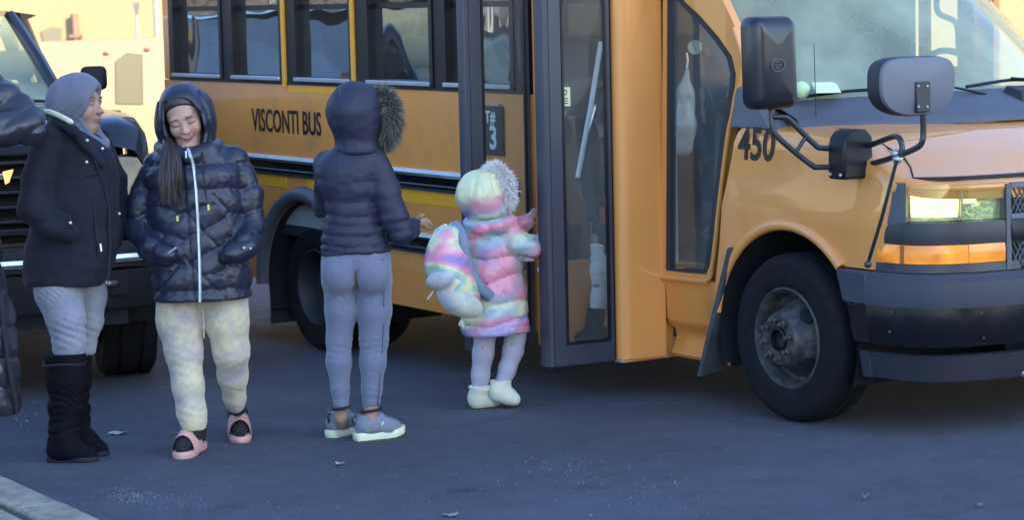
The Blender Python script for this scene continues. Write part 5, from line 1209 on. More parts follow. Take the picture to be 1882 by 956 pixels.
def body(f, H, hc, hs, J, skin, lip, closed=False, smile=0.0, hands=None, hairline=0.075, fine=True, ht=0.0045):
    allp = np.array([hc]+[j[0] for ch in J for j in ch]); lo = allp.min(0)-0.16; hi = allp.max(0)+0.16; lo[2] = max(lo[2], -0.02)
    fx = [(hc[i]-0.135*hs, hc[i]+0.135*hs, ht) for i in range(3)]
    S = SDF(lo, hi, 0.011, fx if fine else None)
    for ch in J: S.chain(ch, 0.03)
    head(S, hc, H, hs, closed, smile)
    if hands:
        for h in hands: h(S)
    return f.build(S, 'body', M_skin, head_color(hc, H, hs, skin, lip, smile, closed, hairline))
SK1 = (0.36, 0.215, 0.150); LIP = (0.30, 0.11, 0.09)

# ------------------------------------------------------------------ woman with the grey hood (left)
f = Fig(10.42, 'woman in grey hood and navy coat, pale jeans, tall black boots'); f.root(125, 845)
fw = np.array([0.94, -0.34, -0.03]); H = head_frame(fw); hc = f.p(143, 193, 0.0); HS1 = 1.07
J = [f.pts((146, 228, 0, 22), (140, 290, 0, 50), (135, 400, 0, 55), (135, 480, 0, 55)), f.pts((112, 500, -0.05, 34), (125, 620, -0.06, 20), (118, 760, -0.06, 15), (116, 822, -0.06, 14), (140, 838, -0.08, 10)),
     f.pts((160, 500, 0.09, 26), (158, 600, 0.09, 11), (149, 660, 0.09, 8), (147, 790, 0.09, 9), (168, 820, 0.065, 9)), f.pts((95, 262, -0.09, 18), (68, 385, -0.12, 16), (118, 422, -0.17, 13)), f.pts((172, 262, 0.1, 18), (205, 390, 0.1, 15), (200, 430, 0.04, 13))]
body(f, H, hc, HS1, J, SK1, LIP)
for sx in (-1, 1):
    e = hc+H @ (np.array([sx*0.031, 0.0735, 0.010])*HS1)
    MBq = MB().ball(e, 0.0122, 12, 8); f.add(MBq, 'eye', M_eye)
    f.add(MB().ball(e+H @ np.array([0.002*-sx, 0.0085, 0]), 0.0062, 10, 6), 'iris', M_iris)
S = f.grid(120, 215, 125, 215, -0.16, 0.16, 0.006); S.ell(hc+H @ np.array([0, -0.012, 0.046]), (0.082, 0.099, 0.086), H); S.half(hc+H @ np.array([0, 0.088, 0.092]), H @ np.array([0, 1.0, -0.5])); f.build(S, 'hair', M_hair)
M_hoodg = pm('grey_hood_jersey', (0.125, 0.13, 0.165), 0.9, var=0.12, vscale=12, bump=0.0012, bscale=180, bump2=0.004, bscale2=18, sheen=0.1)
S = f.grid(70, 215, 125, 285, -0.24, 0.24, 0.006); S.k = 0.04
S.ell(f.p(136, 188, 0), (f.m(50), 0.108, f.m(53)), k=0.0); S.ell(f.p(120, 195, 0), (f.m(32), 0.095, f.m(36))); S.ell(f.p(154, 178, 0), (f.m(37), 0.108, f.m(42)))
S.chain(f.pts((140, 215, 0, 36), (152, 250, -0.01, 34), (158, 272, -0.02, 33)))
S.cone(f.p(160, 258, -0.05), 0.05, f.p(188, 264, -0.05), 0.026); S.cone(f.p(188, 264, -0.05), 0.026, f.p(192, 262, 0.05), 0.026)
n_ = np.array([0.93, -0.30, 0.16]); S.ell(hc+H @ np.array([0, 0.130, -0.030]), (0.078, 0.085, 0.112), H, 0.010, 'cut'); S.half(f.p(176, 190, 0), n_) if False else None
S.ell(f.p(211, 198, -0.02), (f.m(35), 0.2, f.m(54)), None, 0.012, 'cut')
S.disp(wrinkle(0.005, (9, 9, 5), 3, 0.005, (18, 18, 9))); S.disp(creases(f, [(120, 215, 26, -0.9), (150, 235, 24, 1.2)], 0.009, 24, 4)); f.build(S, 'hood', M_hoodg, sm=2)
M_coat1 = pm('navy_wool_coat', (0.0105, 0.011, 0.020), 0.85, spec=0.3, var=0.2, vscale=10, bump=0.001, bscale=200, bump2=0.004, bscale2=20, sheen=0.03)
S = f.grid(15, 250, 200, 545, -0.34, 0.34, 0.0075); S.k = 0.03
S.stack([f.row(218, 92, 142, 0.08), f.row(234, 78, 160, 0.13), f.row(250, 70, 186, 0.155), f.row(268, 66, 204, 0.165), f.row(300, 66, 213, 0.165), f.row(350, 66, 218, 0.165), f.row(400, 58, 220, 0.17), f.row(450, 48, 220, 0.175), f.row(490, 44, 212, 0.18), f.row(525, 44, 193, 0.18)], n=2.3)
S.chain(f.pts((92, 252, -0.11, 28), (66, 330, -0.15, 27), (61, 385, -0.17, 26), (92, 415, -0.21, 23), (128, 428, -0.215, 19)), 0.022); S.chain(f.pts((178, 255, 0.11, 27), (208, 330, 0.12, 24), (221, 400, 0.10, 23), (208, 440, 0.03, 18)), 0.022)
S.chain(f.pts((86, 214, -0.02, 9), (100, 224, -0.12, 10), (135, 240, -0.165, 11), (158, 268, -0.165, 10), (186, 300, -0.13, 9)), 0.015)
h0 = f.p(45, 516)[2]; h1 = f.p(192, 530)[2]; S.half(f.p(120, 524), np.array([-0.06, 0, -1.0]))
S.disp(wrinkle(0.008, (7, 7, 9), 5, 0.006, (14, 14, 26))); coat1 = S; f.build(S, 'coat', M_coat1)
def on(S, f, x, y, off=0.004):
    q = f.p(x, y); yy = S.surf(q[0], q[2])
    if yy is None: yy = f.Y0-0.15
    return atY(x, y, yy-off)
M_snap = pm('metal_snap', (0.55, 0.56, 0.55), 0.3, metal=0.7); M_stitch = pm('coat_edge_dark', (0.010, 0.010, 0.016), 0.8)
mb = MB()
f.add(MB().tube(smooth_path([f.p(84, 203, -0.03), f.p(97, 207, -0.105), f.p(116, 216, -0.145), f.p(134, 226, -0.155)], 4), [0.012]*12+[0.006], 8), 'collar_lining', pm('cream_fleece', (0.62, 0.63, 0.44), 0.95, bump=0.004, bscale=120))
for x, y in ((136, 243), (160, 258), (196, 258), (188, 273), (159, 298), (129, 410), (219, 393)):
    f.add(MB().ball(on(coat1, f, x, y, 0.003), (0.0075, 0.004, 0.0075), 10, 6), 'snap', M_snap)
for pts in ([(150, 262), (172, 290), (190, 330), (200, 380), (203, 450), (198, 525)], [(128, 318), (150, 325), (178, 316)], [(172, 372), (176, 420), (182, 470)], [(104, 388), (128, 398), (138, 424)]):
    f.add(MB().tube([on(coat1, f, x, y, 0.001) for x, y in pts], 0.004, 6), 'coat_seam', M_stitch)
f.add(MB().tube([on(coat1, f, 184, 448, 0.006), on(coat1, f, 186, 462, 0.006)], 0.005, 6), 'zip_pull', M_snap)
def denim(name, col, col2):
    return pm(name, col, 0.85, var=0.08, vscale=60, col2=col2, mixscale=2.2, mixlo=0.35, mixhi=0.7, bump=0.0010, bscale=230, bump2=0.003, bscale2=22, sheen=0.2)
M_jean = denim('pale_denim', (0.215, 0.225, 0.285), (0.31, 0.31, 0.32))
S = f.grid(40, 215, 505, 675, -0.26, 0.26, 0.007); S.k = 0.03
S.chain(f.pts((106, 500, -0.06, 46), (108, 535, -0.06, 43), (121, 585, -0.07, 35), (127, 625, -0.07, 30), (126, 662, -0.06, 28))); S.chain(f.pts((158, 500, 0.09, 38), (165, 545, 0.09, 29), (166, 590, 0.09, 23), (154, 640, 0.09, 20), (147, 680, 0.09, 18)))
zz = [f.p(120, y)[2] for y in (598, 612, 628, 640)]
S.disp(creases(f, [(126, 612, 26, 0.5), (128, 645, 18, -0.3), (100, 535, 20, 1.0), (158, 600, 26, 0.4)], 0.008, 30, 8)); f.build(S, 'jeans', M_jean)
M_boot = pm('black_suede_boot', (0.0045, 0.0045, 0.007), 0.85, spec=0.12, var=0.3, vscale=12, bump=0.001, bscale=150, bump2=0.003, bscale2=25)
for nm, ch, heel, toe, z in (('boot', [(120, 654, -0.06, 38), (121, 700, -0.06, 35), (119, 745, -0.06, 30), (117, 790, -0.06, 27), (116, 822, -0.06, 25)], (108, 832, -0.06), (166, 843, -0.10), 0),
                          ('boot', [(146, 656, 0.09, 22), (145, 700, 0.09, 22), (146, 760, 0.09, 20), (148, 800, 0.09, 20)], (146, 812, 0.08), (186, 826, 0.05), 0)):
    S = f.grid(70, 225, 645, 862, -0.26, 0.26, 0.0065); S.k = 0.025; C = f.pts(*ch); S.chain(C)
    hh = f.p(*heel); tt = f.p(*toe); hh[2] = 0.045; tt[2] = 0.030; S.chain([(hh, 0.046), ((hh+tt)/2+np.array([0, 0, 0.008]), 0.046), (tt, 0.032)], 0.03)
    S.cone(C[-1][0], C[-1][1], (hh*0.75+tt*0.25)+np.array([0, 0, 0.03]), 0.048, 0.03)
    top = C[0][0]; S.half(top+np.array([0, 0, 0.012]), (0.05, 0, 1.0))
    S.disp(creases(f, [(118, 735, 34, 0.5), (118, 785, 28, -0.4), (148, 740, 36, 0.4)], 0.012, 17, 12)); f.build(S, nm, M_boot)
    sole_prism(f, np.array([hh[0]-0.045, hh[1], 0])*np.array([1, 1, 1]), np.array([tt[0]+0.035, tt[1]-0.005, 0]), 0.046, 0.0, 0.022, M_stitch, 'boot_sole')
# strap at the boot top
a = f.p(118, 668, -0.06); f.add(MB().tube([a+np.array([0.088*math.cos(t), 0.088*math.sin(t), 0.004*math.sin(3*t)]) for t in np.linspace(0, 2*math.pi, 25)], 0.006, 6, caps=False), 'boot_strap', M_stitch)

# ------------------------------------------------------------------ woman in the quilted jacket, looking down
f = Fig(10.45, 'smiling woman in shiny navy puffer, yellowish pyjama trousers, pink slides'); f.root(380, 840)
H = head_frame((0.06, -0.90, -0.42), roll=rad(-13)); hc = f.p(339, 213, 0.02); HS = 1.06
J = [f.pts((345, 262, 0.03, 22), (355, 330, 0.03, 60), (365, 440, 0.03, 56), (368, 490, 0.03, 50)), f.pts((330, 545, 0.02, 34), (338, 650, -0.02, 22), (352, 740, -0.03, 14), (358, 790, -0.04, 11)),
     f.pts((412, 545, 0.03, 34), (424, 650, 0.04, 22), (431, 730, 0.16, 11), (435, 744, 0.19, 9)), f.pts((285, 305, 0.04, 18), (262, 415, 0.02, 16), (298, 462, -0.11, 13)), f.pts((432, 292, 0.04, 18), (460, 410, 0.04, 16), (432, 462, -0.10, 13))]
body(f, H, hc, HS, J, (0.47, 0.285, 0.215), (0.46, 0.15, 0.14), closed=True, smile=1.3, hairline=0.080)
S = f.grid(285, 400, 150, 285, -0.10, 0.20, 0.006); S.ell(hc+H @ np.array([0, -0.018, 0.050]), (0.087, 0.104, 0.088), H); S.half(hc+H @ np.array([0, 0.072, 0.088]), H @ np.array([0, 1.0, -0.75])); f.build(S, 'hair', M_hair)
M_puff2 = nylon('navy_quilted_nylon', (0.016, 0.0165, 0.032), 0.40, 0.10)
S = f.grid(265, 420, 145, 300, -0.26, 0.26, 0.006); S.k = 0.035
S.ell(f.p(341, 216, 0.04), (f.m(56), 0.135, f.m(60)), k=0.0); S.ell(f.p(338, 190, 0.05), (f.m(44), 0.13, f.m(34))); S.chain(f.pts((342, 240, 0.04, 54), (346, 275, 0.03, 50)))
S.ell(hc+H @ np.array([0.0, 0.10, -0.002]), (0.079, 0.135, 0.120), H, 0.012, 'cut')
S.ell(hc+H @ np.array([0.0, 0.03, 0.0]), (0.082, 0.09, 0.112), H, 0.01, 'cut')
hz = hc.copy()
def rim2(X, Y, Z, Q):
    q = (np.stack([X, Y, Z], -1)-hc) @ H; rr = np.sqrt((q[..., 0]/0.079)**2+(q[..., 2]/0.120)**2)
    return 0.008*np.exp(-((rr-1.32)/0.05)**2)+0.004*vnoise(X, Y, Z, (12, 12, 12), 4)+0.003*np.sin(rr*0+q[..., 2]*90)*np.exp(-((rr-1.15)/0.12)**2)
S.disp(rim2); f.build(S, 'hood', M_puff2)
S = f.grid(222, 500, 250, 570, -0.34, 0.30, 0.0072); S.k = 0.03
S.stack([f.row(270, 300, 408, 0.10, 0.04), f.row(280, 286, 426, 0.125, 0.03), f.row(294, 281, 432, 0.145, 0.03), f.row(315, 268, 448, 0.16, 0.02), f.row(350, 270, 448, 0.165, 0.02), f.row(400, 274, 450, 0.17, 0.02), f.row(450, 276, 454, 0.175, 0.02), f.row(500, 280, 462, 0.18, 0.02), f.row(550, 283, 463, 0.185, 0.02)], n=2.5)
S.chain(f.pts((287, 308, 0.03, 27), (264, 365, 0.02, 27), (257, 425, 0.0, 26), (278, 455, -0.11, 23), (306, 470, -0.165, 19)), 0.02); S.chain(f.pts((429, 294, 0.03, 27), (455, 355, 0.03, 27), (463, 420, 0.01, 26), (450, 452, -0.10, 23), (424, 468, -0.165, 19)), 0.02)
S.chain(f.pts((312, 276, -0.04, 15), (348, 291, -0.105, 15), (384, 276, -0.05, 15)), 0.02); S.chain(f.pts((298, 268, 0.03, 15), (312, 276, -0.04, 15)), 0.02); S.chain(f.pts((396, 266, 0.03, 15), (384, 276, -0.05, 15)), 0.02)
S.cut_low = None
S.half(f.p(365, 557), np.array([0.03, 0, -1.0]))
x0 = f.p(356, 400)[0]; z0 = f.p(356, 300)[2]; sp_ = f.m(46)
def quilt2(X, Y, Z, Q):
    ax = np.abs(X-x0-0.03*np.sin((Z-z0)*3)); band = (z0-Z)/sp_
    body_ = ax < 0.175
    k = np.floor(band); sl = np.where(np.mod(k, 2) == 0, 0.42, -0.30)
    ph = np.where(body_, band+np.where((band > 1.6) & (band < 4.4), 0.50*ax/sp_*np.where(X > x0, 1, 0.75), 0.0), band+0.1*np.sin(X*40))
    fr = np.abs(ph-np.round(ph))*sp_
    d = puff(np.clip(fr/sp_*2, 0, 1), 0.013)-0.005+0.002*(1-np.clip(fr/sp_*2, 0, 1))**2*np.sin(X*150+Y*90+5*np.sin(Z*40))
    ph2 = (Z-z0)/sp_*0.55+ax/sp_*0.62; fr2 = np.abs(ph2-np.round(ph2))*sp_
    d = d+np.where(body_ & (band > 1.2), 0.007*np.exp(-(fr2/0.0045)**2), 0)
    d = d+0.008*np.exp(-((X-x0-0.022*(z0-Z)/0.55*1.0+0.018)/0.006)**2)*(Y < f.Y0)
    return d+0.003*vnoise(X, Y, Z, (14, 14, 16), 21)+0.004*np.abs(vnoise(X, Y, Z, (26, 26, 50), 22))
S.disp(quilt2); jk = S; f.build(S, 'jacket', M_puff2)
zp = [(345, 272), (349, 285), (355, 305), (359, 340), (362, 380), (364, 420), (366, 470), (367, 520), (367, 556)]
M_zip = pm('silver_zip', (0.55, 0.56, 0.58), 0.35, metal=0.5)
mb = MB(); P0 = [on(jk, f, x, y, 0.010) for x, y in zp]; P0 = smooth_path(P0, 4); n_ = len(P0)
mb.grid([[p+np.array([-0.007, 0.004, 0]), p+np.array([-0.003, -0.003, 0]), p+np.array([0.003, -0.003, 0]), p+np.array([0.007, 0.004, 0])] for p in P0]); f.add(mb, 'zip', M_zip)
f.add(MB().box(tuple(on(jk, f, 342, 284, 0.012)-np.array([0.004, 0.002, 0.014])), tuple(on(jk, f, 342, 284, 0.012)+np.array([0.004, 0.003, 0.016]))), 'zip_pull', M_zip, bevel=0.001)
for pts, tip in (([(373, 278), (374, 320), (379, 362), (382, 376)], (383, 381)), ([(322, 300), (324, 350), (326, 394)], (326, 402))):
    f.add(MB().tube([on(jk, f, x, y, 0.006) for x, y in pts], 0.0032, 6), 'drawstring', M_stitch)
    q = on(jk, f, *tip, 0.008); f.add(MB().tube([q+np.array([0, 0, 0.012]), q-np.array([0, 0, 0.012])], 0.0055, 8), 'cord_tip', pm('gold_cord_tip', (0.75, 0.62, 0.18), 0.35, metal=0.3) if tip[0] == 383 else bpy.data.materials['gold_cord_tip'])
for pts in ([(306, 468), (314, 462), (324, 455)], [(418, 458), (424, 466), (428, 474)]):
    f.add(MB().tube([on(jk, f, x, y, 0.003) for x, y in pts], 0.004, 6), 'pocket_zip', M_zip)
for x, y in ((448, 456), (460, 457), (269, 448)):
    f.add(MB().ball(on(jk, f, x, y, 0.003), (0.007, 0.004, 0.006), 8, 6), 'cuff_stud', M_snap)
# long hair falling beside the face
mb = MB(); rg = np.random.RandomState(5); fm = []
for i in range(170):
    a = rg.uniform(0, 1); b = rg.uniform(0, 1)
    pp = [f.p(300+14*a, 255+8*b, -0.06+0.05*rg.rand()), None, None, None]
    ends = [(296+36*a, 288), (292+44*a, 325), (296+44*a+rg.normal(0, 4), 340+40*rg.rand())]
    for j, (x, y) in enumerate(ends): pp[j+1] = on(jk, f, x, y, 0.006+0.022*rg.rand()*(1-0.25*j)+0.016*math.sin(a*math.pi))
    pp = smooth_path(pp, 3); w = 0.0032
    ks = len(mb.v)
    mb.grid([[p+np.array([-w*(1-t*0.7), 0, 0]), p+np.array([w*(1-t*0.7), -0.001, 0])] for t, p in zip(np.linspace(0, 1, len(pp)), pp)])
    fm += [rg.choice([0, 0, 0, 1])]*(len(pp)-1)
ob = mesh_obj('hair', [np.asarray(v)-f.o for v in mb.v], mb.f, None, f.r, True, 180, 0, False, mats=[pm('long_hair', (0.030, 0.020, 0.017), 0.4, var=0.2), pm('long_hair_light', (0.085, 0.052, 0.038), 0.4)], fmat=fm); ob['kind'] = 'stuff'
M_pyj = pm('tie_dye_fleece', (0.56, 0.48, 0.29), 0.95, col2=(0.34, 0.28, 0.33), mixscale=8, mixlo=0.40, mixhi=0.70, var=0.10, vscale=34, bump=0.0016, bscale=120, bump2=0.003, bscale2=20, sheen=0.3)
S = f.grid(265, 480, 530, 810, -0.28, 0.38, 0.0072); S.k = 0.03
S.chain(f.pts((331, 540, 0.02, 46), (331, 590, 0.02, 43), (338, 645, 0.0, 34), (346, 710, -0.03, 28), (352, 758, -0.04, 26), (356, 776, -0.05, 24)))
S.chain(f.pts((356, 780, -0.05, 20), (357, 795, -0.05, 19)), 0.012)
S.chain(f.pts((414, 540, 0.02, 43), (417, 590, 0.02, 39), (425, 645, 0.03, 33), (428, 690, 0.10, 27), (431, 730, 0.16, 20), (433, 744, 0.18, 17)))
S.disp(creases(f, [(334, 585, 30, 0.9), (342, 660, 34, 0.5), (352, 755, 24, 0.2), (416, 590, 30, -0.9), (426, 655, 34, -0.4), (431, 725, 22, 0.3)], 0.0055, 23, 31)); f.build(S, 'trousers', M_pyj)
f.add(MB().tube([f.p(372, 562, -0.06), f.p(374, 590, -0.055), f.p(375, 622, -0.045)], 0.003, 6), 'drawcord', M_pyj)
M_sock = pm('black_sock', (0.012, 0.012, 0.015), 0.9, bump=0.001, bscale=200); M_slide = pm('pink_rubber_slide', (0.62, 0.33, 0.29), 0.55, var=0.06, bump=0.0005, bscale=150)
def slide(ank, heel, toe, dyT, aw):
    A = f.p(*ank[:3]); h = ground(*heel); t = ground(*toe); d = t-h; L_ = np.linalg.norm(d); d = d/L_; s = np.array([-d[1], d[0], 0])
    S = SDF(np.minimum(np.minimum(h, t), A)-0.09, np.maximum(np.maximum(h, t), A)+0.1, 0.006); S.k = 0.03
    up = np.array([0, 0, 1.0]); S.chain([(A, f.m(ank[3])), (h+d*0.05+up*0.085, 0.036), (h+d*0.045+up*0.058, 0.036)]); S.chain([(h+d*0.05+up*0.085, 0.036), (h+d*L_*0.45+up*0.070, 0.036), (h+d*L_*0.72+up*0.052, 0.034), (h+d*(L_-0.035)+up*0.042, 0.024)])
    f.build(S, 'sock', M_sock)
    sl_ = sole_prism(f, h, t, aw, 0.0, 0.030, M_slide, 'slide_sole')
    rows = []
    for a in np.linspace(-0.15, math.pi+0.15, 16):
        c, sn = math.cos(a), math.sin(a)
        rows.append([h+d*(L_*q)+s*(aw*1.03*c)*w+up*(0.022+(hh)*max(sn, -0.05)) for q, w, hh in ((0.40, 0.97, 0.112), (0.42, 1.01, 0.114), (0.60, 1.03, 0.100), (0.79, 1.0, 0.078), (0.81, 0.96, 0.074))])
    f.add(MB().grid(rows), 'slide_strap', M_slide, angle=60)
slide((359, 795, -0.04, 15), (368, 824), (330, 846), 0, 0.050)
slide((436, 748, 0.19, 13), (438, 790), (443, 817), 0, 0.050)

# ------------------------------------------------------------------ woman seen from behind
f = Fig(10.62, 'woman seen from behind in slate puffer with fur hood, blue leggings'); f.root(660, 808)
fw = np.array([0.80, 0.60, -0.05]); H = head_frame(fw); hc = f.p(668, 214, 0.02)
J = [f.pts((655, 250, 0, 22), (645, 310, 0.02, 44), (648, 400, 0.02, 42), (652, 480, 0.02, 50)), f.pts((625, 500, 0, 24), (624, 640, 0, 16), (627, 740, 0.01, 11), (627, 768, 0.03, 10), (628, 782, 0.05, 8)),
     f.pts((688, 500, 0, 24), (686, 640, 0, 18), (682, 745, 0, 12), (681, 774, 0, 11), (684, 788, 0.0, 8)), f.pts((697, 300, -0.02, 17), (735, 425, -0.03, 15), (758, 412, 0.15, 12)), f.pts((602, 300, 0.06, 17), (600, 390, 0.16, 15), (640, 420, 0.3, 12))]
def hand3(S):
    w = f.p(760, 411, 0.17); d = np.array([0.80, 0.10, 0.10]); d /= np.linalg.norm(d); u_ = np.array([0.1, 0.25, -0.95])
    S.cone(w, 0.020, w+d*0.03, 0.022, 0.012)
    for i, (o, l) in enumerate(((-0.024, 0.050), (-0.008, 0.058), (0.008, 0.054), (0.024, 0.042))):
        b = w+d*0.032+u_*o*0.8; m_ = b+d*l*0.55+np.array([0, 0.006, -0.006]); S.chain([(b, 0.0092), (m_, 0.0082), (m_+d*l*0.4+np.array([0.0, 0.012, -0.018]), 0.0068)], 0.004)
    b = w+d*0.008+np.array([0, -0.014, 0.012]); S.chain([(b, 0.010), (b+np.array([0.022, -0.01, 0.020]), 0.0088), (b+np.array([0.042, -0.008, 0.026]), 0.007)], 0.005)
body(f, H, hc, 0.97, J, SK1, LIP, hands=[hand3], fine=True, ht=0.006)
q = f.p(775, 411, 0.17)
M_puff3 = nylon('slate_puffer', (0.021, 0.021, 0.042), 0.6, 0.0)
S = f.grid(585, 745, 140, 290, -0.22, 0.26, 0.0062); S.k = 0.03
S.ell(f.p(647, 204, 0.0), (f.m(49), 0.130, f.m(55)), k=0.0); S.ell(f.p(655, 232, 0.01), (f.m(44), 0.12, f.m(38))); S.ell(f.p(672, 205, 0.04), (f.m(36), 0.115, f.m(50)))
S.cone(f.p(655, 255, 0.0), f.m(37), f.p(655, 272, 0.0), f.m(42))
S.ell(f.p(735, 215, 0.14), (0.095, 0.14, 0.105), head_frame((0.8, 0.6, 0)), 0.012, 'cut')
yc = f.p(622, 200)[0]
S.disp(lambda X, Y, Z, Q: 0.006*np.exp(-((X-yc-0.01*np.sin(Z*30))/0.006)**2)*(Y < f.Y0-0.03)+0.005*vnoise(X, Y, Z, (11, 11, 11), 41)+0.004*np.abs(vnoise(X, Y, Z, (20, 20, 34), 42))); f.build(S, 'hood', M_puff3)
g1, g2, g3 = pm('fur_grey', (0.13, 0.115, 0.10), 0.8), pm('fur_pale', (0.30, 0.265, 0.21), 0.8), pm('fur_dark', (0.040, 0.035, 0.034), 0.8)
nr = np.array([0.80, 0.60, 0.0]); e2 = np.array([0.60, -0.80, 0.0]); e1 = np.array([0, 0, 1.0])
fur(f, 'fur_trim', f.p(702, 214, 0.05), e1, e2, nr, f.m(43), 0.085, 9500, 0.048, [g1, g1, g2, g3], 3, wid=0.0015, thick=0.016)
S = f.grid(560, 790, 255, 480, -0.26, 0.36, 0.0072); S.k = 0.028
S.stack([f.row(262, 622, 690, 0.075, 0.02), f.row(276, 600, 700, 0.10, 0.02), f.row(290, 586, 704, 0.12, 0.02), f.row(312, 580, 703, 0.13, 0.02), f.row(335, 583, 698, 0.13, 0.02), f.row(368, 598, 694, 0.12, 0.02), f.row(393, 598, 697, 0.12, 0.02), f.row(423, 592, 708, 0.13, 0.02), f.row(459, 588, 718, 0.14, 0.02), f.row(468, 589, 718, 0.14, 0.02)], n=2.3)
S.chain(f.pts((690, 300, -0.01, 25), (708, 350, -0.02, 27), (724, 400, -0.03, 27), (737, 428, -0.03, 22), (752, 422, 0.06, 18), (760, 412, 0.14, 14)), 0.022); S.chain(f.pts((600, 300, 0.05, 24), (598, 380, 0.16, 22), (640, 425, 0.28, 17)), 0.022)
S.half(f.p(652, 467), np.array([0.03, 0, -1.0]))
zs = [f.p(650, y)[2] for y in (330, 366, 394, 411, 430, 450, 462)]; dz = [0.003, 0.004, 0.009, 0.007, 0.006, 0.006, 0.005]
def quilt3(X, Y, Z, Q):
    zz_ = Z+0.010*np.sin((X+0.3)*14)+0.004*vnoise(X, Y, Z, (20, 20, 3), 44); d = 0
    ar = X > f.p(712, 380)[0]
    for z, a in zip(zs, dz): d = d+0.0
    d = np.where(ar, 0.6, 1.0)*baffles(zz_, zs+[f.p(650, 290)[2], f.p(650, 476)[2]], (0.006, 0.012, 0.012, 0.012, 0.012, 0.009, 0.005, 0.003), X, Y)
    return d-0.003+0.004*vnoise(X, Y, Z, (10, 10, 18), 45)+0.005*np.abs(vnoise(X, Y, Z, (16, 16, 44), 46))
S.disp(quilt3); f.build(S, 'jacket', M_puff3)
M_leg = pm('heather_leggings', (0.135, 0.148, 0.205), 0.9, var=0.14, vscale=90, bump=0.001, bscale=200, bump2=0.002, bscale2=26, sheen=0.3, stretch=(1, 1, 2.2))
S = f.grid(570, 740, 450, 765, -0.22, 0.22, 0.0068); S.k = 0.028
S.stack([f.row(455, 592, 716, 0.12, 0.02), f.row(480, 589, 720, 0.125, 0.01), f.row(505, 590, 721, 0.115, 0.01), f.row(522, 594, 718, 0.10, 0.01)], n=2.3)
S.ell(f.p(624, 505, -0.065), (f.m(32), 0.065, f.m(36))); S.ell(f.p(684, 505, -0.065), (f.m(34), 0.065, f.m(36)))
S.chain(f.pts((626, 520, 0, 33), (627, 570, 0, 29), (623, 625, 0.01, 23), (623, 665, 0.0, 23), (626, 715, 0.0, 17), (628, 750, 0, 15)), 0.02); S.chain(f.pts((688, 520, 0, 33), (688, 570, 0, 31), (687, 625, 0.01, 26), (685, 665, 0, 24), (683, 715, 0, 19), (682, 752, 0, 17)), 0.02)
S.ell(f.p(655, 540, -0.10), (f.m(3), 0.06, f.m(40)), k=0.02, mode='cut')
S.disp(creases(f, [(624, 640, 30, 0.2), (626, 720, 26, -0.2), (686, 640, 30, -0.2), (683, 725, 26, 0.2), (630, 545, 16, 0.9), (684, 548, 16, -0.9)], 0.0055, 34, 51)); leg3 = S; f.build(S, 'leggings', M_leg)
f.add(MB().tube([on(leg3, f, x, y, 0.0006) for x, y in ((703, 475), (706, 530), (705, 590), (702, 650), (697, 710), (694, 748))], 0.0022, 6), 'side_seam', pm('seam_blue', (0.06, 0.07, 0.11), 0.9))
for x, y, r in ((628, 750, 16), (682, 754, 18)):
    a = f.p(x, y, 0); f.add(MB().tube([a+np.array([f.m(r)*math.cos(t), f.m(r)*math.sin(t), 0.005*math.cos(t)]) for t in np.linspace(0, 2*math.pi, 25)], 0.006, 6, caps=False), 'ankle_cuff', M_sock)
M_sole = pm('cream_sole', (0.66, 0.66, 0.44), 0.6, var=0.06, vscale=20); M_snk = pm('grey_knit_sneaker', (0.17, 0.185, 0.225), 0.8, var=0.15, vscale=40, bump=0.0012, bscale=160)
def sneaker(heel, toe, ank, W_=0.044):
    h = ground(*heel); t = ground(*toe); d = t-h; L_ = np.linalg.norm(d); d = d/L_; s = np.array([-d[1], d[0], 0]); up = np.array([0, 0, 1.0])
    so = sole_prism(f, h, t, W_, 0.0, 0.034, M_sole, 'sneaker_sole', 1.03, lift=0.05)
    A = f.p(*ank)
    S = SDF(np.minimum(h, t)-np.array([0.08, 0.08, 0.0]), np.maximum(h, t)+np.array([0.08, 0.08, 0.16]), 0.005); S.k = 0.03
    S.chain([(h+d*0.045+up*0.06, 0.037), (h+d*L_*0.35+up*0.06, 0.038), (h+d*L_*0.66+up*0.044, 0.040), (h+d*(L_-0.045)+up*0.040, 0.032)]); S.cone(h+d*0.05+up*0.06, 0.036, h+d*0.055+up*0.100, 0.036); S.cone(h+d*0.10+up*0.08, 0.034, h+d*0.11+up*0.092, 0.03)
    S.cone(h+d*0.055+up*0.075, 0.026, h+d*0.062+up*0.14, 0.034, 0.008, 'cut')
    S.half(h+up*0.024, (0, 0, -1.0)); f.build(S, 'sneaker_upper', M_snk)
    for k in range(4):
        q = h+d*L_*(0.42+0.07*k)+up*(0.098-0.008*k); f.add(MB().tube([q-s*0.022-up*0.006, q, q+s*0.022-up*0.006], 0.0028, 6), 'lace', M_snk)
    q = h+d*L_*0.48-s*W_*0.93+up*0.062
    return h, d, s, L_
for a_ in (((606, 806), (664, 791), (628, 770, 0)), ((652, 811), (744, 801), (682, 770, 0))):
    h, d, s, L_ = sneaker(*a_)
    for sg in (-1, 1):
        q = h+d*L_*0.47+s*sg*0.0405+np.array([0, 0, 0.060])
        f.add(MB().tube([q+d*0.012+np.array([0, 0, 0.016]), q+np.array([0, 0, 0.004]), q-d*0.006-np.array([0, 0, 0.014])], [0.004, 0.005, 0.002], 6).tube([q+np.array([0, 0, 0.004]), q-d*0.014+np.array([0, 0, 0.010])], 0.003, 6), 'shoe_mark', M_sole)
    f.add(MB().tube([h+np.array([0, 0, 0.07]), h-d*0.008+np.array([0, 0, 0.10]), h+d*0.012+np.array([0, 0, 0.108])], 0.005, 6), 'heel_tab', M_stitch)
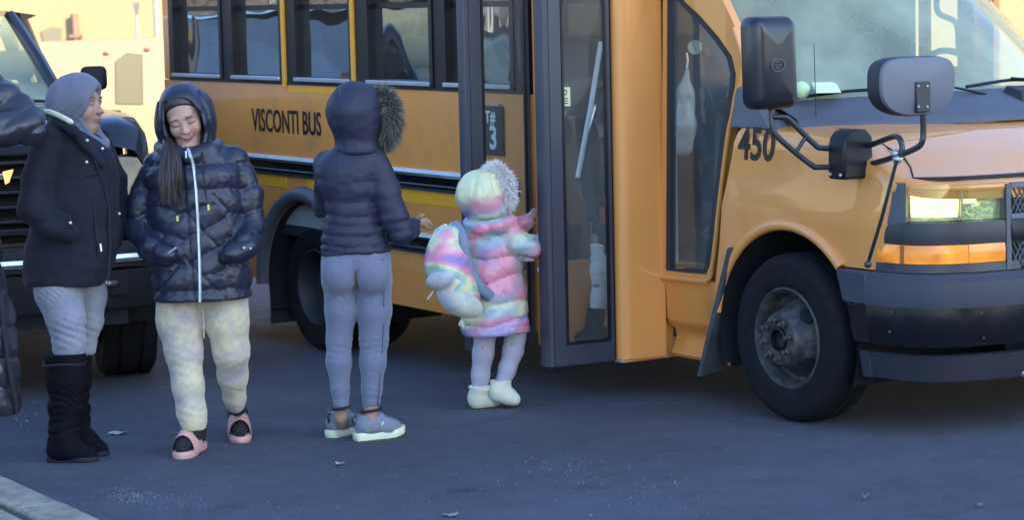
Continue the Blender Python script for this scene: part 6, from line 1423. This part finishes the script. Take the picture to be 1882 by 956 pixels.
# ------------------------------------------------------------------ the child at the door
def rainbow(name, white=0.0, scale=2.3, seed=0.0, rough=0.30):
    m = bpy.data.materials.new(name); m.use_nodes = True; N = m.node_tree.nodes; L = m.node_tree.links; p = N['Principled BSDF']
    tc = N.new('ShaderNodeTexCoord'); mp = N.new('ShaderNodeMapping'); mp.inputs['Location'].default_value = (seed, seed*0.7, seed*1.3); mp.inputs['Scale'].default_value = (1.0, 1.0, 1.35); mp.inputs['Rotation'].default_value = (0.2, 0.5, 0.3); L.new(tc.outputs['Object'], mp.inputs[0])
    n = N.new('ShaderNodeTexNoise'); n.inputs['Scale'].default_value = scale; n.inputs['Detail'].default_value = 1.2; n.inputs['Distortion'].default_value = 1.1; L.new(mp.outputs[0], n.inputs['Vector'])
    mr = N.new('ShaderNodeMapRange'); mr.inputs[1].default_value = 0.24; mr.inputs[2].default_value = 0.76; L.new(n.outputs[0], mr.inputs[0])
    r = N.new('ShaderNodeValToRGB'); cr = r.color_ramp
    cols = [(0.0, (0.20, 0.14, 0.42)), (0.16, (0.72, 0.20, 0.42)), (0.30, (0.85, 0.32, 0.38)), (0.40, (0.72, 0.74, 0.36)), (0.52, (0.42, 0.62, 0.44)), (0.62, (0.20, 0.40, 0.48)), (0.72, (0.72, 0.76, 0.42)), (0.82, (0.80, 0.28, 0.42)), (0.92, (0.34, 0.22, 0.55)), (1.0, (0.22, 0.34, 0.55))]
    while len(cr.elements) < len(cols): cr.elements.new(0.5)
    for e, (t, c) in zip(cr.elements, cols): e.position = t; e.color = (*[a*(1-white)+0.62*white for a in c], 1)
    L.new(mr.outputs[0], r.inputs[0]); L.new(r.outputs[0], p.inputs['Base Color'])
    p.inputs['Roughness'].default_value = rough; p.inputs['Metallic'].default_value = 0.12; p.inputs['Coat Weight'].default_value = 0.35; p.inputs['Coat Roughness'].default_value = 0.2
    n2 = N.new('ShaderNodeTexNoise'); n2.inputs['Scale'].default_value = 30; n2.inputs['Detail'].default_value = 3; L.new(tc.outputs['Object'], n2.inputs['Vector'])
    b = N.new('ShaderNodeBump'); b.inputs['Distance'].default_value = 0.005; b.inputs['Strength'].default_value = 0.8; L.new(n2.outputs[0], b.inputs['Height']); L.new(b.outputs[0], p.inputs['Normal'])
    return m
M_coatc = tint_mat('pastel_rainbow_puffer', 0.32, 0.0, 0.6, 0.004, 40)
M_coatc.node_tree.nodes['Principled BSDF'].inputs['Coat Weight'].default_value = 0.3; M_coatc.node_tree.nodes['Principled BSDF'].inputs['Coat Roughness'].default_value = 0.25
PINK, YEL, TEAL, PURP, LILA, PEACH = [np.array(c) for c in ((0.80, 0.24, 0.33), (0.70, 0.68, 0.36), (0.30, 0.42, 0.44), (0.27, 0.20, 0.42), (0.52, 0.30, 0.50), (0.80, 0.44, 0.40))]
def child_col(V):                          # the printed bands of the coat, in coat coordinates
    z = V[:, 2]; x = V[:, 0]; zt = f.p(905, 300)[2]; x0 = f.p(905, 500)[0]
    t = (zt-z)/f.k; s = (x-x0)/f.k         # distance down from the hood top and sideways
    t = t+40*vnoise(V[:, 0], V[:, 1], V[:, 2], 5.0, 141)+5*vnoise(V[:, 0], V[:, 1], V[:, 2], 17.0, 142)+0.25*s; s = s+22*vnoise(V[:, 0], V[:, 1], V[:, 2], 6.0, 143)
    stops = [(0, YEL), (38, YEL), (50, PEACH), (64, PINK), (76, LILA), (86, YEL), (100, TEAL), (108, PINK), (126, PINK), (136, TEAL), (156, TEAL), (170, PURP), (182, PINK), (196, PINK), (214, LILA), (232, TEAL), (248, YEL), (264, TEAL), (280, TEAL), (290, LILA), (300, PINK), (312, LILA), (330, PURP)]
    C = np.stack([np.interp(t, [a for a, b in stops], [b[i] for a, b in stops]) for i in range(3)], 1)
    alt = [(0, YEL), (45, YEL), (70, PURP), (100, TEAL), (122, PINK), (150, PINK), (165, YEL), (195, TEAL), (225, PINK), (245, PINK), (262, YEL), (290, YEL), (306, PURP), (330, PINK)]
    D = np.stack([np.interp(t, [a for a, b in alt], [b[i] for a, b in alt]) for i in range(3)], 1)
    m = np.clip(np.abs(s)/26-0.9, 0, 1)[:, None]; return (C*(1-m)+D*m)*0.88+0.12*np.array((0.58, 0.56, 0.52))
f = Fig(11.43, 'small child in pastel rainbow puffer coat climbing to the bus door'); f.root(905, 750)
fw = np.array([0.82, 0.56, 0.0]); H = head_frame(fw); hc = f.p(905, 362, 0.02)
J = [f.pts((903, 392, 0, 15), (903, 430, 0.02, 32), (905, 520, 0.02, 36), (908, 580, 0.02, 36)), f.pts((893, 600, 0, 16), (886, 665, 0, 12), (880, 715, 0, 11), (884, 738, 0, 9)), f.pts((948, 600, 0.02, 16), (938, 660, 0.02, 12), (922, 705, 0.0, 10), (925, 725, 0.0, 9)),
     f.pts((938, 428, -0.02, 13), (966, 455, -0.04, 12), (992, 440, 0.02, 10)), f.pts((925, 420, 0.12, 13), (950, 425, 0.16, 12), (972, 405, 0.18, 9))]
def handc(S):
    for w, d in ((f.p(995, 437, 0.02), np.array([0.5, 0.5, 0.7])), (f.p(974, 402, 0.18), np.array([0.5, 0.3, 0.8]))):
        d = d/np.linalg.norm(d); S.cone(w, 0.018, w+d*0.022, 0.019, 0.01); sd = np.cross(d, [0, 1.0, 0]); sd /= np.linalg.norm(sd)
        for o, l in ((-0.016, 0.026), (-0.005, 0.032), (0.006, 0.030), (0.016, 0.024)): S.chain([(w+d*0.026+sd*o, 0.0066), (w+d*(0.026+l*0.6)+sd*o, 0.006), (w+d*(0.026+l)+sd*o+np.array([0.006, 0.006, 0]), 0.005)], 0.003)
        S.chain([(w+d*0.006-sd*0.018, 0.007), (w+d*0.022-sd*0.030, 0.006)], 0.003)
body(f, H, hc, 0.86, J, (0.40, 0.24, 0.18), LIP, hands=[handc], ht=0.006)
S = f.grid(820, 975, 295, 425, -0.24, 0.26, 0.0062); S.k = 0.03
S.ell(f.p(887, 358, 0.0), (f.m(51), 0.125, f.m(48)), k=0.0); S.ell(f.p(905, 350, 0.03), (f.m(42), 0.12, f.m(44))); S.ell(f.p(900, 385, 0.01), (f.m(44), 0.11, f.m(28)))
S.ell(f.p(972, 352, 0.16), (0.095, 0.13, 0.10), H, 0.012, 'cut')
S.disp(lambda X, Y, Z, Q: 0.007*np.exp(-((X-f.p(868, 360)[0]-0.25*(Z-f.p(868, 360)[2]))/0.005)**2)*(Y < f.Y0)+0.006*np.exp(-((X-f.p(912, 360)[0]+0.2*(Z-f.p(912, 360)[2]))/0.005)**2)*(Y < f.Y0)+0.007*vnoise(X, Y, Z, (13, 13, 13), 61)+0.006*np.abs(vnoise(X, Y, Z, (26, 26, 26), 62))); f.build(S, 'hood', M_coatc, child_col)
w1, w2, w3 = pm('fur_white', (0.92, 0.87, 0.76), 0.9), pm('fur_pink', (0.90, 0.76, 0.76), 0.9), pm('fur_lilac', (0.74, 0.70, 0.76), 0.9)
nr = np.array([0.80, 0.58, 0.12]); nr /= np.linalg.norm(nr); e2 = np.array([0.58, -0.80, 0.0]); e1 = np.cross(e2, nr)*-1
if e1[2] < 0: e1 = -e1
fur(f, 'fur_trim', f.p(914, 344, 0.0), e1, e2, nr, f.m(38), 0.095, 6500, 0.036, [w1, w1, w2, w3], 9, wid=0.0016, thick=0.015)
S = f.grid(825, 1015, 390, 630, -0.24, 0.30, 0.0068); S.k = 0.028
S.stack([f.row(398, 868, 940, 0.075, 0.02), f.row(410, 856, 950, 0.10, 0.02), f.row(428, 852, 956, 0.12, 0.02), f.row(460, 854, 961, 0.13, 0.02), f.row(500, 856, 962, 0.135, 0.02), f.row(550, 853, 966, 0.14, 0.02), f.row(590, 847, 972, 0.15, 0.02), f.row(612, 849, 971, 0.15, 0.02)], n=2.3)
S.chain(f.pts((938, 430, -0.04, 24), (955, 450, -0.06, 24), (972, 456, -0.05, 22), (990, 447, -0.01, 18)), 0.018); S.chain(f.pts((925, 420, 0.12, 20), (950, 418, 0.17, 18), (968, 410, 0.18, 14)), 0.018)
S.chain(f.pts((862, 408, -0.02, 11), (885, 418, -0.09, 12), (915, 416, -0.10, 12), (940, 404, -0.06, 11)), 0.015)
S.half(f.p(905, 612), np.array([0.02, 0, -1.0]))
zs = [f.p(905, y)[2] for y in (434, 470, 512, 556, 594)]
def quiltc(X, Y, Z, Q):
    zz_ = Z+0.012*np.sin((X+0.2)*22)-0.10*(X-f.p(905, 500)[0])*np.where(np.mod(np.floor(Z*10), 2) == 0, 1, -0.6); d = 0
    d = baffles(zz_, zs+[f.p(905, 396)[2], f.p(905, 622)[2]], (0.014, 0.017, 0.018, 0.017, 0.012), X, Y, 0.003)
    return d-0.007+0.004*vnoise(X, Y, Z, (12, 12, 14), 64)+0.003*np.abs(vnoise(X, Y, Z, (30, 30, 36), 65))
S.disp(quiltc); coatc = S; f.build(S, 'coat', M_coatc, child_col)
for k in range(4):
    q = f.p(971+k*0.6, 394+k*8, 0.16); f.add(MB().tube([q-np.array([0.012, 0.0, 0.004]), q+np.array([0.012, 0, 0.004])], 0.005, 6), 'cuff_stripe', M_white)
M_tight = pm('flowered_tights', (0.40, 0.375, 0.44), 0.9, col2=(0.45, 0.16, 0.22), mixscale=34, mixlo=0.64, mixhi=0.70, var=0.1, bump=0.001, bscale=200, detail=1.5)
S = f.grid(850, 990, 590, 730, -0.16, 0.18, 0.0062); S.k = 0.02
S.chain(f.pts((893, 600, 0, 22), (888, 650, 0, 19), (883, 690, 0, 17), (881, 716, 0, 15))); S.chain(f.pts((950, 600, 0.02, 22), (943, 645, 0.02, 19), (932, 680, 0.01, 16), (922, 706, 0, 14)))
S.disp(wrinkle(0.002, 12, 71, 0.003, (14, 14, 60))); f.build(S, 'tights', M_tight)
M_cb = pm('cream_boot', (0.66, 0.66, 0.50), 0.75, var=0.06, bump=0.001, bscale=100)
for ank, heel, toe in (((882, 712, 0), (868, 753), (922, 747)), ((921, 702, 0), (908, 736), (962, 748))):
    h = ground(*heel); t = ground(*toe)
    if heel[0] == 908: h = f.p(906, 722, 0.0); t = f.p(956, 738, -0.03); base_ = (h[2]-0.025, t[2]-0.02)
    A = f.p(*ank); d = t-h; L_ = np.linalg.norm(d); d /= L_
    lift = heel[0] == 908; up = np.array([0, 0, 1.0]); o_ = 0.0 if lift else 0.034
    S = SDF(np.minimum(np.minimum(h, t), A)-0.09, np.maximum(np.maximum(h, t), A)+0.09, 0.0055); S.k = 0.02
    S.chain([(A, f.m(19)), (h+d*0.03+up*(o_+0.02), 0.042), (h+d*0.025+up*o_, 0.036)]); S.chain([(h+d*0.03+up*(o_+0.015), 0.040), (h+d*L_*0.55+up*(o_+0.006), 0.038), (h+d*(L_-0.03)+up*o_, 0.030)])
    S.half(A+up*0.008, (0, 0, 1.0))
    if not lift: S.half(np.array([0, 0, 0.003]), (0, 0, -1.0))
    S.disp(wrinkle(0.002, 20, 73)); f.build(S, 'boot', M_cb)
    q = A+np.array([-f.m(17), -0.01, 0.002]); f.add(MB().ball(q, 0.011, 8, 6), 'boot_tassel', M_cb)
# ------------------------------------------------------------------ the backpack hanging from the child's shoulder
fb = Fig(11.36, 'pastel plush backpack with ears hanging off the small child', None); fb.group = None
g = fb.p(838, 580); fb.o = np.array([g[0], g[1]-0.1, g[2]]); fb.r = empty('backpack', tuple(fb.o), 'pastel plush backpack hanging low on the back of the small child', 'backpack')
M_rb = rainbow('backpack_pastel_plush', 0.15, 3.4, 5.2, 0.5); M_pl = pm('silver_plush', (0.44, 0.44, 0.47), 0.75, var=0.15, vscale=20, col2=(0.56, 0.56, 0.42), mixscale=7, bump=0.002, bscale=120, sheen=0.5)
S = fb.grid(765, 915, 400, 600, -0.30, 0.14, 0.006); S.k = 0.035
S.chain(fb.pts((826, 446, -0.10, 32), (824, 490, -0.12, 40), (838, 530, -0.12, 36), (852, 552, -0.11, 30))); S.ell(fb.p(815, 480, -0.14), (fb.m(32), 0.075, fb.m(50)))
S.disp(wrinkle(0.006, 12, 81, 0.006, 26)); fb.build(S, 'bag_body', M_rb)
S = fb.grid(770, 900, 480, 600, -0.34, 0.06, 0.006); S.k = 0.02
S.ell(fb.p(812, 513, -0.19), (fb.m(29), 0.065, fb.m(18)), head_frame((0, 1, 0), rad(18))); S.disp(wrinkle(0.003, 20, 83)); fb.build(S, 'muzzle_pocket', M_pl)
S = fb.grid(770, 910, 510, 600, -0.34, 0.06, 0.006); S.ell(fb.p(845, 555, -0.17), (fb.m(46), 0.075, fb.m(25)), head_frame((0, 1, 0), rad(-28))); S.disp(wrinkle(0.004, 18, 84)); fb.build(S, 'lower_pocket', M_pl)
fb.add(MB().tube(smooth_path([fb.p(838, 415, -0.05), fb.p(850, 440, -0.14), fb.p(858, 480, -0.14), fb.p(880, 525, -0.10), fb.p(900, 545, -0.06)], 5), 0.028, 10), 'shoulder_strap', pm('strap_teal_grey', (0.20, 0.26, 0.32), 0.6, var=0.1, bump2=0.004, bscale2=25))
fb.add(MB().tube(smooth_path([fb.p(820, 418, -0.06), fb.p(806, 428, -0.10), fb.p(800, 450, -0.13)], 5), [0.020]*5+[0.024]*5+[0.016], 10), 'ear', rainbow('backpack_ear', 0.05, 6, 2.2))
fb.add(MB().tube(smooth_path([fb.p(845, 418, 0.0), fb.p(834, 412, -0.02), fb.p(826, 420, -0.06), fb.p(830, 432, -0.09)], 5), 0.012, 8), 'hang_loop', rainbow('backpack_loop', 0.05, 9, 3.2))
fb.add(MB().tube([fb.p(850, 588, -0.1), fb.p(848, 597, -0.1), fb.p(852, 604, -0.1)], [0.010, 0.015, 0.006], 8), 'zip_charm', M_white)
fb.add(MB().tube(smooth_path([fb.p(796, 536, -0.17), fb.p(790, 545, -0.18), fb.p(786, 550, -0.18)], 4), 0.004, 6), 'zip_cord', M_white)

# ------------------------------------------------------------------ person cut by the left edge of the picture
f = Fig(10.05, 'person at the left picture edge in a dark shiny puffer, elbow out'); f.root(-60, 850)
M_puff0 = nylon('charcoal_shiny_puffer', (0.022, 0.021, 0.030), 0.34, 0.3)
H = head_frame((0.2, -0.97, 0)); hc = f.p(-70, 60, 0)
J = [f.pts((-70, 100, 0, 22), (-65, 200, 0, 50), (-62, 400, 0, 50), (-62, 560, 0, 45)), f.pts((-95, 560, 0, 30), (-92, 700, 0, 20), (-92, 820, 0, 14), (-84, 845, -0.1, 11)), f.pts((-30, 560, 0, 30), (-32, 700, 0, 20), (-32, 815, 0, 14), (-24, 838, -0.1, 11)), f.pts((-110, 160, 0, 18), (-125, 280, 0, 16), (-120, 380, -0.05, 13)), f.pts((-25, 160, 0, 18), (52, 225, -0.02, 16), (-20, 235, -0.16, 12))]
body(f, H, hc, 1.0, J, SK1, LIP, fine=False)
S = f.grid(-160, 100, 110, 790, -0.34, 0.30, 0.0085); S.k = 0.03
S.stack([f.row(120, -105, -35, 0.09), f.row(145, -130, -10, 0.13), f.row(200, -135, -8, 0.15), f.row(300, -135, -12, 0.16), f.row(400, -135, -8, 0.165), f.row(500, -132, 0, 0.17), f.row(545, -132, 14, 0.175), f.row(600, -132, 25, 0.18), f.row(700, -132, 34, 0.18), f.row(765, -130, 37, 0.18)], n=2.4)
S.chain(f.pts((-22, 160, 0, 34), (10, 190, -0.02, 35), (46, 222, -0.05, 33), (50, 232, -0.08, 30), (10, 238, -0.14, 29), (-30, 235, -0.18, 26)), 0.02); S.chain(f.pts((-112, 165, 0, 33), (-128, 280, 0, 30), (-118, 380, -0.05, 24)), 0.02)
S.half(f.p(-50, 768), np.array([-0.04, 0, -1.0]))
def quilt0(X, Y, Z, Q):
    sp = 0.125; ph = (Z+0.03*np.sin(X*9))/sp; fr = np.abs(ph-np.round(ph))*sp
    xs = X-f.p(0, 200)[0]; zz_ = Z-f.p(0, 200)[2]
    a1 = np.abs((xs*0.6+zz_*-0.8)/0.085); a1 = np.abs(a1-np.round(a1))*0.085
    arm_ = Z > f.p(0, 275)[2]
    d = np.where(arm_, puff(np.clip(a1/0.0425, 0, 1), 0.016), puff(np.clip(fr/0.0625, 0, 1), 0.020))-0.006
    return d-0.004+0.006*vnoise(X, Y, Z, (11, 11, 14), 91)+0.007*np.abs(vnoise(X, Y, Z, (20, 20, 30), 92))
S.disp(quilt0); c0 = S; f.build(S, 'coat', M_puff0)
f.add(MB().tube([on(c0, f, x, y, 0.004) for x, y in ((1, 540), (6, 600), (14, 660), (24, 720), (31, 758))], 0.009, 8), 'coat_zip', M_stitch)
S = f.grid(-150, 20, 750, 870, -0.2, 0.16, 0.008); S.k = 0.03
for hx in (-92, -30):
    S.chain(f.pts((hx, 740, 0, 26), (hx, 800, 0, 22), (hx, 838, 0, 20))); h = f.p(hx, 846, 0.02); h[2] = 0.04; t = h+np.array([0.05, -0.14, 0]); S.chain([(h, 0.045), (t, 0.038)])
S.half(np.array([0, 0, 0.004]), (0, 0, -1.0)); f.build(S, 'boots', M_boot)

# ------------------------------------------------------------------ two people inside the bus
q = bside(1098, 520, -0.22); wq = BO+q[0]*BA+q[1]*BN+q[2]*BU
f = Fig(float(wq[1]), 'person inside the bus doorway, pale trousers tucked into dark boots', 'people inside the bus'); f.root(1100, 630); f.o[2] = float(atY(1095, 630, f.Y0)[2]); f.r.location = tuple(f.o)
J = [f.pts((1118, 250, 0.1, 18), (1118, 320, 0.1, 34), (1118, 440, 0.08, 34)), f.pts((1104, 440, 0.02, 18), (1103, 520, 0, 13), (1098, 590, 0, 11), (1092, 615, 0, 9)), f.pts((1128, 440, 0.1, 18), (1132, 520, 0.1, 13), (1135, 590, 0.12, 11)), f.pts((1098, 285, 0.04, 13), (1085, 350, 0.0, 12), (1095, 395, -0.04, 10)), f.pts((1138, 285, 0.14, 13), (1150, 350, 0.14, 12), (1140, 395, 0.08, 10))]
H = head_frame((-0.5, 0.85, 0)); hc = f.p(1118, 205, 0.1); body(f, H, hc, 0.95, J, SK1, LIP, fine=False)
S = f.grid(1085, 1150, 150, 240, -0.1, 0.3, 0.009); S.ell(hc+H @ np.array([0, -0.02, 0.03]), (0.092, 0.105, 0.11), H); S.ell(hc+H @ np.array([0, 0.10, -0.02]), (0.06, 0.07, 0.09), H, 0.01, 'cut'); f.build(S, 'hair', M_hair)
S = f.grid(1060, 1170, 235, 480, -0.24, 0.34, 0.009); S.k = 0.03
S.stack([f.row(248, 1100, 1138, 0.07, 0.09), f.row(275, 1085, 1152, 0.12, 0.09), f.row(350, 1088, 1152, 0.13, 0.09), f.row(420, 1086, 1154, 0.13, 0.08), f.row(466, 1084, 1154, 0.13, 0.08)], n=2.2)
S.chain(f.pts((1094, 285, 0.03, 17), (1080, 352, -0.02, 16), (1094, 398, -0.06, 13)), 0.02); S.chain(f.pts((1142, 285, 0.14, 17), (1155, 352, 0.14, 16), (1140, 398, 0.06, 13)), 0.02)
S.disp(wrinkle(0.006, 10, 95, 0.005, 24)); f.build(S, 'coat', pm('dark_plum_coat', (0.020, 0.016, 0.022), 0.75, var=0.2))
S = f.grid(1070, 1160, 450, 600, -0.16, 0.26, 0.007); S.k = 0.02
S.chain(f.pts((1106, 455, 0.01, 22), (1104, 500, 0.0, 19), (1101, 545, 0, 16), (1098, 580, 0, 15))); S.chain(f.pts((1130, 455, 0.1, 22), (1133, 520, 0.1, 18), (1135, 585, 0.12, 15)))
S.disp(wrinkle(0.003, 10, 96, 0.008, (9, 9, 46))); f.build(S, 'trousers', pm('stone_cotton', (0.66, 0.66, 0.63), 0.9, var=0.1))
for sx, dy in ((0, 0), (36, 0.12)):
    S = f.grid(1050, 1165, 565, 640, -0.3, 0.3, 0.007); S.k = 0.025; a = f.p(1096+sx, 572, dy); b = f.p(1090+sx, 614, dy); c = f.p(1066+sx, 622, dy-0.05)
    S.chain([(a, f.m(18)), (b, f.m(17))]); S.chain([(b, f.m(16)), (c, f.m(12))]); S.half(f.p(1090+sx, 630, dy), (0, 0, -1.0)); f.build(S, 'boot', M_boot)
hb = Fig(f.Y0-0.05, ''); g = hb.p(1103, 410); 
bag = empty('tote_bag', (g[0], g[1], g[2]), 'small red bag held inside the bus doorway', 'bag'); hb.o = g; hb.r = bag
S = hb.grid(1085, 1125, 365, 425, -0.12, 0.08, 0.007); S.ell(hb.p(1106, 396, 0), (hb.m(12), 0.04, hb.m(17))); S.disp(wrinkle(0.006, 14, 98)); hb.build(S, 'bag_body', pm('red_nylon', (0.42, 0.035, 0.035), 0.5, var=0.15))
hb.add(MB().tube(smooth_path([hb.p(1098, 385, 0), hb.p(1102, 362, 0.01), hb.p(1112, 362, 0.01), hb.p(1114, 385, 0)], 4), 0.006, 6), 'handle', bpy.data.materials['red_nylon'])

q = bside(1318, 300, -0.85); wq = BO+q[0]*BA+q[1]*BN+q[2]*BU
f = Fig(float(wq[1]), 'person in dark blue standing in the aisle behind the cab window', 'people inside the bus'); f.root(1318, 560); f.o[2] = float((BO+BU*0.2+BA*q[0])[2]); f.r.location = tuple(f.o)
H = head_frame((-0.6, -0.8, 0)); hc = f.p(1312, 62, 0); J = [f.pts((1316, 95, 0, 18), (1318, 170, 0, 34), (1320, 300, 0, 34), (1322, 420, 0, 34)), f.pts((1308, 420, 0, 18), (1308, 545, 0, 12)), f.pts((1334, 420, 0, 18), (1334, 545, 0, 12)), f.pts((1296, 130, 0, 13), (1292, 230, 0, 12), (1300, 300, -0.06, 10)), f.pts((1342, 130, 0, 13), (1350, 230, 0, 12), (1340, 300, -0.06, 10))]
body(f, H, hc, 0.95, J, SK1, LIP, fine=False)
S = f.grid(1275, 1350, 10, 105, -0.2, 0.2, 0.009); S.ell(hc+H @ np.array([0, -0.02, 0.035]), (0.09, 0.105, 0.105), H); S.ell(hc+H @ np.array([0, 0.10, -0.02]), (0.065, 0.07, 0.09), H, 0.01, 'cut'); f.build(S, 'hair', M_hair)
S = f.grid(1260, 1380, 90, 440, -0.24, 0.24, 0.010); S.k = 0.03
S.stack([f.row(98, 1300, 1334, 0.07), f.row(125, 1286, 1352, 0.12), f.row(220, 1290, 1352, 0.13), f.row(330, 1288, 1354, 0.13), f.row(425, 1284, 1356, 0.13)], n=2.2)
S.chain(f.pts((1294, 135, 0, 17), (1289, 230, 0, 16), (1300, 300, -0.08, 13)), 0.02); S.chain(f.pts((1346, 135, 0, 17), (1354, 230, 0, 16), (1342, 300, -0.08, 13)), 0.02); S.disp(wrinkle(0.006, 9, 99, 0.006, 20)); f.build(S, 'jacket', pm('dark_blue_jacket', (0.020, 0.026, 0.055), 0.7, var=0.3, vscale=8))
S = f.grid(1280, 1360, 410, 560, -0.16, 0.16, 0.010); S.k = 0.02; S.chain(f.pts((1308, 420, 0, 22), (1308, 545, 0, 15))); S.chain(f.pts((1334, 420, 0, 22), (1334, 545, 0, 15))); f.build(S, 'trousers', pm('navy_trousers', (0.018, 0.02, 0.03), 0.85))
# clear plastic garment bag hanging behind the cab window
gb = Fig(float(wq[1])-0.25, ''); g = gb.p(1258, 285); gb.o = g; gb.r = empty('garment_bag', tuple(g), 'pale translucent plastic bag hanging behind the narrow cab window', 'bag')
S = gb.grid(1225, 1300, 115, 300, -0.1, 0.1, 0.008); S.k = 0.03; S.chain(gb.pts((1262, 128, 0, 8), (1260, 170, 0, 16), (1258, 230, 0, 22), (1258, 268, 0, 20))); S.disp(wrinkle(0.006, (14, 14, 5), 97, 0.014, (26, 26, 6)))
gb.build(S, 'bag_body', pm('milky_plastic', (0.50, 0.52, 0.52), 0.25, spec=0.7, var=0.2, vscale=14))
gb.add(MB().tube([gb.p(1262, 128), gb.p(1264, 110), gb.p(1262, 96)], 0.006, 6), 'hook', M_steel)
gb.add(MB().lathe([(0.0, 0.0), (0.035, 0.0), (0.035, 0.008), (0.0, 0.008)], gb.p(1277, 86, 0), (0.0, -1, 0.0), 20), 'round_tag', pm('round_tag_grey', (0.55, 0.55, 0.53), 0.5))
# ================================================================== litter and grit on the road
M_paper = pm('paper_scrap', (0.40, 0.40, 0.38), 0.8, var=0.12, vscale=40); M_leaf = pm('dry_leaf', (0.30, 0.25, 0.19), 0.85, var=0.25, vscale=30)
def scrap(name, x, y, w, h, mat, label, cat, seed, curl=0.006):
    rg = np.random.RandomState(seed); g = ground(x, y); o = empty(name, (g[0], g[1], 0), label, cat)
    n = 7; rows = []
    for i in range(n):
        row = []
        for j in range(4):
            s, t = i/(n-1)-0.5, j/3-0.5; k = 1-0.5*abs(s*2)**3+rg.normal(0, 0.06)
            row.append((s*w+rg.normal(0, w*0.02), t*h*k, 0.004+curl*(abs(s*2)**2)+rg.uniform(0, curl*0.8)))
        rows.append(row)
    MB().grid(rows).build('sheet', mat, o, angle=180)
    MB().grid([[tuple(np.array(p)-np.array([0, 0, 0.0012])) for p in r] for r in rows]).build('underside', mat, o, angle=180); o.rotation_euler.z = rg.uniform(-0.3, 0.3); return o
scrap('paper_scrap', 217, 799, 0.078, 0.075, M_paper, 'flat white paper scrap on the road right of the tall black boots', 'paper', 1)
scrap('paper_scrap', 625, 856, 0.035, 0.04, M_paper, 'small crumpled pale scrap on the road just below the blue sneakers', 'paper', 2, 0.008)
scrap('dry_leaf', 828, 950, 0.055, 0.05, M_leaf, 'pale dry leaf at the bottom edge left of centre', 'leaf', 3, 0.006)
scrap('dry_leaf', 1591, 919, 0.022, 0.03, M_leaf, 'tiny reddish leaf bit on the road right of the front tyre', 'leaf', 5, 0.012)
scrap('dry_leaf', 1798, 934, 0.03, 0.02, M_leaf, 'pale curled leaf at the lower right picture corner', 'leaf', 6, 0.01)
rg = np.random.RandomState(77); mb = MB()
def pebble(p, r):
    k = rg.uniform(0.6, 1.2, 3)*r; a = rg.uniform(0, 6.28)
    v = [np.array(q)*k for q in ((1, 0, 0), (-1, 0, 0), (0, 1, 0), (0, -1, 0), (0, 0, 0.8), (0, 0, -0.3))]; c, s = math.cos(a), math.sin(a)
    mb.add([(p[0]+c*q[0]-s*q[1], p[1]+s*q[0]+c*q[1], p[2]+q[2]) for q in v], [(0, 2, 4), (2, 1, 4), (1, 3, 4), (3, 0, 4), (2, 0, 5), (1, 2, 5), (3, 1, 5), (0, 3, 5)])
for cx, cy, sx, sy, n, r in ((240, 915, 28, 8, 260, 0.0022), (340, 925, 30, 10, 60, 0.002), (1040, 858, 40, 10, 40, 0.0026), (1120, 900, 120, 25, 60, 0.0026), (400, 900, 200, 40, 110, 0.0022), (1000, 880, 500, 50, 260, 0.0022), (60, 770, 30, 12, 12, 0.005)):
    for i in range(n):
        x, y = rg.normal(cx, sx), rg.normal(cy, sy)
        if y < 700 or y > 990: continue
        g = ground(x, y)
        if (g-KP) @ KN > -0.05: continue
        pebble((g[0], g[1], 0.001), r*rg.uniform(0.6, 1.7))
tag(mb.build('gravel', pm('pale_grit', (0.24, 0.24, 0.23), 0.85, var=0.4, vscale=60), smooth=False, recalc=False), 'pale grit and crumbs scattered over the dark road', 'gravel', kind='stuff')
